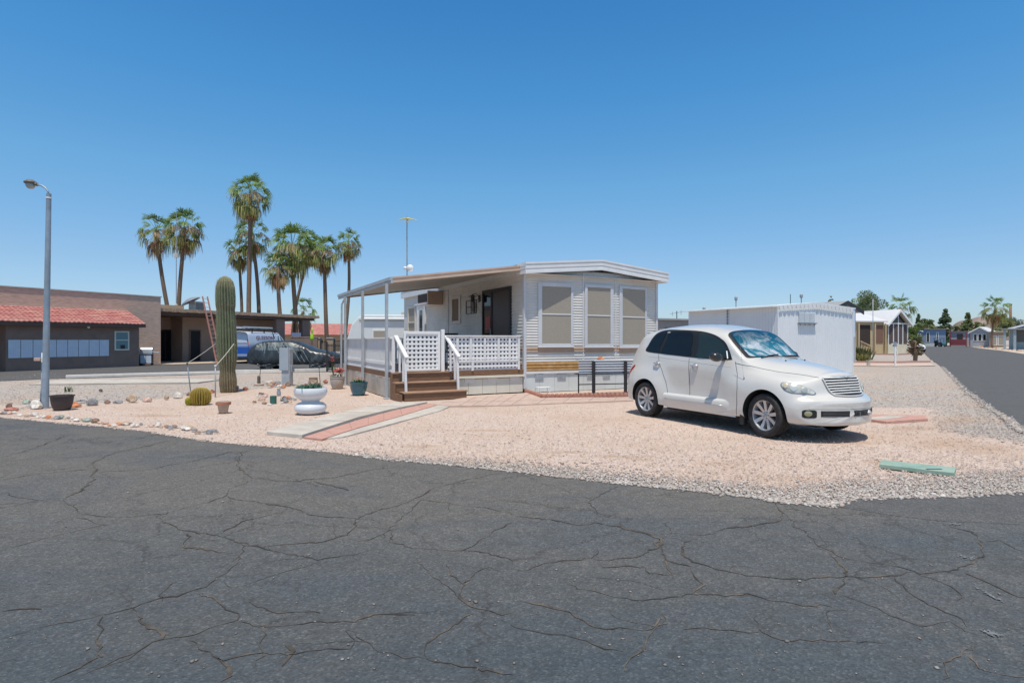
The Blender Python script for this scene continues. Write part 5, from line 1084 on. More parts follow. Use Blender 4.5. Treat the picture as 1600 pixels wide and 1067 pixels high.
for P_ in ([(-.52,1.02),(-.42,1.22),(-.22,1.35),(.05,1.38),(.05,1.0)],[(.13,1.0),(.13,1.385),(.85,1.40),(.85,.99)],[(.93,.99),(.93,1.40),(1.35,1.36),(1.70,1.17),(1.86,.98)]):
    mb = MB(); cc = (sum(p[0] for p in P_)/len(P_), sum(p[1] for p in P_)/len(P_)); dn_ = []
    for a, b_2 in zip(P_, P_[1:]+P_[:1]):
        for t_ in range(5): dn_.append((a[0]+(b_2[0]-a[0])*t_/5, a[1]+(b_2[1]-a[1])*t_/5))
    vs_ = [svc(*p) for p in dn_]+[svc(cc[0]+(p[0]-cc[0])*.5, cc[1]+(p[1]-cc[1])*.5) for p in dn_]+[svc(*cc)]; n0 = len(dn_)
    mb.add(vs_, [(i, n0+i, n0+(i+1)%n0, (i+1)%n0) for i in range(n0)]+[(n0+i, 2*n0, n0+(i+1)%n0) for i in range(n0)]); mb.build('side_window', wm_, sv, smooth=True)
mb = MB()
for q in range(14):      # pale fold lines of the plastic, running down from the roof edge
    u0 = -.4+q*.17+.05*math.sin(q*5); L0 = .25+.3*abs(math.sin(q*2.3)); pts_ = [svc(u0+.10*math.sin(q+t_*.4)*t_/6+.03*t_, 1.40-L0*t_/6, .014) for t_ in range(7)] if u0 < 1.35 else [svc(u0+.06*t_, 1.02-.1*t_, .014) for t_ in range(7)]
    mb.tube(pts_, .007, 4)
mb.build('wrap_fold', mat('plastic_fold', (.42,.50,.47), .35), sv)
for x_ in (0, 2.7): 
    for y_ in (-.74, .74): simple_wheel(sv, x_*k_, y_*k_, .32)
mb = MB(); mb.grid(lambda a, b: ((-.35+1.5*a)*k_, (-.93-.02*math.sin(b*9+a*14))*k_, (.33-.22*b*(.4+.6*abs(math.sin(a*5))))*k_), 16, 4); mb.build('cover_hem', plast, sv)
mb = MB(); mb.grid(lambda a, b: ((2.2+1.0*a)*k_, (-.95-.02*math.sin(b*9+a*14))*k_, (.36-.25*b)*k_), 10, 4); mb.build('cover_hem', plast, sv)
mb = MB(); mb.box(1.62*k_, 1.80*k_, -1.03*k_, -.92*k_, .88*k_, 1.0*k_); mb.build('door_mirror', M['black'], sv, bevel=.03)
mb = MB(); mb.box(3.32*k_, 3.62*k_, -.66*k_, .66*k_, .30*k_, .66*k_); mb.build('front_bumper', M['black'], sv, bevel=.08)
# white and blue work van with ladder rack
Yv = 34.6; van = thing('work_van', 'white and blue work van with roof rack parked nose away under the carport', 'van', (-16.58, 34.1, .005), R(84))
SV = [(-.05,[(0,.42),(.5,.42),(.92,.44),(.96,.62),(.97,1.0),(.95,1.35),(.86,1.78),(.5,1.87),(0,1.90)]),
      (.02,[(0,.38),(.5,.38),(.95,.40),(.99,.6),(1.0,1.0),(.98,1.38),(.88,1.83),(.5,1.92),(0,1.95)]),
      (3.1,[(0,.38),(.5,.38),(.95,.40),(.99,.6),(1.0,1.0),(.98,1.38),(.88,1.83),(.5,1.92),(0,1.95)]),
      (3.6,[(0,.38),(.5,.38),(.95,.40),(.99,.6),(1.0,1.0),(.97,1.36),(.86,1.74),(.5,1.83),(0,1.86)]),
      (4.1,[(0,.38),(.5,.38),(.95,.40),(.99,.6),(1.0,.95),(.95,1.22),(.84,1.44),(.5,1.52),(0,1.54)]),
      (4.5,[(0,.38),(.5,.38),(.95,.40),(.99,.6),(.99,.85),(.94,1.02),(.80,1.10),(.5,1.14),(0,1.16)]),
      (5.1,[(0,.38),(.5,.38),(.92,.40),(.96,.6),(.94,.78),(.88,.92),(.74,.98),(.5,1.0),(0,1.01)]),
      (5.3,[(0,.42),(.5,.42),(.82,.44),(.86,.56),(.84,.68),(.78,.76),(.64,.8),(.4,.82),(0,.83)])]
v_, f_ = loft_body(SV, 5, 6); vp = bpy.data.materials.new('van_paint'); vp.use_nodes = True; n_ = vp.node_tree; b_ = n_.nodes['Principled BSDF']; b_.inputs['Roughness'].default_value = .3; b_.inputs['Coat Weight'].default_value = .6
tc = node(n_, 'ShaderNodeTexCoord'); sp = node(n_, 'ShaderNodeSeparateXYZ'); n_.links.new(tc.outputs['Object'], sp.inputs[0]); rp = node(n_, 'ShaderNodeValToRGB'); mr = node(n_, 'ShaderNodeMapRange'); mr.inputs[1].default_value = 0; mr.inputs[2].default_value = 2; n_.links.new(sp.outputs[2], mr.inputs[0]); n_.links.new(mr.outputs[0], rp.inputs[0])
e = rp.color_ramp.elements; e[0].position = .47; e[0].color = (.012,.10,.42,1); e[1].position = .60; e[1].color = (.62,.66,.74,1); n_.links.new(rp.outputs[0], b_.inputs['Base Color'])
mk(v_, f_, 'body', vp, van)
for x_ in (.95, 4.35):
    for y_ in (-.86, .86): simple_wheel(van, x_, y_, .36, .24)
vb = BVHTree.FromPolygons([Vector(p) for p in v_], f_)
def vcast(u, z, off=.008):
    h_, n_, *_ = vb.ray_cast(Vector((u, -3, z)), Vector((0,1,0))); return h_+Vector((0,-off,0))
for s_ in (-1, 1):
    mb = MB(); mb.box(-.085, -.03, s_*.90-.055, s_*.90+.055, 1.10, 1.50); mb.build('tail_lamp', mat('van_tail_lens', (.5,.02,.02), .3), van, bevel=.015)
    mb = MB(); mb.box(-.075, -.03, s_*.46-.36, s_*.46+.36, 1.22, 1.70); mb.build('rear_window', M['mail'], van, bevel=.03)
mb = MB(); mb.box(-.16, -.05, -.95, .95, .42, .56); mb.build('rear_bumper', M['alloy'], van, bevel=.02)
mb = MB(); mb.box(-.062, -.052, -.012, .012, .55, 1.8); mb.build('shut_line', M['black'], van)
mb = MB(); mb.box(-.085, -.06, .12, .42, .72, .86); mb.build('number_plate', M['white'], van)
mb = MB(); ps = [(3.15,1.33),(3.22,1.66),(3.55,1.66),(3.85,1.42),(3.92,1.33)]; vs = [vcast(*p) for p in ps]; mb.add(vs, [tuple(range(5))]); mb.build('front_window', M['glass_dark'], van)
# lettering on the flank
tx = bpy.data.curves.new('lettering', 'FONT'); tx.body = 'GLEESON'; tx.size = .36; tx.extrude = .004; tx.space_character = 1.05; tx.offset = .001
to = bpy.data.objects.new('lettering', tx); COL.objects.link(to); to.parent = van; h_ = vcast(1.0, 1.40, .012); h2 = vcast(1.0, 1.7, .012)
to.location = (.62, h_.y-.0, 1.42); to.rotation_euler = (math.atan2(.3, h2.y-h_.y), 0, 0); tx.materials.append(mat('maroon_letters', (.20,.03,.06), .5))
to.scale = (1.28, .95, 1); bpy.context.view_layer.update(); tm_ = bpy.data.meshes.new_from_object(to.evaluated_get(bpy.context.evaluated_depsgraph_get())); tn = bpy.data.objects.new('lettering', tm_); COL.objects.link(tn); tn.parent = van; tn.location = to.location; tn.rotation_euler = to.rotation_euler; tn.scale = to.scale; bpy.data.objects.remove(to); tn.name = 'lettering'
rk = MB()
for x_ in (.35, 1.7, 3.0):
    rk.bar((x_, -.86, 1.84), (x_, -.90, 2.08), .05); rk.bar((x_, .86, 1.84), (x_, .90, 2.08), .05); rk.bar((x_, -.92, 2.08), (x_, .92, 2.08), .05)
rk.bar((.1,-.9,2.1),(3.3,-.9,2.1),.04); rk.bar((.1,.9,2.1),(3.3,.9,2.1),.04); rk.bar((2.5,-.91,2.1),(2.75,-1.0,1.5),.03)
rk.build('roof_rack', M['black'], van)
mb = MB(); mb.tube([(.0,-.5,2.16),(3.3,-.5,2.16)], .07); mb.tube([(.2,.4,2.18),(3.0,.4,2.18)], .06); mb.build('rack_tube', M['alloy'], van)
# ------------------------------------------------------------------ far red-roofed building, walls and gate beyond the carport
rb = thing('red_roof_building', 'far tan building with a red tile roof seen past the carport pillar', 'building', at(436, 72)+(0,), R(10))
L_ = 16.0
mb = MB(); mb.box(0, L_, 0, 6, 0, 2.1); mb.build('wall', M['tan_stucco'], rb)
mb = MB(); mb.grid(lambda a, b: (-.6+(L_+1.2)*a, -.7+4.2*b, 2.05+1.5*b+.05*abs(math.sin(a*150))), 450, 5); mb.build('roof', M['red_tile'], rb)
mb = MB(); mb.box(9.9, 11.2, -.05, .0, .95, 1.75); mb.build('window', M['glass_dark'], rb)
mb = MB(); mb.box(4.9,5.3,-.02,.0,1.0,1.4); mb.build('window', M['glass_dark'], rb)
mb = MB()
for k in range(5): mb.bar((7.5+k*.9, -.9, 2.3), (8.3+k*.9, -1.6, 2.0), .12, .05)
mb.build('pergola', M['brown_wood'], rb)
for i, (px, wd) in enumerate(((498.5, 5.5), (517, 9.5))):
    Y_ = 43; a = at(px, Y_); w_ = wd/F*Y_; t = thing('gate_pillar', ('narrow' if i == 0 else 'broad')+' tan stucco gate pillar behind the covered car', 'pillar', a+(0,), 0, 'gate pillars')
    mb = MB(); mb.box(-w_/2, w_/2, -.25, .25, 0, 1.52); mb.build('shaft', M['tan_stucco'], t, bevel=.02); mb = MB(); mb.box(-w_/2-.04, w_/2+.04, -.29, .29, 1.52, 1.6); mb.build('cap', M['concrete'], t)
def iron_fence(name, label, A, B, h, step=.11, m=None):
    t = thing(name, label, 'fence'); A = Vector((*A, 0)); B = Vector((*B, 0)); d = B-A; n = int(d.length/step)
    mb = MB()
    for i in range(n+1): p = A+d*i/n; mb.bar(p+Vector((0,0,.05)), p+Vector((0,0,h)), .018)
    mb.build('bars', m or M['black'], t); mb = MB(); mb.bar(A+Vector((0,0,.12)), B+Vector((0,0,.12)), .035); mb.bar(A+Vector((0,0,h-.08)), B+Vector((0,0,h-.08)), .035); mb.build('rails', m or M['black'], t)
    for p in (A, B): mb = MB(); mb.box(p.x-.03, p.x+.03, p.y-.03, p.y+.03, 0, h+.08); mb.build('post', m or M['black'], t)
    return t
iron_fence('iron_gate', 'black iron bar gate between the two tan gate pillars', at(501.5, 43), at(512, 43), 1.35)
iron_fence('iron_fence', 'black iron fence running right of the broad tan gate pillar', at(523, 43), at(545, 44), 1.4)
iron_fence('iron_fence', 'near black iron fence panel behind the pink flower pot', at(511, 25.5), at(534, 24.5), 1.25, .13)
lw = thing('low_block_wall', 'low brown block wall behind the covered car', 'wall', at(455, 42)+(0,), R(4)); mb = MB(); mb.box(0, 1.9, -.1, .1, 0, 1.60); mb.build('wall', M['stucco'], lw)
mb = MB(); mb.box(-.02, 1.92, -.12, .12, 1.6, 1.64); mb.build('cap', M['block'], lw)
nb = thing('blue_banner', 'small blue grey banner board above the low wall by the carport pillar', 'banner', at(455.5, 41.6)+(1.64,), R(4)); mb = MB(); mb.box(0, .68, -.02, .02, 0.02, .30); mb.build('panel', mat('blue_board', (.16,.22,.36), .7), nb); mb = MB(); mb.bar((.05,0,-.1),(.05,0,.05),.03); mb.bar((.6,0,-.1),(.6,0,.05),.03); mb.build('bracket', M['black'], nb)
lf = thing('closed_parasol', 'lime green closed parasol standing right of the carport pillar', 'parasol', at(487.5, 41)+(0,), 0); mb = MB(); mb.tube([(0,0,0),(0,0,2.2)], .02); mb.build('pole', M['black'], lf)
mb = MB(); mb.lathe([(.15,1.4),(.13,1.52),(.14,1.6),(.10,1.8),(.05,1.98),(.07,2.02),(.02,2.3)], (0,0,0), 12); mb.build('canopy', mat('lime_cloth', (.36,.62,.03), .8, var=.15), lf, smooth=True)
# ------------------------------------------------------------------ travel trailer behind the deck
rv = thing('travel_trailer', 'white travel trailer with rounded nose parked behind the porch deck', 'trailer', at(541, 27)+(.0,), R(6))
mb = MB(); pf = [(.10,.55),(.0,.95),(.05,1.5),(.25,2.15),(.55,2.5),(.85,2.62),(7.0,2.62),(7.0,.5),(.5,.5)]
mb.prismy(pf, 0, 2.4); mb.build('body', mat('rv_white', (.66,.68,.68), .45, var=.03), rv, bevel=.05)
mb = MB(); mb.box(1.2, 2.0, -.02, 0, 1.35, 1.92); o = mb.build('window', M['white'], rv, bevel=.02); mb = MB(); mb.box(1.27, 1.93, -.032, -.021, 1.43, 1.85); mb.build('glass_pane', M['shade_screen'], o)
mb = MB(); mb.box(.6, 6.9, -.02, -.001, 2.32, 2.38); mb.box(.15, 6.9, -.015, -.001, .95, 1.05); mb.box(.15, 2.2, -.015, -.001, 1.12, 1.18); mb.build('body_stripe', M['steel'], rv)
mb = MB(); mb.tube([(.7,-.08,2.42),(4.2,-.08,2.42)], .05); mb.build('awning_roll', M['white_b'], rv); mb = MB(); mb.box(2.5,3.2,.8,1.5,2.62,2.82); mb.build('roof_vent', M['concrete'], rv, bevel=.04)
for x_ in (3.2, 4.1): simple_wheel(rv, x_, .15, .36)
# ------------------------------------------------------------------ plants, pots, yard things
def leaf_mat(name, c, var=.35, rough=.55):
    m = attr_mat(name, 'Col', rough, .2, 8); return m
M['leafy'] = attr_mat('foliage', 'Col', .6, .2, 6)
n_ = M['leafy'].node_tree; b_ = n_.nodes['Principled BSDF']; tl_ = node(n_, 'ShaderNodeBsdfTranslucent'); n_.links.new(b_.inputs['Base Color'].links[0].from_socket, tl_.inputs['Color']); mxs = node(n_, 'ShaderNodeMixShader'); mxs.inputs[0].default_value = .42
n_.links.new(b_.outputs[0], mxs.inputs[1]); n_.links.new(tl_.outputs[0], mxs.inputs[2]); n_.links.new(mxs.outputs[0], n_.nodes['Material Output'].inputs['Surface'])
def soup(name, V, FC, cols, parent=None, m=None, kind=None):
    """mesh from numpy arrays, one colour per vertex"""
    me = bpy.data.meshes.new(name); V = np.asarray(V, np.float32); k = FC.shape[1]
    me.vertices.add(len(V)); me.vertices.foreach_set('co', V.ravel()); me.loops.add(FC.size); me.loops.foreach_set('vertex_index', FC.astype(np.int32).ravel())
    me.polygons.add(len(FC)); me.polygons.foreach_set('loop_start', np.arange(0, FC.size, k, dtype=np.int32)); me.update(calc_edges=True)
    ca = me.color_attributes.new('Col', 'FLOAT_COLOR', 'POINT'); ca.data.foreach_set('color', np.c_[cols, np.ones(len(V))].astype(np.float32).ravel())
    me.materials.append(m or M['leafy']); o = bpy.data.objects.new(name, me); COL.objects.link(o)
    if parent: o.parent = parent
    return o
def fan_leaf(rs, org, az, el, pl, R_, nseg, droop, c, spread=150, curl=.5):
    """one palmate leaf: returns verts, quads, colours"""
    d = np.array([math.cos(az)*math.cos(el), math.sin(az)*math.cos(el), math.sin(el)]); s = np.array([-math.sin(az), math.cos(az), 0]); n = np.cross(s, d)*-1
    if n[2] < 0: n = -n
    ro = rs.uniform(-.9,.9); s, n = s*math.cos(ro)+n*math.sin(ro), n*math.cos(ro)-s*math.sin(ro)
    V = []; Q = []; C = []
    p0 = np.array(org); hub = p0+d*pl+np.array([0,0,-droop*pl*.25])
    w = .018; V += [p0-s*w, p0+s*w, hub+s*w*.7, hub-s*w*.7]; Q.append((0,1,2,3)); C += [np.array(c)*1.1]*4
    for k in range(nseg):
        a = math.radians((k/(nseg-1)-.5)*spread+rs.uniform(-4,4)); L = R_*(1-.28*abs(k/(nseg-1)-.5)*2)*rs.uniform(.85,1.1)
        dk = d*math.cos(a)+s*math.sin(a); sk = np.cross(dk, n); wd = R_*.042
        m1 = hub+dk*L*.5+n*(.04*(-1)**k)*R_; tip = hub+dk*L*(.86-.2*droop)+np.array([0,0,-1])*L*(.30+droop*rs.uniform(.5,1.1))*curl*1.2
        b = len(V); V += [hub-sk*.012, hub+sk*.012, m1+sk*wd, m1-sk*wd, tip+sk*.012, tip-sk*.012]; Q += [(b,b+1,b+2,b+3),(b+3,b+2,b+4,b+5)]
        cc = np.array(c)*rs.uniform(.7,1.35); C += [cc*.8]*2+[cc]*2+[cc*1.15+np.array([.03,.02,.0])]*2
    return V, Q, C
def palm(label, px_b, py_b, px_t, py_t, Y, R_=1.0, seed=0, n=34, group='fan palms behind the clubhouse', trunk_r=.17, skirt=14, stalks=14, lean=0):
    """trunk passes (px_b,py_b) and ends at the crown heart (px_t,py_t), all at depth Y"""
    R_ *= .9; trunk_r *= .85; rs = np.random.RandomState(seed); xt, zt = (px_t-CX)/F*Y, zat(py_t, Y); xb, zb = (px_b-CX)/F*Y, zat(py_b, Y)
    sl = (xt-xb)/(zt-zb); x0 = xb-sl*zb*.5
    t = thing('palm_tree', label, 'palm', (x0, Y, 0), 0, group)
    path = []
    for i in range(13):
        z = zt*i/12; 
        x = (xb+(xt-xb)*(z-zb)/(zt-zb) if z > zb else x0+(xb-x0)*(z/zb)**1.5)-x0 + lean*math.sin(math.pi*i/12)
        path.append((x, .1*math.sin(i*.5+seed), z))
    mb = MB(); mb.tube(path, [trunk_r*(1.25-.35*i/12+(.12 if i == 12 else 0)) for i in range(13)], 10); mb.build('trunk', M['palm_trunk'], t, smooth=True)
    hx, hz = path[-1][0], path[-1][2]
    def collect(specs, name, col):
        V = []; Q = []; C = []
        for sp in specs:
            v, q, c = fan_leaf(rs, *sp); b = len(V); V += v; Q += [tuple(i+b for i in f) for f in q]; C += c
        if V: soup(name, V, np.array(Q), np.clip(np.array(C), 0, 1), t)
    gr = []
    for i in range(n):
        f = i/n; el = math.radians(70-138*f**.9+rs.uniform(-14,14)); az = i*2.39996+rs.uniform(-.3,.3); dr = max(0, .9-math.sin(el))*.75
        cgreen = np.array([.155,.235,.06])*rs.uniform(.7,1.4) if f < .55 else np.array([.28,.29,.09])*rs.uniform(.7,1.3)
        if f > .8 and rs.rand() < .5: cgreen = np.array([.30,.20,.09])
        gr.append(((hx, .1, hz+.15*(1-f)), az, el, R_*rs.uniform(.75,1.05), R_*rs.uniform(.70,.95), 13, dr, cgreen))
    collect(gr, 'crown', None)
    sk = [((hx, .1, hz-.1-.1*R_), rs.uniform(0, 6.28), math.radians(rs.uniform(-78,-55)), R_*rs.uniform(.4,.8), R_*rs.uniform(.6,.9), 10, 1.0, np.array([.36,.21,.12])*rs.uniform(.7,1.3), 90) for i in range(skirt)]
    collect(sk, 'dead_fronds', None)
    V = []; Q = []; C = []       # pale flower stalks
    for i in range(stalks):
        az = rs.uniform(0, 6.28); L = R_*rs.uniform(1.1,1.7); d = np.array([math.cos(az), math.sin(az), 0]); p = np.array([hx, .1, hz])
        for k in range(26):
            f = rs.uniform(.35,1); q = p+d*L*f+np.array([0,0,L*(.55*f-.85*f*f)]); l = R_*rs.uniform(.15,.4); dd = np.array([rs.randn()*.35, rs.randn()*.35, -1])*l; w = np.array([-d[1], d[0], 0])*.018+np.array([0,0,.004])
            b = len(V); V += [q-w, q+w, q+dd+w*.6, q+dd-w*.6]; Q.append((b,b+1,b+2,b+3)); cc = np.array([.55,.42,.27])*rs.uniform(.75,1.25); C += [cc]*4
    if V: soup('flower_stalks', V, np.array(Q), np.clip(np.array(C),0,1), t)
    return t
#      label                                                              xb   yb   xt   yt   Y
palm('leftmost fan palm of the left pair, its trunk leaning left', 261, 474, 243, 362, 46, 1.12, 1)
palm('fan palm with pale flower skirts beside the roof pole, right one of the left pair', 280.5, 475, 287, 356, 45, 1.22, 2, 50, stalks=22)
palm('tallest fan palm rising above all the others', 389.5, 486, 390, 303, 47, 1.30, 3, 54, trunk_r=.19, stalks=22)
palm('dark green fan palm directly behind the tallest palm trunk', 403, 487, 394, 366, 50, 1.25, 4, lean=.1, stalks=10)
palm('small fan palm just left of the tallest palm trunk', 377, 485, 374, 392, 50, 1.0, 5, 40, trunk_r=.14)
palm('broad bushy fan palm in the middle of the right cluster', 461, 489, 456, 385, 46, 1.42, 6, 60, trunk_r=.19, stalks=26)
palm('short fan palm with brown dead skirt left of the bushy one', 437.5, 488, 434, 418, 45, 1.0, 7, 36, skirt=34)
palm('fan palm half hidden behind the right side of the bushy one', 463, 478, 484, 385, 52, 1.1, 8, 40, trunk_r=.14)
palm('fan palm with long bare trunk second from the right of the row', 510, 500, 505, 392, 47, 1.12, 9, 46)
palm('smallest neat fan palm at the right end of the row', 538, 500, 544, 380, 48, .92, 10, 40, trunk_r=.14, lean=.25)
palm('little low palm peeping over the carport roof', 470, 510, 474, 487, 52, .95, 11, 26, trunk_r=.15, skirt=3, stalks=0)
palm('single fan palm standing far down the street behind the white gabled house', 1551, 520, 1555, 482, 100, 1.75, 12, 44, group='far palms', trunk_r=.19)
palm('palm crown showing behind the gable of the yellow house', 1410, 520, 1407, 482, 78, 1.5, 13, 34, group='far palms', trunk_r=.19, stalks=8)
# ------------------------------------------------------------------ saguaro-like column cactus
xc, yc = g(354, 612.5); ka = yc/F
ct = thing('column_cactus', 'tall thick column cactus with waisted ribbed body roped to two stakes', 'cactus', (xc, yc, 0), .4)
prof = [(0,.21),(.2,.235),(.35,.235),(.55,.205),(.68,.215),(.9,.26),(1.2,.275),(1.6,.27),(2.0,.255),(2.25,.245),(2.35,.265),(2.6,.27),(2.85,.255),(3.0,.215),(3.10,.14),(3.15,.05)]
zz = np.array([p[0] for p in prof]); rr_ = np.array([p[1] for p in prof])*.90; NR = 20; nz_, na_ = 130, NR*8
hz_ = np.linspace(0, 3.15, nz_); r0 = np.interp(hz_, zz, rr_); xs_c = .035*np.interp(hz_, [0,1.3,2.2,3.15], [1.2,0.2,-.6,-1.0])
V = []; C = []
rs = np.random.RandomState(5)
for i in range(nz_):
    for j in range(na_):
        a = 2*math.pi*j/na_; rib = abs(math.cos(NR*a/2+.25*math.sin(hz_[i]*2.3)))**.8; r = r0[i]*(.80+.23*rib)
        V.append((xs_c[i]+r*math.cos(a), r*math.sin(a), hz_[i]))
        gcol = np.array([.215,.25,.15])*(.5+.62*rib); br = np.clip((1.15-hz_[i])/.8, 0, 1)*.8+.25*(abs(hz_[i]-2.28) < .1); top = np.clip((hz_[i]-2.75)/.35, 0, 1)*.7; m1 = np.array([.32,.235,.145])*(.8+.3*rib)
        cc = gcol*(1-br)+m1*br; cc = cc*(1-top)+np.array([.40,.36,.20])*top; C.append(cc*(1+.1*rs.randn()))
Q = np.array([(i*na_+j, i*na_+(j+1)%na_, (i+1)*na_+(j+1)%na_, (i+1)*na_+j) for i in range(nz_-1) for j in range(na_)])
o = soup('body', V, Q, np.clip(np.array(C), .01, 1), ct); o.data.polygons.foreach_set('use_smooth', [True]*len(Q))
V = []; T = []; C = []
for k in range(NR):
    for z in np.arange(.06, 3.12, .034):
        a = (2*math.pi*k-.5*math.sin(z*2.3))/NR; r = np.interp(z, zz, rr_)*1.03; cx_ = .035*np.interp(z, [0,1.3,2.2,3.15], [1.2,.2,-.6,-1.0]); p = np.array([cx_+r*math.cos(a), r*math.sin(a), z])
        for q in range(4):
            d = np.array([math.cos(a), math.sin(a), 0])*rs.uniform(.3,1)+np.array([-math.sin(a), math.cos(a), 0])*rs.uniform(-.9,.9)+np.array([0,0,rs.uniform(-.6,.9)]); d *= rs.uniform(.02,.042)*(1+.6*(z > 2.8)); s = np.array([-math.sin(a), math.cos(a), .5])*.0026
            b = len(V); V += [p-s, p+s, p+d]; T.append((b,b+1,b+2)); C += [np.array([.60,.56,.42])*rs.uniform(.7,1.2)]*3
soup('spines', V, np.array(T), np.clip(np.array(C),0,1), ct)
# stakes and ropes
def tube_thing(name, label, cat, m, pts, r, extra=None, cap=None):
    t = thing(name, label, cat, (pts[0][0], pts[0][1], 0)); o = Vector((pts[0][0], pts[0][1], 0)); mb = MB(); mb.tube([Vector(p)-o for p in pts], r, 8); mb.build('shaft', m, t, smooth=True); 
    if cap: mb = MB(); q = Vector(pts[-1])-o; mb.lathe([(r*1.5,-.03),(r*1.5,.005),(r*.6,.012)], q, 10); mb.build('cap', cap, t)
    return t
sA = (*g(298.5, 611.5), 0); sAt = (*at(292.5, sA[1]-.15), zat(567.5, sA[1]-.15)); sB = (*g(336.5, 620), 0); sBt = (*at(336.5, sB[1]), zat(571, sB[1]))
tube_thing('cactus_stake', 'leaning steel stake left of the column cactus', 'stake', M['steel'], [(sA[0], sA[1], -.1), sAt], .015, cap=M['black'])
tube_thing('cactus_stake', 'upright steel stake right in front of the column cactus', 'stake', M['steel'], [(sB[0], sB[1], -.1), sBt], .016, cap=M['white'])
rp_ = mat('pale_rope', (.62,.58,.50), .8)
zr1 = zat(537, yc)
def rope(name, label, A, B, sag):
    A = Vector(A); B = Vector(B); mb = MB(); mb.tube([A.lerp(B, t/8)+Vector((0,0,-sag*math.sin(math.pi*t/8))) for t in range(9)], .008, 6); o = mb.build(name, rp_, None, smooth=True); return tag(o, label, 'rope')
rope('guy_rope', 'pale rope from the left stake to the column cactus', sAt, (xc-.27, yc-.05, zr1), .02)
rope('guy_rope', 'pale rope from the front stake to the right side of the column cactus', (sBt[0], sBt[1], sBt[2]-.02), (xc+.26, yc-.12, zr1), .02)
# ------------------------------------------------------------------ golden barrel cacti
def barrel(label, px, py, r, h, nr, seed, col=(.34,.26,.06), sp=(.80,.60,.12), dens_=1.0):
    x, y = g(px, py); t = thing('barrel_cactus', label, 'cactus', (x, y, 0), seed); rs = np.random.RandomState(seed); V = []; C = []; nz_, na_ = 26, nr*6
    def R0(f): return r*max(0, 1-abs(2*f-.92)**2.8/1.25)**.5 if f < .99 else r*.05
    for i in range(nz_+1):
        f = i/nz_
        for j in range(na_):
            a = 2*math.pi*j/na_; rib = abs(math.cos(nr*a/2))**.7; rr2 = R0(f)*(.76+.24*rib); V.append((rr2*math.cos(a), rr2*math.sin(a), h*f-.0)); C.append(np.array(col)*(.5+.6*rib)*(1 if f < .93 else 1.3))
    Q = np.array([(i*na_+j, i*na_+(j+1)%na_, (i+1)*na_+(j+1)%na_, (i+1)*na_+j) for i in range(nz_) for j in range(na_)]); o = soup('body', V, Q, np.array(C), t); o.data.polygons.foreach_set('use_smooth', [True]*len(Q))
    V = []; T = []; C = []
    for k in range(nr):
        for f in np.linspace(.04, .97, int(26*dens_)):
            a = 2*math.pi*k/nr; q = R0(f)*1.0; p = np.array([q*math.cos(a), q*math.sin(a), h*f])
            for m_ in range(6):
                d = np.array([math.cos(a), math.sin(a), (f-.45)*1.6])*rs.uniform(.2,1)+np.array([-math.sin(a), math.cos(a), 0])*rs.uniform(-1,1)+np.array([0,0,rs.uniform(-.7,.7)]); d *= r*.13; s = np.array([-math.sin(a), math.cos(a), .4])*.0030
                b = len(V); V += [p-s, p+s, p+d]; T.append((b,b+1,b+2)); C += [np.array(sp)*rs.uniform(.7,1.2)]*3
    soup('spines', V, np.array(T), np.clip(np.array(C),0,1), t); return t
barrel('large golden barrel cactus with dense yellow spines', 313.5, 632, .205, .37, 24, 3)
barrel('small bright yellow ball cactus touching the large barrel cactus', 296, 632.5, .085, .165, 16, 4, (.45,.42,.03), (.72,.66,.10), .6)
barrel('far small column cactus top poking above the white shed roof', 1298, 560, .2, .2, 12, 5) if 0 else None
# ------------------------------------------------------------------ pots
def pot(name, label, px, py, prof, m, seg=28, soil=True, extra=None, rot=0, dy=0):
    x, y = g(px, py); t = thing(name, label, 'pot', (x, y+prof[0][0]+dy, 0), rot); mb = MB(); mb.lathe(prof, (0,0,0), seg, cap=False); mb.add([(prof[0][0]*math.cos(2*math.pi*k/seg), prof[0][0]*math.sin(2*math.pi*k/seg), prof[0][1]) for k in range(seg)], [tuple(range(seg-1,-1,-1))]); mb.build('body', m, t, smooth=True, sharp=50)
    if soil: 
        zs = prof[-1][1]; mb = MB(); mb.lathe([(0,0),(prof[-1][0]+.004,0)], (0,0,zs), seg, cap=False); mb.build('soil', mat('potting_soil', (.09,.06,.045), .95, bump=.01, bs=60), t)
    return t
pot('black_planter', 'dark brown plastic planter at the foot of the lamp post', 89.5, 641.5, [(.12,0),(.15,.03),(.18,.13),(.195,.25),(.195,.275),(.215,.28),(.215,.30),(.19,.30),(.18,.26)], mat('brown_plastic', (.055,.040,.038), .6, var=.15))
pot('clay_pot', 'small faded terracotta pot with red rim alone on the pink gravel', 346, 645.5, [(.075,0),(.08,.01),(.105,.15),(.125,.155),(.13,.21),(.115,.21),(.10,.16)], mat('bleached_clay', (.46,.34,.26), .9, var=.15, vs=9), rot=1)
x_, y_ = g(346, 645.5); cpt = [o for o in COL.objects if o.name.startswith('clay_pot')][0]; mb = MB(); mb.lathe([(.131,.155),(.136,.16),(.138,.212),(.118,.214)], (0,0,0), 28, cap=False); mb.build('rim', mat('clay_rim', (.42,.19,.12), .85, var=.15), cpt, smooth=True, sharp=40)
ur = pot('white_urn', 'white double bowl urn planter with low green succulents', 479.5, 648, [(.20,0),(.24,.015),(.285,.06),(.30,.11),(.285,.165),(.24,.205),(.17,.225),(.16,.24),(.17,.255),(.25,.30),(.30,.36),(.31,.43),(.30,.485),(.29,.50),(.275,.50),(.265,.46)], mat('glazed_white', (.66,.68,.70), .25, var=.05, vs=2, coat=.4), 40)
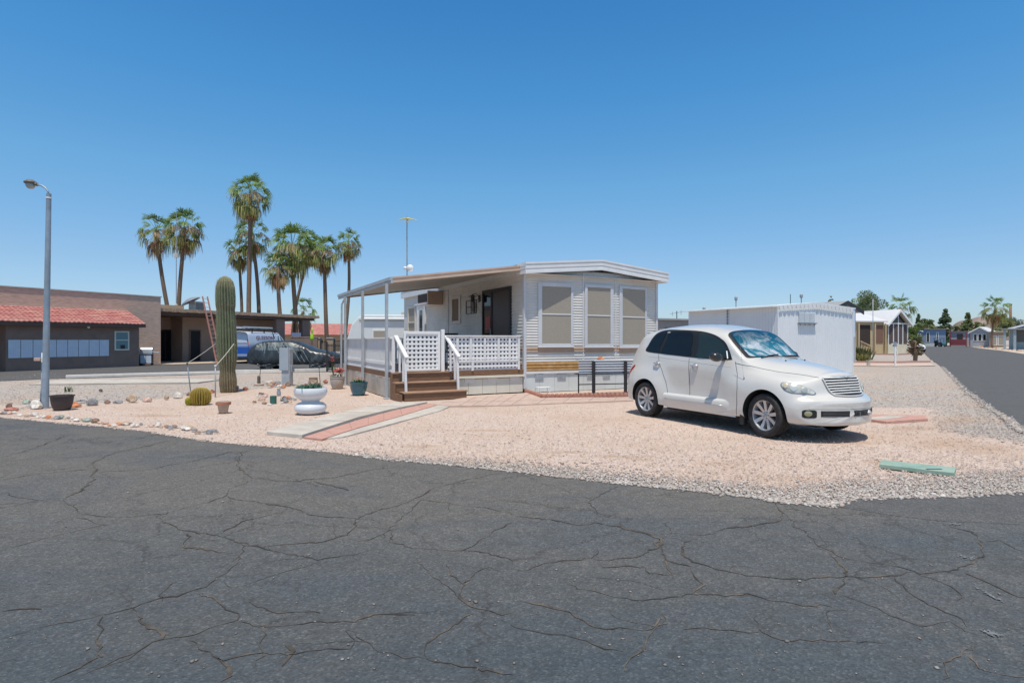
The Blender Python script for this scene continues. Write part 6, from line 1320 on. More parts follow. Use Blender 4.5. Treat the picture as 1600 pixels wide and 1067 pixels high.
pot('blue_pot', 'round teal glazed pot with small flowers beside the awning posts', 559, 617.5, [(.13,0),(.15,.01),(.19,.10),(.215,.2),(.225,.29),(.235,.30),(.235,.335),(.215,.335),(.20,.29)], mat('teal_glaze', (.02,.12,.17), .25, var=.2, coat=.5), dy=-.05)
pot('grey_pot', 'tall grey ceramic pot holding artificial pink flowers', 525, 607.5, [(.13,0),(.15,.02),(.19,.13),(.205,.25),(.20,.30),(.215,.31),(.215,.34),(.19,.34),(.18,.3)], mat('grey_glaze', (.42,.38,.34), .6, var=.12, c2=(.36,.24,.17), c2s=4))
pot('tan_pot', 'squat tan clay pot half hidden behind the white urn', 487, 600, [(.15,0),(.155,.02),(.13,.17),(.14,.18),(.14,.20),(.12,.20),(.115,.17)], mat('tan_clay', (.38,.28,.22), .85))
pot('green_can', 'small green corrugated can among the rocks', 425, 631, [(.068,0),(.07,.01),(.068,.05),(.072,.06),(.068,.09),(.072,.10),(.068,.13),(.072,.14),(.072,.17),(.062,.17),(.06,.14)], mat('green_enamel', (.03,.16,.13), .5, var=.2))
pot('metal_jug', 'little grey metal jug beside the green can', 434.5, 618, [(.045,0),(.05,.01),(.052,.08),(.036,.12),(.045,.17),(.038,.17),(.034,.13)], M['steel'], soil=False)
def flowers(name, label, px, py, dx, z, n, rad, h, cols, seed, leafc=(.05,.14,.05), nl=60, cat='flowers'):
    x, y = g(px, py); rs = np.random.RandomState(seed); t = thing(name, label, cat, (x+dx, y+.15, z)); V = []; Q = []; C = []
    for i in range(nl):
        a = rs.uniform(0, 6.28); r_ = rad*math.sqrt(rs.rand()); p = np.array([r_*math.cos(a), r_*math.sin(a), 0]); tip = p+np.array([rs.randn()*.05, rs.randn()*.05, h*rs.uniform(.4,.9)]); s = np.array([math.cos(a+1.6), math.sin(a+1.6), 0])*.014
        m_ = (p+tip)/2; b = len(V); V += [p-s*.3, p+s*.3, m_+s, m_-s, tip+s*.1, tip-s*.1]; Q += [(b,b+1,b+2,b+3),(b+3,b+2,b+4,b+5)]; C += [np.array(leafc)*rs.uniform(.6,1.6)]*6
    if V: soup('leaves', V, np.array(Q), np.clip(np.array(C),0,1), t)
    for ci, (c, cnt, sz) in enumerate(cols):
        V = []; Q = []; C = []
        for i in range(cnt):
            a = rs.uniform(0, 6.28); r_ = rad*math.sqrt(rs.rand()); p = np.array([r_*math.cos(a), r_*math.sin(a), h*rs.uniform(.55,1.1)])
            for k in range(9):
                aa = k*2.4+rs.rand(); d = np.array([math.cos(aa), math.sin(aa), rs.uniform(-.3,.9)])*sz; s = np.cross(d, [0,0,1]); s = s/np.linalg.norm(s)*sz*.4
                b = len(V); V += [p, p+d*.5+s, p+d, p+d*.5-s]; Q.append((b,b+1,b+2,b+3)); C += [np.array(c)*rs.uniform(.75,1.2)]*4
        soup('blossom', V, np.array(Q), np.clip(np.array(C),0,1), t)
    return t
flowers('succulents', 'grey green and emerald succulents filling the white urn', 479.5, 648, 0, .47, 0, .24, .13, [((.40,.10,.07),4,.03),((.55,.50,.35),7,.035)], 1, (.08,.19,.13), 260, 'plant')
flowers('small_flowers', 'small pink and green flowers in the teal pot', 559, 617.5, 0, .30, 0, .18, .13, [((.55,.22,.20),9,.03),((.60,.45,.25),9,.03)], 2, nl=60)
flowers('pink_flowers', 'bunch of salmon pink artificial flowers in the grey pot', 528, 607.5, 0, .33, 0, .15, .22, [((.70,.27,.22),16,.085)], 3, nl=12)
flowers('tall_pink_flower', 'tall dull pink flower spike above the grey pot', 517.5, 607.5, 0, .33, 0, .04, .62, [((.45,.13,.15),5,.07)], 4, nl=5)
flowers('white_flowers', 'white blossoms at the left rim of the grey pot', 518, 607.5, 0, .28, 0, .08, .1, [((.62,.55,.47),7,.05)], 5, nl=4)
tube_thing('garden_rod', 'thin dark rod standing behind the white urn', 'rod', M['black'], [(*g(501.5, 614), -.05), (*at(498.5, g(501.5,614)[1]), zat(574, g(501.5,614)[1]))], .009, cap=M['black'])
x_, y_ = g(404.5, 602); t = thing('garden_light', 'brown stake light on a flat stone left of the rock pile', 'garden light', (x_, y_, 0)); mb = MB(); mb.lathe([(.05,0),(.05,.22),(.03,.25)], (0,0,.05), 10); mb.build('body', mat('brown_post', (.13,.10,.08), .8), t); mb = MB(); mb.tube([(.03,0,.28),(.05,0,.5)], .01); mb.build('wand', M['black'], t); mb = MB(); mb.lathe([(.15,0),(.16,.03),(.15,.055)], (0,0,0), 10); mb.build('base_stone', M['pink_paver'], t)
# ------------------------------------------------------------------ rocks
def rock(name, label, px, py, w_, d_, h_, c, seed, group=None, z=0, c2=None):
    x, y = g(px, py); rs = np.random.RandomState(seed); bm = bmesh.new(); bmesh.ops.create_icosphere(bm, subdivisions=2, radius=.5)
    for v in bm.verts:
        p = v.co.copy(); n1 = math.sin(p.x*7+seed)*math.cos(p.y*6+seed*2)+math.sin(p.z*8+seed*3)*.7; p *= 1+.13*n1+rs.uniform(-.06,.06)
        for pl in range(3):
            d = Vector((math.cos(seed*1.7+pl*2.3), math.sin(seed*1.7+pl*2.3), .5+.3*math.sin(seed+pl))).normalized(); e = p.dot(d)
            if e > .34: p -= d*(e-.34)*.85
        v.co = Vector((p.x*w_, p.y*d_, max(p.z, -.32)*h_*1.2+h_*.38))
    me = bpy.data.meshes.new(name); bm.to_mesh(me); bm.free(); key = 'rock%s' % (tuple(round(q, 2) for q in c),)
    if key not in M: M[key] = mat('rock', c, .9, var=.3, vs=14, bump=.01, bs=22, c2=c2 or tuple(min(1, q*1.5+.05) for q in c), c2s=7, c2t=(.5,.65))
    me.materials.append(M[key]); o = bpy.data.objects.new(name, me); COL.objects.link(o); o.location = (x, y, z); o.rotation_euler = (0, 0, rs.uniform(-.5,.5)); tag(o, label, 'rock', group); return o
RC = {'white':(.56,.52,.47),'grey':(.22,.22,.23),'red':(.30,.12,.085),'orange':(.48,.19,.09),'tan':(.42,.31,.22),'pink':(.50,.34,.28),'brown':(.22,.14,.10),'green':(.26,.32,.27),'dark':(.10,.085,.08)}
for i, (lb, px, py, wp, hp, c) in enumerate([
    ('flat red rock at the left edge of the gravel bed', 17, 641, 24, 5, 'red'), ('pointed dark red rock left of the lamp post', 14, 637, 9, 7, 'brown'),
    ('jagged white and red rock left of the lamp post foot', 56, 638, 22, 12, 'white'), ('white upright rock touching the lamp post foot', 62, 633, 9, 9, 'white'), ('bright orange rock right of the dark planter', 115, 636, 22, 8, 'orange'),
    ('dark grey rock with rusty base right of the orange rock', 144, 633, 19, 10, 'grey'), ('little square brown rock between the dark grey and pale tan rocks', 167.5, 630.5, 9, 5.5, 'brown'), ('flat pale grey rock right of the little brown rock', 184, 629.5, 15, 4, 'grey'),
    ('tall tan rock with white top behind the gravel bed', 206.5, 628, 17, 12, 'tan'), ('low pink ledge rock right of the tall tan rock', 230.5, 626.5, 18, 5, 'pink'), ('small dark tan rock left of the barrel cactus', 260, 624, 9, 7, 'tan'),
    ('pale tan rock just left of the barrel cactus', 277.5, 621.5, 16, 8, 'white'), ('brown rock behind the barrel cactus', 295, 618, 8, 5, 'brown'), ('green grey flat rock left of the lamp post', 41, 629.5, 13, 5, 'green'),
    ('lone dark rock on the grey gravel', 157.5, 612, 7, 4.5, 'dark'), ('dark blue grey rock at the right of the column cactus foot', 371, 611.5, 7, 8, 'grey'), ('reddish brown rock right of the column cactus', 383.5, 610, 8.5, 5.5, 'red'),
    ('small rusty rock at the left of the column cactus foot', 331, 614, 8, 5, 'red'), ('rust red rock beside the grey pot', 509, 599, 9, 6, 'red'), ('reddish rock at the foot of the grey utility box', 450, 603, 9, 6, 'brown'), ('orange rock behind the urn', 443, 606, 8, 5, 'orange')]):
    Yr = g(px, py)[1]; k = Yr/F; rock('rock', lb, px, py, wp*k, wp*k*.7, hp*k*1.15, RC[c], i+1)
# rock piles
def ordn(i): return str(i)+('th' if 10 <= i % 100 <= 20 else {1:'st',2:'nd',3:'rd'}.get(i % 10, 'th'))
rs = np.random.RandomState(21); grp = [('rocks in the red and grey pile beside the utility box', 418, 442, 596, 608, 20, ['brown','red','tan','grey','pink','white']), ('rocks in the pale heap beside the green can', 437, 463, 622, 631, 15, ['white','grey','tan','orange','dark']), ('rocks in the small heap left of the green can', 401, 416, 616, 628, 14, ['white','pink','tan','dark']), ]
k_ = 50
for gname, xa, xb, ya, yb, n, cs in grp:
    xs_ = sorted(rs.uniform(xa, xb, n))
    for i in range(n):
        px = xs_[i]; py = rs.uniform(ya, yb); Yr = g(px, py)[1]; k = Yr/F; s = rs.uniform(3.5, 7.5)*k
        c = cs[rs.randint(len(cs))]; rock('rock', '%s rock, %s from the left in the %s' % (c, ordn(i+1), gname.split(' in the ')[1]), px, py, s*rs.uniform(1,1.5), s, s*rs.uniform(.5,.85), RC[c], k_ % 17+1, gname, z=rs.uniform(0,.06)*(1 if n > 15 else .3)); k_ += 1
for (px, py, wp, hp, c, lb) in [(398,629,8,3,'brown','flat brown rock in front of the small heap left of the green can'),(413,631,10,3.5,'brown','dark brown rock touching the left side of the green can'),(421,633,9,3,'white','white splinter of rock in front of the green can')]:
    Yr = g(px, py)[1]; k = Yr/F; rock('rock', lb, px, py, wp*k, wp*k*.6, hp*k, RC[c], k_ % 13+2); k_ += 1
# edging stones along the road
line_px = [(2,643.5),(20,646),(45,649.5),(60,650.5),(75,651.5),(95,654),(110,655),(130,656),(150,658),(170,664),(190,665),(200,663),(215,665),(235,665),(250,666),(262,667),(280,669),(290,670),(300,671.5),(310,676),(330,675),(345,677)]
rs = np.random.RandomState(31)
for i in range(58):
    t_ = i/58*(len(line_px)-1.01); j = int(t_); f = t_-j; px = line_px[j][0]+(line_px[j+1][0]-line_px[j][0])*f+rs.uniform(-1.2,1.2); py = line_px[j][1]+(line_px[j+1][1]-line_px[j][1])*f+rs.uniform(-1.8,2.2)
    k = g(px, py)[1]/F; s = rs.uniform(5.5, 14)*k; c = ['white','white','grey','tan','pink','brown','white','tan','white','grey','pink','green','orange'][rs.randint(13)]
    rock('edging_stone', '%s flat stone, %s from the left in the row along the road edge' % (c, ordn(i+1)), px, py, s, s*rs.uniform(.5,.8), s*rs.uniform(.30,.5), RC[c], i % 23+1, 'stones edging the gravel bed')
# small desert plants on the grey gravel
def tuft(name, label, px, py, n, h, w_, c, seed, cat='plant'):
    x, y = g(px, py); rs = np.random.RandomState(seed); V = []; Q = []; C = []
    for i in range(n):
        a = rs.uniform(0, 6.28); l = rs.uniform(.5,1)*h; sp_ = rs.uniform(.1,.8); p = np.array([rs.randn()*w_*.25, rs.randn()*w_*.25, 0]); tip = p+np.array([math.cos(a)*l*sp_, math.sin(a)*l*sp_, l]); s = np.array([-math.sin(a), math.cos(a), 0])*w_*.08
        b = len(V); V += [p-s, p+s, (p+tip)/2+s, (p+tip)/2-s, tip, tip+s*.1]; Q += [(b,b+1,b+2,b+3),(b+3,b+2,b+5,b+4)]; C += [np.array(c)*rs.uniform(.6,1.5)]*6
    o = soup(name, V, np.array(Q), np.clip(np.array(C),0,1)); o.location = (x, y, 0); tag(o, label, cat); return o
tuft('small_agave', 'small green agave sprout on the grey gravel', 105.5, 612, 14, .2, .22, (.11,.15,.06), 1)
# ------------------------------------------------------------------ lamp post
xl, yl = g(70.5, 637); lp = thing('street_lamp', 'grey tapered street lamp post with short curved arm and small lamp head', 'street lamp', (xl, yl, 0))
zt = zat(303, yl); dx = (76.3-70.5)/F*yl
mb = MB(); mb.tube([(0,0,-.05),(0,0,.02),(dx*.5,0,zt/2),(dx,0,zt)], [.072,.066,.054,.045], 20); mb.build('pole', mat('lamp_post_paint', (.31,.37,.42), .5, .2, var=.15, vs=5, c2=(.22,.27,.32), c2s=2), lp, smooth=True, sharp=50)
mb = MB(); zc = zat(309.5, yl); mb.lathe([(.052,-.015),(.052,.015)], (dx*.98,0,zc), 18); mb.build('collar', M['white_b'], lp)
mb = MB(); A = [(76.3,304),(75,299),(71,294),(66,290.5),(60,289),(54,288.6)]; mb.tube([((p[0]-70.5)/F*yl, 0, zat(p[1], yl)) for p in A], .018, 10); mb.build('arm', M['steel'], lp, smooth=True)
mb = MB(); hx = (47.5-70.5)/F*yl; hz_l = zat(286.5, yl); mb.lathe([(.0,.075),(.06,.07),(.085,.045),(.11,.03),(.115,.0),(.09,-.015)], (hx,0,hz_l), 18); mb.tube([(hx+.05,0,hz_l-.01),(hx+.15,0,hz_l-.03)], .035, 10); mb.build('lamp_housing', mat('lamp_housing', (.16,.13,.11), .6), lp, smooth=True)
mb = MB(); mb.lathe([(.088,-.016),(.08,-.07),(.05,-.11),(.0,-.12)], (hx,0,hz_l), 16); mb.build('lamp_lens', mat('frosted_lens', (.40,.42,.38), .3), lp, smooth=True)
mb = MB(); mb.tube([(-.075,-.02,.02),(-.076,-.02,.30),(-.06,-.01,.42),(-.055,-.01,1.15)], .016, 8); mb.build('conduit', M['steel'], lp, smooth=True)
mb = MB(); mb.box(-.16,-.03,-.1,-.05,.98,1.05); mb.build('sign_plate', M['pink_paver'], lp, bevel=.01)
# grey utility pedestal
xu, yu = g(449, 602); ub = thing('utility_box', 'upright grey metal utility pedestal on the gravel', 'utility box', (xu, yu, 0), R(-12)); k = yu/F
mb = MB(); mb.box(-.145, .13, -.09, .11, 0, 1.16-.02); mb.build('post', M['post'], ub, bevel=.008); mb = MB(); mb.box(-.20, .115, -.125, -.0905, .47, 1.17); mb.build('meter_door', mat('grey_panel', (.36,.41,.46), .5, var=.05), ub, bevel=.008)
mb = MB(); mb.box(.131, .19, -.05, .1, .42, .62); mb.build('outlet_box', M['steel'], ub, bevel=.006)
# ------------------------------------------------------------------ walkway slabs
def slab(name, pts, h, m, lb=None):
    mb = MB(); P = [g(*p) for p in pts]; A_ = sum(P[i][0]*P[(i+1)%len(P)][1]-P[(i+1)%len(P)][0]*P[i][1] for i in range(len(P)))
    if A_ < 0: P = P[::-1]
    mb.prism(P, -.02, h); o = mb.build(name, m, None, bevel=.004); o['kind'] = 'structure'; return o
slab('walkway', [(416.5,679),(472,684.5),(560,655.5),(612,642.5),(668,631),(620,631.5),(560,641),(505,655.5)], .05, M['concrete'])
slab('concrete_edge', [(505,686.5),(537,683),(625,659),(687,642.5),(702,635.5),(683,633.5)], .012, M['concrete'])
P_a = [(475,685),(503,688.5),(560,670),(612,655.5),(682,634.2),(670,631.6),(612,644),(560,658)]
slab('red_walk_strip', P_a, .026, M['red_paver'])
slab('patio_slab', [(671,631.2),(683,633.2),(702,635.2),(800,633.5),(990,626),(990,621.5),(845,622.5),(828,614),(727,622)], .018, M['pink_paver'])
M['joint'] = mat('joint_dirt', (.12,.085,.07), .95)
mb = MB()
def jline(p, q, z, w_=.008): a, b = g(*p), g(*q); mb.bar((a[0],a[1],z), (b[0],b[1],z), w_, .003)
for t in np.linspace(.12, .9, 6):
    def lp_(A, t): 
        n = len(A)-1; i = min(int(t*n), n-1); f = t*n-i; return (A[i][0]+(A[i+1][0]-A[i][0])*f, A[i][1]+(A[i+1][1]-A[i][1])*f)
    L1 = [(503,688.2),(560,669.8),(612,655.3),(682,634)]; L2 = [(475,684.8),(560,658),(612,644),(670,631.6)]; jline(lp_(L1,t), lp_(L2,t), .0255, .004)
for t in (.25,.5,.75): L1 = [(472,684),(560,655.2),(612,642.2),(668,630.8)]; L2 = [(416.5,678),(505,655.3),(560,640.8),(620,631.3)]; jline(lp_(L1,t), lp_(L2,t), .0505, .012)
for t in np.linspace(.08,.92,9): L1 = [(702,635),(800,633.3),(990,625.8)]; L2 = [(727,622.2),(828,616),(990,621.7)]; jline(lp_(L1,t), lp_(L2,t), .0185)
jline((690,629.5),(985,623.5),.0185)
tag(mb.build('paving_joints', M['joint'], None), kind='structure')
slab('paver_pad', [(1340,655.5),(1385,661),(1450,656.5),(1445,651),(1395,650.5),(1340,649)], .03, M['red_paver'])
mb = MB(); P = [g(*p) for p in [(1350,658.2),(1385,658),(1420,653.2),(1390,652),(1360,655)]]; mb.prism(P[::-1] if 1 else P, .031, .036); tag(mb.build('pad_stripe', M['concrete'], None), kind='structure')
# scalloped red edging in front of the home, flower bed things
ed = thing('scalloped_edging', 'scalloped red concrete edging blocks along the foot of the home', 'edging', (0,0,0)); mb = MB()
Pp = [Vector((*g(820,612.5),0)), Vector((*g(846,621.5),0)), Vector((*g(1000,618.6),0))]
for a, b in zip(Pp[:-1], Pp[1:]):
    d = b-a; n = int(d.length/.11)
    for i in range(n): p = a+d*(i+.5)/n; mb.lathe([(.052,0),(.052,.07),(.035,.095),(.0,.10)], p, 8); 
    mb.bar(a+Vector((0,0,.03)), b+Vector((0,0,.03)), .06, .06)
mb.build('blocks', mat('edging_red', (.36,.165,.12), .9, var=.2, vs=10), ed, smooth=True, sharp=60)
x_, y_ = g(848, 615.5); t = thing('plant_stand', 'low white wire plant stand in the edged bed by the skirting', 'stand', (x_, y_, 0), TH); mb = MB(); mb.box(-.2,.2,-.07,.07,.17,.185); mb.build('top', M['white_b'], t)
for a in (-.18,.18):
    for b in (-.06,.06): mb = MB(); mb.box(a-.008,a+.008,b-.008,b+.008,0,.17); mb.build('leg', M['white_b'], t)
x_, y_ = g(831, 606.5); t = thing('bed_lantern', 'small black solar lantern beside the white plant stand', 'lantern', (x_, y_, 0)); mb = MB(); mb.lathe([(.05,.0),(.03,.02),(.02,.06),(.03,.08),(.05,.12),(.055,.13),(.0,.15)], (0,0,.0), 12); mb.build('body', M['black'], t); mb = MB(); mb.lathe([(.085,0),(.085,.012)], (0,0,.15), 12); mb.build('cap', M['black'], t)
# bench-like stand with corrugated panel
bn = thing('metal_stand', 'black metal stand with a white corrugated panel below the windows', 'stand', (*g(904, 616.5), 0), R(14)); Yb = g(904,616.5)[1]
wb = 2.1; zt = zat(563, Yb); zp = zat(583.5, Yb); zl = zat(600, Yb)
mb = MB(); n = 5
for i in range(n): z0 = zp+(zt-zp)*i/n; z1 = zp+(zt-zp)*(i+1)/n; mb.add([(0,-.02,z0),(wb,-.02,z0),(wb,.012,z0+(z1-z0)*.4),(0,.012,z0+(z1-z0)*.4),(wb,-.018,z1-.008),(0,-.018,z1-.008)], [(0,1,2,3),(3,2,4,5)]);
mb.build('corrugated_panel', mat('shaded_panel_tone', (.36,.40,.45), .45, var=.06), bn)  # shading of the white corrugations painted in as a darker bluish base
mb = MB()
for i in range(n): z1 = zp+(zt-zp)*(i+1)/n; mb.bar((.42,-.026,z1-.006),(wb,-.026,z1-.006),.016,.018)
mb.build('panel_rib', M['white_b'], bn)
mb = MB(); mb.box(-.01,wb+.01,-.03,.3,zp-.03,zp-.005); mb.box(0,wb,-.01,.02,zl-.025,zl); mb.build('shelf_bar', M['black'], bn)
for x_ in (.005, .40, 1.30, 2.06): mb = MB(); wl = .03 if x_ in (.005, 2.06) else .09; tp = zp-.03 if wl < .05 else zt-.03; mb.box(x_-wl/2, x_+wl/2, -.06 if wl > .05 else -.0, -.031 if wl > .05 else .03, 0, tp); mb.build('leg', M['black'], bn, bevel=.004)
mb = MB(); mb.box(0,wb,.0,.22,zt,zt+.012); mb.build('top_shelf', M['trim'], bn)
mb = MB(); mb.lathe([(.0,-.03),(.08,-.02),(.1,0),(.07,.03),(.0,.04)], (.62,.06,zt+.04), 10); mb.build('shelf_stone', M['orange_awn'], bn) if 0 else None
xw, yw = hw(0,0)
o = rock('shelf_rock', 'orange and white stone resting on top of the metal stand', 943, 616, .24, .12, .085, RC['orange'], 5); mm_ = Matrix.Rotation(R(14), 3, 'Z') @ Vector((.64, .07, 0)); o.location = (bn.location.x+mm_.x, bn.location.y+mm_.y, zt+.012)
o = rock('white_pebble', 'small white round stone under the metal stand', 937, 617, .07, .07, .07, RC['white'], 6)
# green board lying near the road
gb_ = thing('green_board', 'pale green board lying on the gravel near the road corner', 'board', (*g(1433, 736.5), 0), 0); A, B, C_, D = [Vector((*g(*p), 0)) for p in ((1374,731),(1491,745),(1494,736.5),(1377,724))]; o0 = Vector(gb_.location)
mb = MB(); P = [tuple((q-o0).xy) for q in (A, B, C_, D)]; mb.prism(P, .0, .045); mb.build('slab', mat('pale_green_paint', (.24,.36,.29), .6, var=.12, vs=5, c2=(.34,.42,.33), c2s=3), gb_, bevel=.006)
cc = (B+C_)/2-o0; mb = MB(); mb.box(cc.x-.28, cc.x-.12, cc.y-.012+.03, cc.y+.02+.03, .045, .049); mb.build('stencil_mark', M['glass_dark'], gb_)
# ------------------------------------------------------------------ white shed
SO = (10.47, 22.46); sh_ = thing('metal_shed', 'large white ribbed metal shed with scalloped trim under its low gable', 'shed', SO+(0,), TH)
SWD, SDP = 4.92, 4.7
def szr(x): return 2.98-abs(x-2.45)*.062
mb = MB(); n = 34
for i in range(n):
    a = SWD*i/n; b = SWD*(i+1)/n; r = (a+(b-a)*.62)
    for (p, q, y_) in ((a, r, 0.0), (r, b, .018)): mb.add([(p,y_*.45,0),(q,y_*.45,0),(q,y_*.45,szr(q)-.08),(p,y_,szr(p)-.08)], [(0,1,2,3)])
    mb.add([(r,0,0),(r,.018,0),(r,.018,szr(r)-.08),(r,0,szr(r)-.08)], [(0,1,2,3)]); mb.add([(b,.018,0),(b,0,0),(b,0,szr(b)-.08),(b,.018,szr(b)-.08)], [(0,1,2,3)])
M['shed'] = mat('shed_paint', (.74,.76,.77), .5, var=.035, vs=1.2)
mb.build('front_wall', M['shed'], sh_)
mb = MB(); n = 34
for i in range(n):
    a = SDP*i/n; b = SDP*(i+1)/n; r = a+(b-a)*.7
    for (p, q, x_) in ((a, r, 0.0), (r, b, .006)): mb.add([(x_,q,0),(x_,p,0),(x_,p,2.80),(x_,q,2.80)], [(0,1,2,3)])
mb.build('side_wall', M['shed'], sh_)
mb = MB(); mb.box(.02, SWD-.002, .02, SDP, 0, 2.78); mb.build('wall', M['shed'], sh_)
mb = MB(); mb.add([(-.30,-.02,szr(-.30)-.06),(2.45,-.02,2.98),(SWD+.25,-.02,szr(SWD+.25)),(-.30,SDP+.1,szr(-.30)-.06),(2.45,SDP+.1,2.98),(SWD+.25,SDP+.1,szr(SWD+.25)),
   (-.30,-.02,szr(-.30)-.10),(2.45,-.02,2.93),(SWD+.25,-.02,szr(SWD+.25)-.05),(-.30,SDP+.1,szr(-.30)-.10),(2.45,SDP+.1,2.93),(SWD+.25,SDP+.1,szr(SWD+.25)-.05)], [(0,1,4,3),(1,2,5,4),(6,9,10,7),(7,10,11,8),(0,6,7,1),(1,7,8,2),(0,3,9,6),(2,8,11,5),(3,4,10,9),(4,5,11,10)])
mb.build('roof', M['white_b'], sh_)
mb = MB(); n = 19
for i in range(n):
    a = SWD*i/n; w_ = SWD/n; pts = [(a, szr(a)-.05)]+[(a+w_/2-w_*.42*math.cos(t), szr(a+w_/2)-.15-.075*math.sin(t)) for t in np.linspace(0, math.pi, 7)]+[(a+w_, szr(a+w_)-.05)]
    mb.prismy(pts[::-1], -.075, -.06)
mb.build('scalloped_trim', M['white'], sh_)
t0 = on_line(1247, SO, (SO[0]+.88*5, SO[1]+.475*5))[0]; t1 = on_line(1272, SO, (SO[0]+.88*5, SO[1]+.475*5))[0]
mb = MB(); z0, z1 = zat(504, 23.3), zat(488, 23.3)
w3 = (t1-t0)/3
for k in range(3): 
    a = t0+w3*k; mb.box(a+.02, a+w3-.02, -.05, -.01, z0, z1); 
for k in range(9): mb.box(t0, t1, -.065, -.051, z0+(z1-z0)*k/9+.01, z0+(z1-z0)*k/9+.028)
o = mb.build('louvred_ornament', M['shed'], sh_)
mb = MB(); mb.box(t0-.04, t1+.04, -.12, -.0, z0-.05, z0-.01)
for k in range(4): a = t0+.06+(t1-t0-.12)*k/3; mb.prismy([(a-.08, z0-.05),(a, z0-.14),(a+.08, z0-.05)], -.07, -.055)
mb.build('bracket_shelf', M['steel'], o)
mb = MB(); mb.box(SWD-.001, SWD+.06, -.03, .05, 0, 2.74); mb.box(-.02, .03, -.03, .0, 0, 2.74); mb.build('corner_trim', M['shed'], sh_)
mb = MB(); mb.box(SWD+.03, SWD+.24, -.0, .12, 1.55, 2.78); mb.build('side_screen', M['mail'], sh_)
ym = on_line(1137, SO, (SO[0]-.475*5, SO[1]+.88*5))[0]; mb = MB(); mb.tube([(-.03, ym, 0), (-.03, ym, 2.75)], .022); 
for k in range(6): mb.box(-.055,-.0,ym-.04,ym+.04,2.0+k*.13,2.03+k*.13)
mb.build('cable_conduit', M['steel'], sh_)
# ------------------------------------------------------------------ small town houses
def house(name, label, px, Y, rot, w_, d_, zw, rise, wall, roof, trim, wins=(), gable='front', ov=.3, cat='house', base=0, extra=None, skirt=None):
    t = thing(name, label, cat, at(px, Y)+(0,), rot); mb = MB(); mb.box(0, w_, 0, d_, .0, zw); 
    if gable == 'front': mb.add([(0,0,zw),(w_,0,zw),(w_/2,0,zw+rise),(0,d_,zw),(w_,d_,zw),(w_/2,d_,zw+rise)], [(0,1,2),(3,5,4)])
    else: mb.add([(0,0,zw),(0,d_,zw),(0,d_/2,zw+rise),(w_,0,zw),(w_,d_,zw),(w_,d_/2,zw+rise)], [(0,2,1),(3,4,5)])
    mb.build('wall', wall, t)
    mb = MB()
    if gable == 'front':
        s = rise/(w_/2); a, b, c = (-ov, zw-s*ov), (w_/2, zw+rise), (w_+ov, zw-s*ov)
        for p, q in ((a, b), (b, c)): mb.add([(p[0],-ov,p[1]+.02),(q[0],-ov,q[1]+.02),(q[0],d_+ov,q[1]+.02),(p[0],d_+ov,p[1]+.02),(p[0],-ov,p[1]+.14),(q[0],-ov,q[1]+.14),(q[0],d_+ov,q[1]+.14),(p[0],d_+ov,p[1]+.14)], [(3,2,1,0),(4,5,6,7),(0,1,5,4),(2,3,7,6),(1,2,6,5),(3,0,4,7)])
    else:
        s = rise/(d_/2); a, b, c = (-ov, zw-s*ov), (d_/2, zw+rise), (d_+ov, zw-s*ov)
        for p, q in ((a, b), (b, c)): mb.add([(-ov,p[0],p[1]+.02),(-ov,q[0],q[1]+.02),(w_+ov,q[0],q[1]+.02),(w_+ov,p[0],p[1]+.02),(-ov,p[0],p[1]+.14),(-ov,q[0],q[1]+.14),(w_+ov,q[0],q[1]+.14),(w_+ov,p[0],p[1]+.14)], [(0,1,2,3),(7,6,5,4),(0,4,5,1),(2,6,7,3),(1,5,6,2),(3,7,4,0)])
    mb.build('roof', roof, t)
    if gable == 'front':
        mb = MB()
        for p, q in ((a, b), (b, c)): mb.add([(p[0],-ov-.04,p[1]-.10),(q[0],-ov-.04,q[1]-.10),(q[0],-ov-.04,q[1]+.15),(p[0],-ov-.04,p[1]+.15),(p[0],-ov-.004,p[1]-.10),(q[0],-ov-.004,q[1]-.10),(q[0],-ov-.004,q[1]+.15),(p[0],-ov-.004,p[1]+.15)], [(0,1,2,3),(5,4,7,6),(3,2,6,7),(1,0,4,5),(0,3,7,4),(2,1,5,6)])
        mb.build('barge_board', trim, t)
    for (a, b, z0, z1, kd) in wins:
        mb = MB(); mb.box(a, b, -.05, 0, z0, z1); o = mb.build('door' if kd == 'd' else 'window', trim, t); mb = MB(); mb.box(a+.1, b-.1, -.062, -.051, z0+(.02 if kd == 'd' else .1), z1-.1); mb.build('door_leaf' if kd == 'd' else 'glass_pane', M['glass_dark'] if kd != 's' else M['shade_screen'], o)
    if skirt: mb = MB(); mb.box(-.02, w_+.02, -.03, -.001, 0, skirt); mb.build('skirting', M['skirt_white'], t)
    return t
Wb = mat('blue_siding', (.24,.31,.42), .7, var=.05); Wg = mat('grey_siding', (.40,.41,.44), .7); Wy = mat('yellow_stucco', (.52,.40,.23), .8, var=.06); Wr = mat('burgundy_paint', (.22,.045,.06), .7); Wt = mat('teal_grey_siding', (.30,.37,.40), .7)
RW = mat('white_metal_roof', (.64,.64,.64), .5, var=.04, vs=.6); RT = mat('tan_shingle_roof', (.36,.27,.21), .9); RG = mat('grey_roof', (.30,.30,.31), .8)
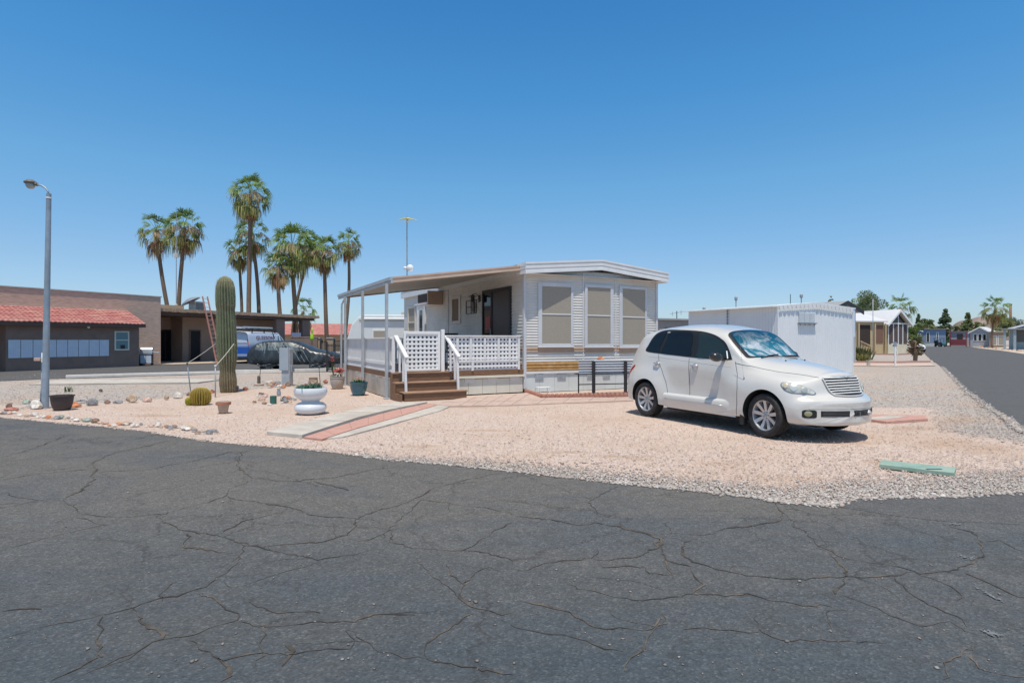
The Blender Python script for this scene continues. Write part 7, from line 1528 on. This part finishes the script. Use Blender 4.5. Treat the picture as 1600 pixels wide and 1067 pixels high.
# yellow house with porch
YH_ = 58.0; yh = house('yellow_house', 'yellow house with white metal roof and tall screened gable beyond the shed', 1386.5, YH_, R(20), 2.9, 6, 3.15, 1.25, Wy, RW, M['white_b'], gable='front', ov=.35)
mb = MB(); 
for (a, b, z0, z1) in ((.12, .75, 1.0, 3.0), (.82, 1.45, 1.0, 3.0), (1.52, 2.1, 1.0, 3.0), (2.17, 2.78, 1.0, 3.0)): mb.box(a, b, -.03, -.002, z0, z1)
mb.build('screen', mat('porch_screen', (.10,.07,.065), .8), yh)
mb = MB(); mb.prismy([(.3,3.2),(1.4,3.2),(1.4,4.15)], -.03, -.002); mb.prismy([(1.5,3.2),(2.6,3.2),(1.5,4.15)], -.03, -.002); mb.build('gable_window', M['glass_dark'], yh)
mb = MB(); 
for x_ in (.06, .785, 1.485, 2.135, 2.84): mb.box(x_-.04, x_+.04, -.09, -.03, .9, 3.1 if x_ != 1.485 else 4.25)
mb.box(0, 2.9, -.10, -.03, 3.04, 3.14); mb.build('mullion', M['white_b'], yh)
mb = MB(); mb.box(-.05, 2.95, -.10, -.002, .0, .95); mb.build('skirting', mat('pale_yellow_skirt', (.66,.60,.45), .8), yh)
pa = house('yellow_porch', 'long yellow side porch with doorway joined to the left of the gabled yellow house', 1338, YH_-1.5, R(12), 3.25, 6, 3.25, .9, Wy, RW, M['white_b'], gable='side', ov=.25, cat='porch')
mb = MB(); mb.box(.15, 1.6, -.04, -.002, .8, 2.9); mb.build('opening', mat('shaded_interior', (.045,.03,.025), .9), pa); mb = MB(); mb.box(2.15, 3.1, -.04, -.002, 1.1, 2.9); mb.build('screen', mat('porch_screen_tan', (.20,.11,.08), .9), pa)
for x_ in (.06, 1.95, 3.2): mb = MB(); mb.box(x_-.06, x_+.06, -.3, -.18, 0, 3.05); mb.build('post', Wy, pa)
mb = MB()
for i in range(7): mb.bar((.1+i*.2,-.5,.1),(.2+i*.16,-.4,1.25-.05*i),.05)
mb.bar((.05,-.5,1.3),(1.4,-.45,.75),.07); mb.build('stair_railing', Wy, pa)
# far end of the street
house('blue_house', 'pale blue house with tan roof at the end of the street', 1421, 122, R(-36), 6.2, 5, 3.6, 0.01, Wb, RT, M['white_b'], [(2.9,3.5,.9,3.0,'w'),(4.6,5.0,1.5,3.0,'w')], gable='side', skirt=.7)
house('blue_wing', 'darker blue gabled front of the pale blue house, with three white framed windows', 1420, 119.5, R(-36), 2.3, 2, 3.2, .55, mat('slate_blue_siding', (.13,.17,.30), .7), RT, M['white_b'], [(.2,.8,1.1,2.7,'w'),(.85,1.45,1.1,2.7,'w'),(1.5,2.1,1.1,2.7,'w')], cat='house', ov=.15)
mb = MB(); rh = house('burgundy_house', 'low house with burgundy porch wall between the blue and the white gabled houses', 1484, 121, R(-37), 3.9, 5, 3.1, .01, Wg, RT, Wr, [(1.2,2.2,1.3,2.7,'w')], gable='side'); mb.box(.1, 2.6, -1.2, -1.05, .3, 1.5); mb.build('porch_wall', Wr, rh)
for x_ in (.1, 2.7, 3.3): mb = MB(); mb.box(x_-.1, x_+.1, -1.2, -1.0, 0, 3.0); mb.build('post', Wr, rh)
house('white_gable_house', 'grey white house with wide low gable and three arched windows on the far side', 1516, 112, R(-50), 3.0, 6, 2.9, .95, Wg, RW, M['white_b'], [(.5,1.1,1.2,2.6,'w'),(1.2,1.8,1.2,2.6,'w'),(1.9,2.5,1.2,2.6,'w')])
ex = house('lattice_carport', 'tan lattice screened porch right of the white gabled house', 1546, 107, R(-40), 2.3, 3, 2.9, .01, mat('tan_lattice', (.33,.24,.18), .85), RW, M['white_b'], [(.2,1.1,.4,2.2,'s'),(1.2,2.1,.4,2.2,'s')], gable='side', cat='porch')
tg = house('teal_house', 'grey blue house with white framed windows and porch posts at the right edge', 1578, 84, R(-40), 8, 6, 3.05, 1.3, Wt, RG, M['white_b'], [(2.9,3.5,1.0,2.9,'w'),(3.6,4.2,1.0,2.9,'w')], gable='front')
for x_ in (-.6, .5): mb = MB(); mb.box(x_-.15, x_+.15, -1.6, -1.3, 0, 2.95); mb.build('post', Wt, tg)
mb = MB(); mb.box(-1.0, 5, -1.8, -.05, 2.95, 3.08); mb.build('porch_roof', RG, tg)
mb = MB(); mb.box(.75, 2.6, -.05, -.002, 1.1, 2.8); mb.build('screen', mat('grey_screen', (.12,.13,.13), .8), tg)
# houses behind the shed
house('grey_trailer_home', 'flat roofed tan mobile home with dark roof edge behind the hatchback roof', 1030, 37, R(28), 3.2, 6, 2.68, .01, mat('tan_grey_siding', (.30,.27,.25), .8), RG, M['black'], [(.5,1.0,1.2,2.2,'w')], gable='side', ov=.15, cat='mobile home')
house('dark_gable_house', 'dark grey gable roof peeping over the white shed', 1296, 33.5, TH, 2.6, 5, 3.15, .45, Wg, RG, M['black'], gable='front', cat='house')
# vehicles and street things far off
gc = thing('golf_cart', 'teal golf cart with dark canopy parked in front of the blue house', 'golf cart', at(1462, 117)+(0,), R(0)); mb = MB(); mb.box(.1, 1.0, -.5, .5, .25, .75); mb.build('seat_base', M['black'], gc, bevel=.05); mb = MB(); mb.box(1.0, 1.85, -.5, .5, .25, .85); mb.build('body', mat('teal_body', (.03,.22,.28), .4), gc, bevel=.12)
mb = MB(); mb.box(-.1, 1.5, -.55, .55, 1.68, 1.76); mb.build('canopy', mat('dark_canopy', (.09,.06,.06), .7), gc); mb = MB(); mb.box(.1,.9,-.45,.45,.76,.9); mb.box(.05,.2,-.45,.45,.9,1.25); mb.build('seat', M['black'], gc)
for x_ in (.02, 1.35):
    for y_ in (-.45,.45): mb = MB(); mb.bar((x_, y_, .7), (x_, y_, 1.68), .05); mb.build('canopy_post', M['black'], gc)
for x_ in (.35, 1.5):
    for y_ in (-.5,.5): simple_wheel(gc, x_, y_, .24, .16)
pk = thing('parked_suv', 'white car with dark windscreen parked beside the yellow house', 'car', at(1411.5, 68)+(0,), R(-95))
v_, f_ = loft_body(SB, 3, 3); mk([(p[0]*.9, p[1]*.9, p[2]*.95) for p in v_], f_, 'body', M['white_b'], pk); mb = MB(); mb.box(1.5,1.95,-.62,.62,.98,1.25); mb.build('windscreen', M['glass_dark'], pk, bevel=.05)
for x_ in (0, 2.5):
    for y_ in (-.75,.75): simple_wheel(pk, x_, y_, .32)
mb = MB(); mb.box(2.95,3.08,-.5,.5,.42,.62); mb.build('grille', M['black'], pk)
def pole(name, label, px, py, r, pyt, m, cat='pole', cap=None, dx=0):
    x, y = g(px, py); t = thing(name, label, cat, (x, y, 0)); mb = MB(); mb.tube([(0,0,0),(dx,0,zat(pyt, y))], r, 8); mb.build('shaft', m, t, smooth=True)
    mb = MB(); mb.lathe([(r*1.5,-.04),(r*1.5,.01),(r*.5,.03)], (dx,0,zat(pyt,y)), 8); mb.build('cap', cap or m, t); return t
pole('flag_pole', 'thin tall bare steel pole in front of the yellow house', 1364, 556, .03, 466, M['steel'])
pole('utility_pole', 'brown wooden utility pole at the far right of the street', 1579, 541.5, .22, 475, M['brown_wood'], cat='utility pole')
x_, y_ = g(1399, 571.5); t = thing('hose_post', 'white yard post with tap and cross arm on the gravel', 'post', (x_, y_, 0)); mb = MB(); mb.tube([(0,0,0),(-.03,0,1.28)], .05, 10); mb.build('shaft', M['white_b'], t); mb = MB(); mb.bar((-.22,0,1.2),(.1,0,1.2),.06); mb.bar((.05,0,.9),(.1,0,.6),.05); mb.build('arm', M['white'], t); mb = MB(); mb.box(-.11,.05,-.05,.05,1.05,1.3); mb.build('tap_head', M['steel'], t)
x_, y_ = g(1357, 571); t = thing('valve_cover', 'squat grey cylinder on the pink curb', 'valve cover', (x_, y_, 0)); mb = MB(); mb.lathe([(.09,0),(.09,.22),(.05,.25)], (0,0,0), 12); mb.build('body', M['concrete'], t); mb = MB(); mb.lathe([(.10,.24),(.10,.27)], (0,0,0), 12); mb.build('cap', M['post'], t)
# dead stumpy cactus
x_, y_ = g(1430, 563.5); k = y_/F; t = thing('withered_cactus', 'withered brown cactus stump with ragged leaves beside the street', 'cactus', (x_, y_, 0)); mb = MB(); mb.tube([(0,0,0),(.03,0,.5),(-.02,0,1.0),(.02,0,1.35)], [.13,.15,.14,.09], 10); mb.build('trunk', M['palm_trunk'], t, smooth=True)
rs = np.random.RandomState(9); V = []; Q = []; C = []
for i in range(150):
    a = rs.uniform(0,6.28); z = rs.uniform(.35,1.45); p = np.array([.12*math.cos(a), .12*math.sin(a), z]); d = np.array([math.cos(a)*rs.uniform(.1,.5), math.sin(a)*.3, rs.uniform(-.2,.35)]); s = np.array([0,0,.04]); b = len(V); V += [p-s, p+s, p+d+s*.5, p+d-s*.5]; Q.append((b,b+1,b+2,b+3)); C += [np.array([.13,.11,.05] if rs.rand() < .6 else [.28,.17,.10])*rs.uniform(.6,1.4)]*4
soup('leaves', V, np.array(Q), np.clip(np.array(C),0,1), t)
o = tuft('yucca_bush', 'low spiky reddish and green bush by the shed corner', 1345, 562, 160, .95, 1.1, (.15,.15,.06), 5); tuft('aloe_clump', 'yellow green aloe clump in front of the spiky bush', 1349, 564, 60, .55, .6, (.22,.21,.07), 6)
# red kerbs and pink bed by the shed
def strip(name, pts, h, wd, m): 
    mb = MB(); P_ = [g(*p) for p in pts]
    for a, b in zip(P_[:-1], P_[1:]): mb.bar((a[0],a[1],h/2), (b[0],b[1],h/2), wd, h)
    return tag(mb.build(name, m, None), kind='structure')
strip('red_kerb', [(1331,566.5),(1395,567),(1452,566)], .10, .16, M['red_paver'])
pts_ = [g(1331,571.8), g(1400,572.5), g(1462,571.5), g(1452,567), g(1395,567.6), g(1331,567)]; poly_obj('pink_bed', pts_, .012, gravel_mat('pink_bed_gravel', PINK, None, 24))
strip('red_kerb', [(1338,553.5),(1395,554.5),(1436,553)], .12, .25, M['red_paver'])
pts_ = [g(1506,540.5), g(1531,544.2), g(1566,548), g(1602,553.5), g(1680,560), g(1680,546), g(1560,541)]; poly_obj('tan_verge', pts_, .014, mat('tan_verge', (.52,.42,.32), .95, var=.2, vs=2))
# rocks along the far verge
rs = np.random.RandomState(77)
for i in range(16):
    px = 1530+i*4.6+rs.uniform(-1.5,1.5); py = 542.5+(px-1530)*.10+rs.uniform(-.5,.5); k = g(px, py)[1]/F; s = rs.uniform(2.2,4.5)*k
    rock('verge_rock', '%s boulder, %s from the left in the row along the far verge' % (['tan','rust','pale','brown','pink'][i % 5], ordn(i+1)), px, py, s, s*.8, s*.6, RC[['tan','orange','white','brown','pink'][i % 5]], i % 9+2, 'boulders along the far verge')
# ------------------------------------------------------------------ leafy trees
def tree(label, px, Y, zb, zt, rw, n, cols, seed, shape='round', group='far trees', leaf=.25, trunk=True, name='shade_tree'):
    x, y = at(px, Y); t = thing(name, label, 'tree', (x, y, 0), 0, group); rs = np.random.RandomState(seed); H_ = zt-zb
    mb = MB(); mb.tube([(0,0,0),(.1,0,zb),(.0,.1,zb+H_*.55)], [.035*H_+.08,.028*H_+.06,.02], 8)
    for k in range(6): a = k*1.05+seed; zz0 = zb*.7+H_*.1*k/2; mb.tube([(0.05,0,zz0),(math.cos(a)*rw*.35, math.sin(a)*rw*.35, zz0+H_*.25),(math.cos(a)*rw*.62, math.sin(a)*rw*.62, zz0+H_*.38)], [.05*H_*.35,.03,.015], 6)
    mb.build('trunk', M['palm_trunk'], t, smooth=True)
    nc = 46 if shape == 'round' else 90; cen = []
    for i in range(nc):
        if shape == 'round':
            u = rs.randn(3); u /= np.linalg.norm(u); r = rs.uniform(.25,1)**.5; c = np.array([u[0]*rw*r*.85, u[1]*rw*r*.8, zb+H_*.5+u[2]*H_*.46*r]); s = rw*rs.uniform(.16,.34)
        else:
            f = rs.rand()**1.2; rr = rw*(1-f)**.8*(.85+.3*math.sin(i*1.7)); a = rs.uniform(0, 6.28); q = rs.uniform(.3,1)**.6; c = np.array([math.cos(a)*rr*q, math.sin(a)*rr*q, zb+H_*(f*.96)]); s = rw*rs.uniform(.16,.30)*(1-f*.5)
        cen.append((c, s, rs.uniform(.6,1.45), rs.rand()))
    V = []; C = []
    idx_ = rs.randint(0, nc, n); P = rs.randn(n, 3); P /= np.linalg.norm(P, axis=1)[:,None]; P *= rs.uniform(.3,1.0,(n,1))**.5
    ctr = np.array([cen[i][0] for i in idx_]); ss = np.array([cen[i][1] for i in idx_]); br = np.array([cen[i][2] for i in idx_]); pick_ = np.array([cen[i][3] for i in idx_])
    P = ctr+P*ss[:,None]*np.array([1.25,1.25,.85]); a = rs.randn(n,3); a /= np.linalg.norm(a,axis=1)[:,None]; b = np.cross(a, rs.randn(n,3)); b /= np.linalg.norm(b,axis=1)[:,None]; L = leaf*rs.uniform(.4,1.0,(n,1))
    V = np.stack([P-a*L*.5, P+b*L*.28, P+a*L*.5, P-b*L*.28], 1).reshape(-1,3); base = np.where((pick_ > .5)[:,None], np.array(cols[0]), np.array(cols[1])); C = np.repeat(base*(br*rs.uniform(.75,1.25,n))[:,None], 4, 0)
    soup('crown', V, np.arange(4*n).reshape(-1,4), np.clip(C,0,1), t); return t
G1 = [(.24,.28,.11),(.18,.22,.09)]; G2 = [(.17,.23,.12),(.13,.18,.09)]; G3 = [(.20,.26,.07),(.13,.18,.05)]
tree('big round green tree behind the shed and the yellow house', 1356, 70, 1.2, zat(456, 70), 2.45, 12000, [(.22,.26,.15),(.26,.32,.13)], 1, leaf=.26)
tree('bright green low bush tree at the left foot of the big round tree', 1338, 64, .8, zat(474, 64), 1.0, 3500, G3, 2, leaf=.2)
tree('tall pointed pine between the blue and burgundy houses', 1477, 132, 1.0, zat(481, 132), 2.4, 12000, G2, 3, 'cone', leaf=.42, name='pine_tree')
tree('shorter pointed pine behind the white gabled house', 1512, 135, 1.0, zat(487, 135), 2.0, 9000, [(.24,.28,.10),(.17,.21,.09)], 4, 'cone', leaf=.4, name='pine_tree')
tree('slim dark pine left of the blue house', 1435, 130, 1.0, zat(489, 130), 1.5, 4000, G2, 5, 'cone', leaf=.4, name='pine_tree')
tree('spreading green tree behind the blue house roof', 1447, 128, 1.0, zat(496, 128), 1.9, 5000, G1, 6, leaf=.4)
tree('low olive tree between the two pointed pines', 1500, 138, .8, zat(503, 138), 1.4, 3000, G1, 7, leaf=.4)
tree('small round tree right of the shorter pine', 1531, 134, 1.5, zat(499.5, 134), 1.3, 3000, G1, 8, leaf=.4)
tree('olive green tree left of the utility pole', 1567, 116, 1.5, zat(497, 116), 2.2, 4500, [(.26,.28,.11),(.20,.23,.10)], 9, leaf=.4)
tree('grey green airy tree behind the utility pole', 1584, 120, 2.2, zat(494, 120), 2.2, 3500, [(.16,.20,.15),(.13,.17,.11)], 10, leaf=.35)
tree('green hedge tree beside the gabled yellow house', 1428, 76, .3, zat(506, 76), 1.5, 5000, G3, 11, leaf=.25)
tree('small dark cactus-like tree top behind the white shed roof', 1298, 60, 3.0, zat(461, 60), .35, 900, [(.25,.20,.07),(.16,.15,.06)], 12, leaf=.2)
# roof vents and antennas seen over the shed
for px, pb, pt, lb, kd in ((1150, 480, 462.5, 'grey vent pipe rising behind the left part of the shed roof', 'v'), (1235, 474, 460, 'thin dark rod above the middle of the shed roof', 'r'), (1252, 474, 458.5, 'small turbine vent above the shed roof right of the rod', 'v'), (1057.5, 505, 486, 'small forked antenna above the tan mobile home', 'a'), (662 if 0 else 1100, 483, 479, 'low dark vent on the left end of the shed roof', 'v')):
    Y_ = 36 if px != 1057.5 else 40; x, y = at(px, Y_); t = thing('vent_pipe' if kd != 'a' else 'roof_antenna', lb, 'vent' if kd != 'a' else 'antenna', (x, y, 0)); z1 = zat(pt, Y_); mb = MB(); mb.tube([(0,0,0),(0,0,z1)], .03 if kd != 'r' else .02, 8); mb.build('shaft', M['steel'] if kd == 'v' else M['black'], t)
    mb = MB(); 
    if kd == 'v': mb.lathe([(.05,-.3),(.10,-.22),(.09,-.08),(.03,0)], (0,0,z1), 10)
    elif kd == 'a': mb.bar((-.45,0,z1-.2),(.45,0,z1-.05),.03); mb.bar((-.3,0,z1-.35),(-.3,0,z1-.05),.025); mb.bar((.3,0,z1-.25),(.3,0,z1+.05),.025)
    else: mb.lathe([(.03,-.02),(.02,.03)], (0,0,z1), 8)
    mb.build('head', M['steel'], t)
# hills
rs = np.random.RandomState(4)
def hill(name, px, Y, wpx, hpx, seed, c):
    x, y = at(px, Y); w_ = wpx/F*Y; h_ = (hpx)/F*Y; rs = np.random.RandomState(seed); n = 90; ph = rs.uniform(0, 6.28, 12)
    def f(a, b):
        u, v = a*2-1, b*2-1; e = max(0, 1-u*u)*max(0, 1-v*v); r = sum(math.sin((k+1)*2.1*u+ph[k]+v*k)*math.cos((k+1)*1.7*v+ph[k+5])/(k+1.5) for k in range(6)); return (x+u*w_, y+v*w_*.6, -2+h_*e**.8*(1+.28*r)+h_*.05*math.sin(u*40+v*31+seed)*e)
    mb = MB(); mb.grid(f, n, 50); return tag(mb.build(name, mat(name+'_rock', c, .95, var=.3, vs=.02, c2=tuple(q*.6 for q in c), c2s=.05), None, smooth=True), kind='structure')
hill('hills', 1545, 1500, 65, 36, 3, (.25,.19,.165)); hill('hills', 1600, 1900, 70, 30, 5, (.26,.21,.19)); hill('hills', 1470, 2300, 90, 24, 8, (.25,.21,.2))
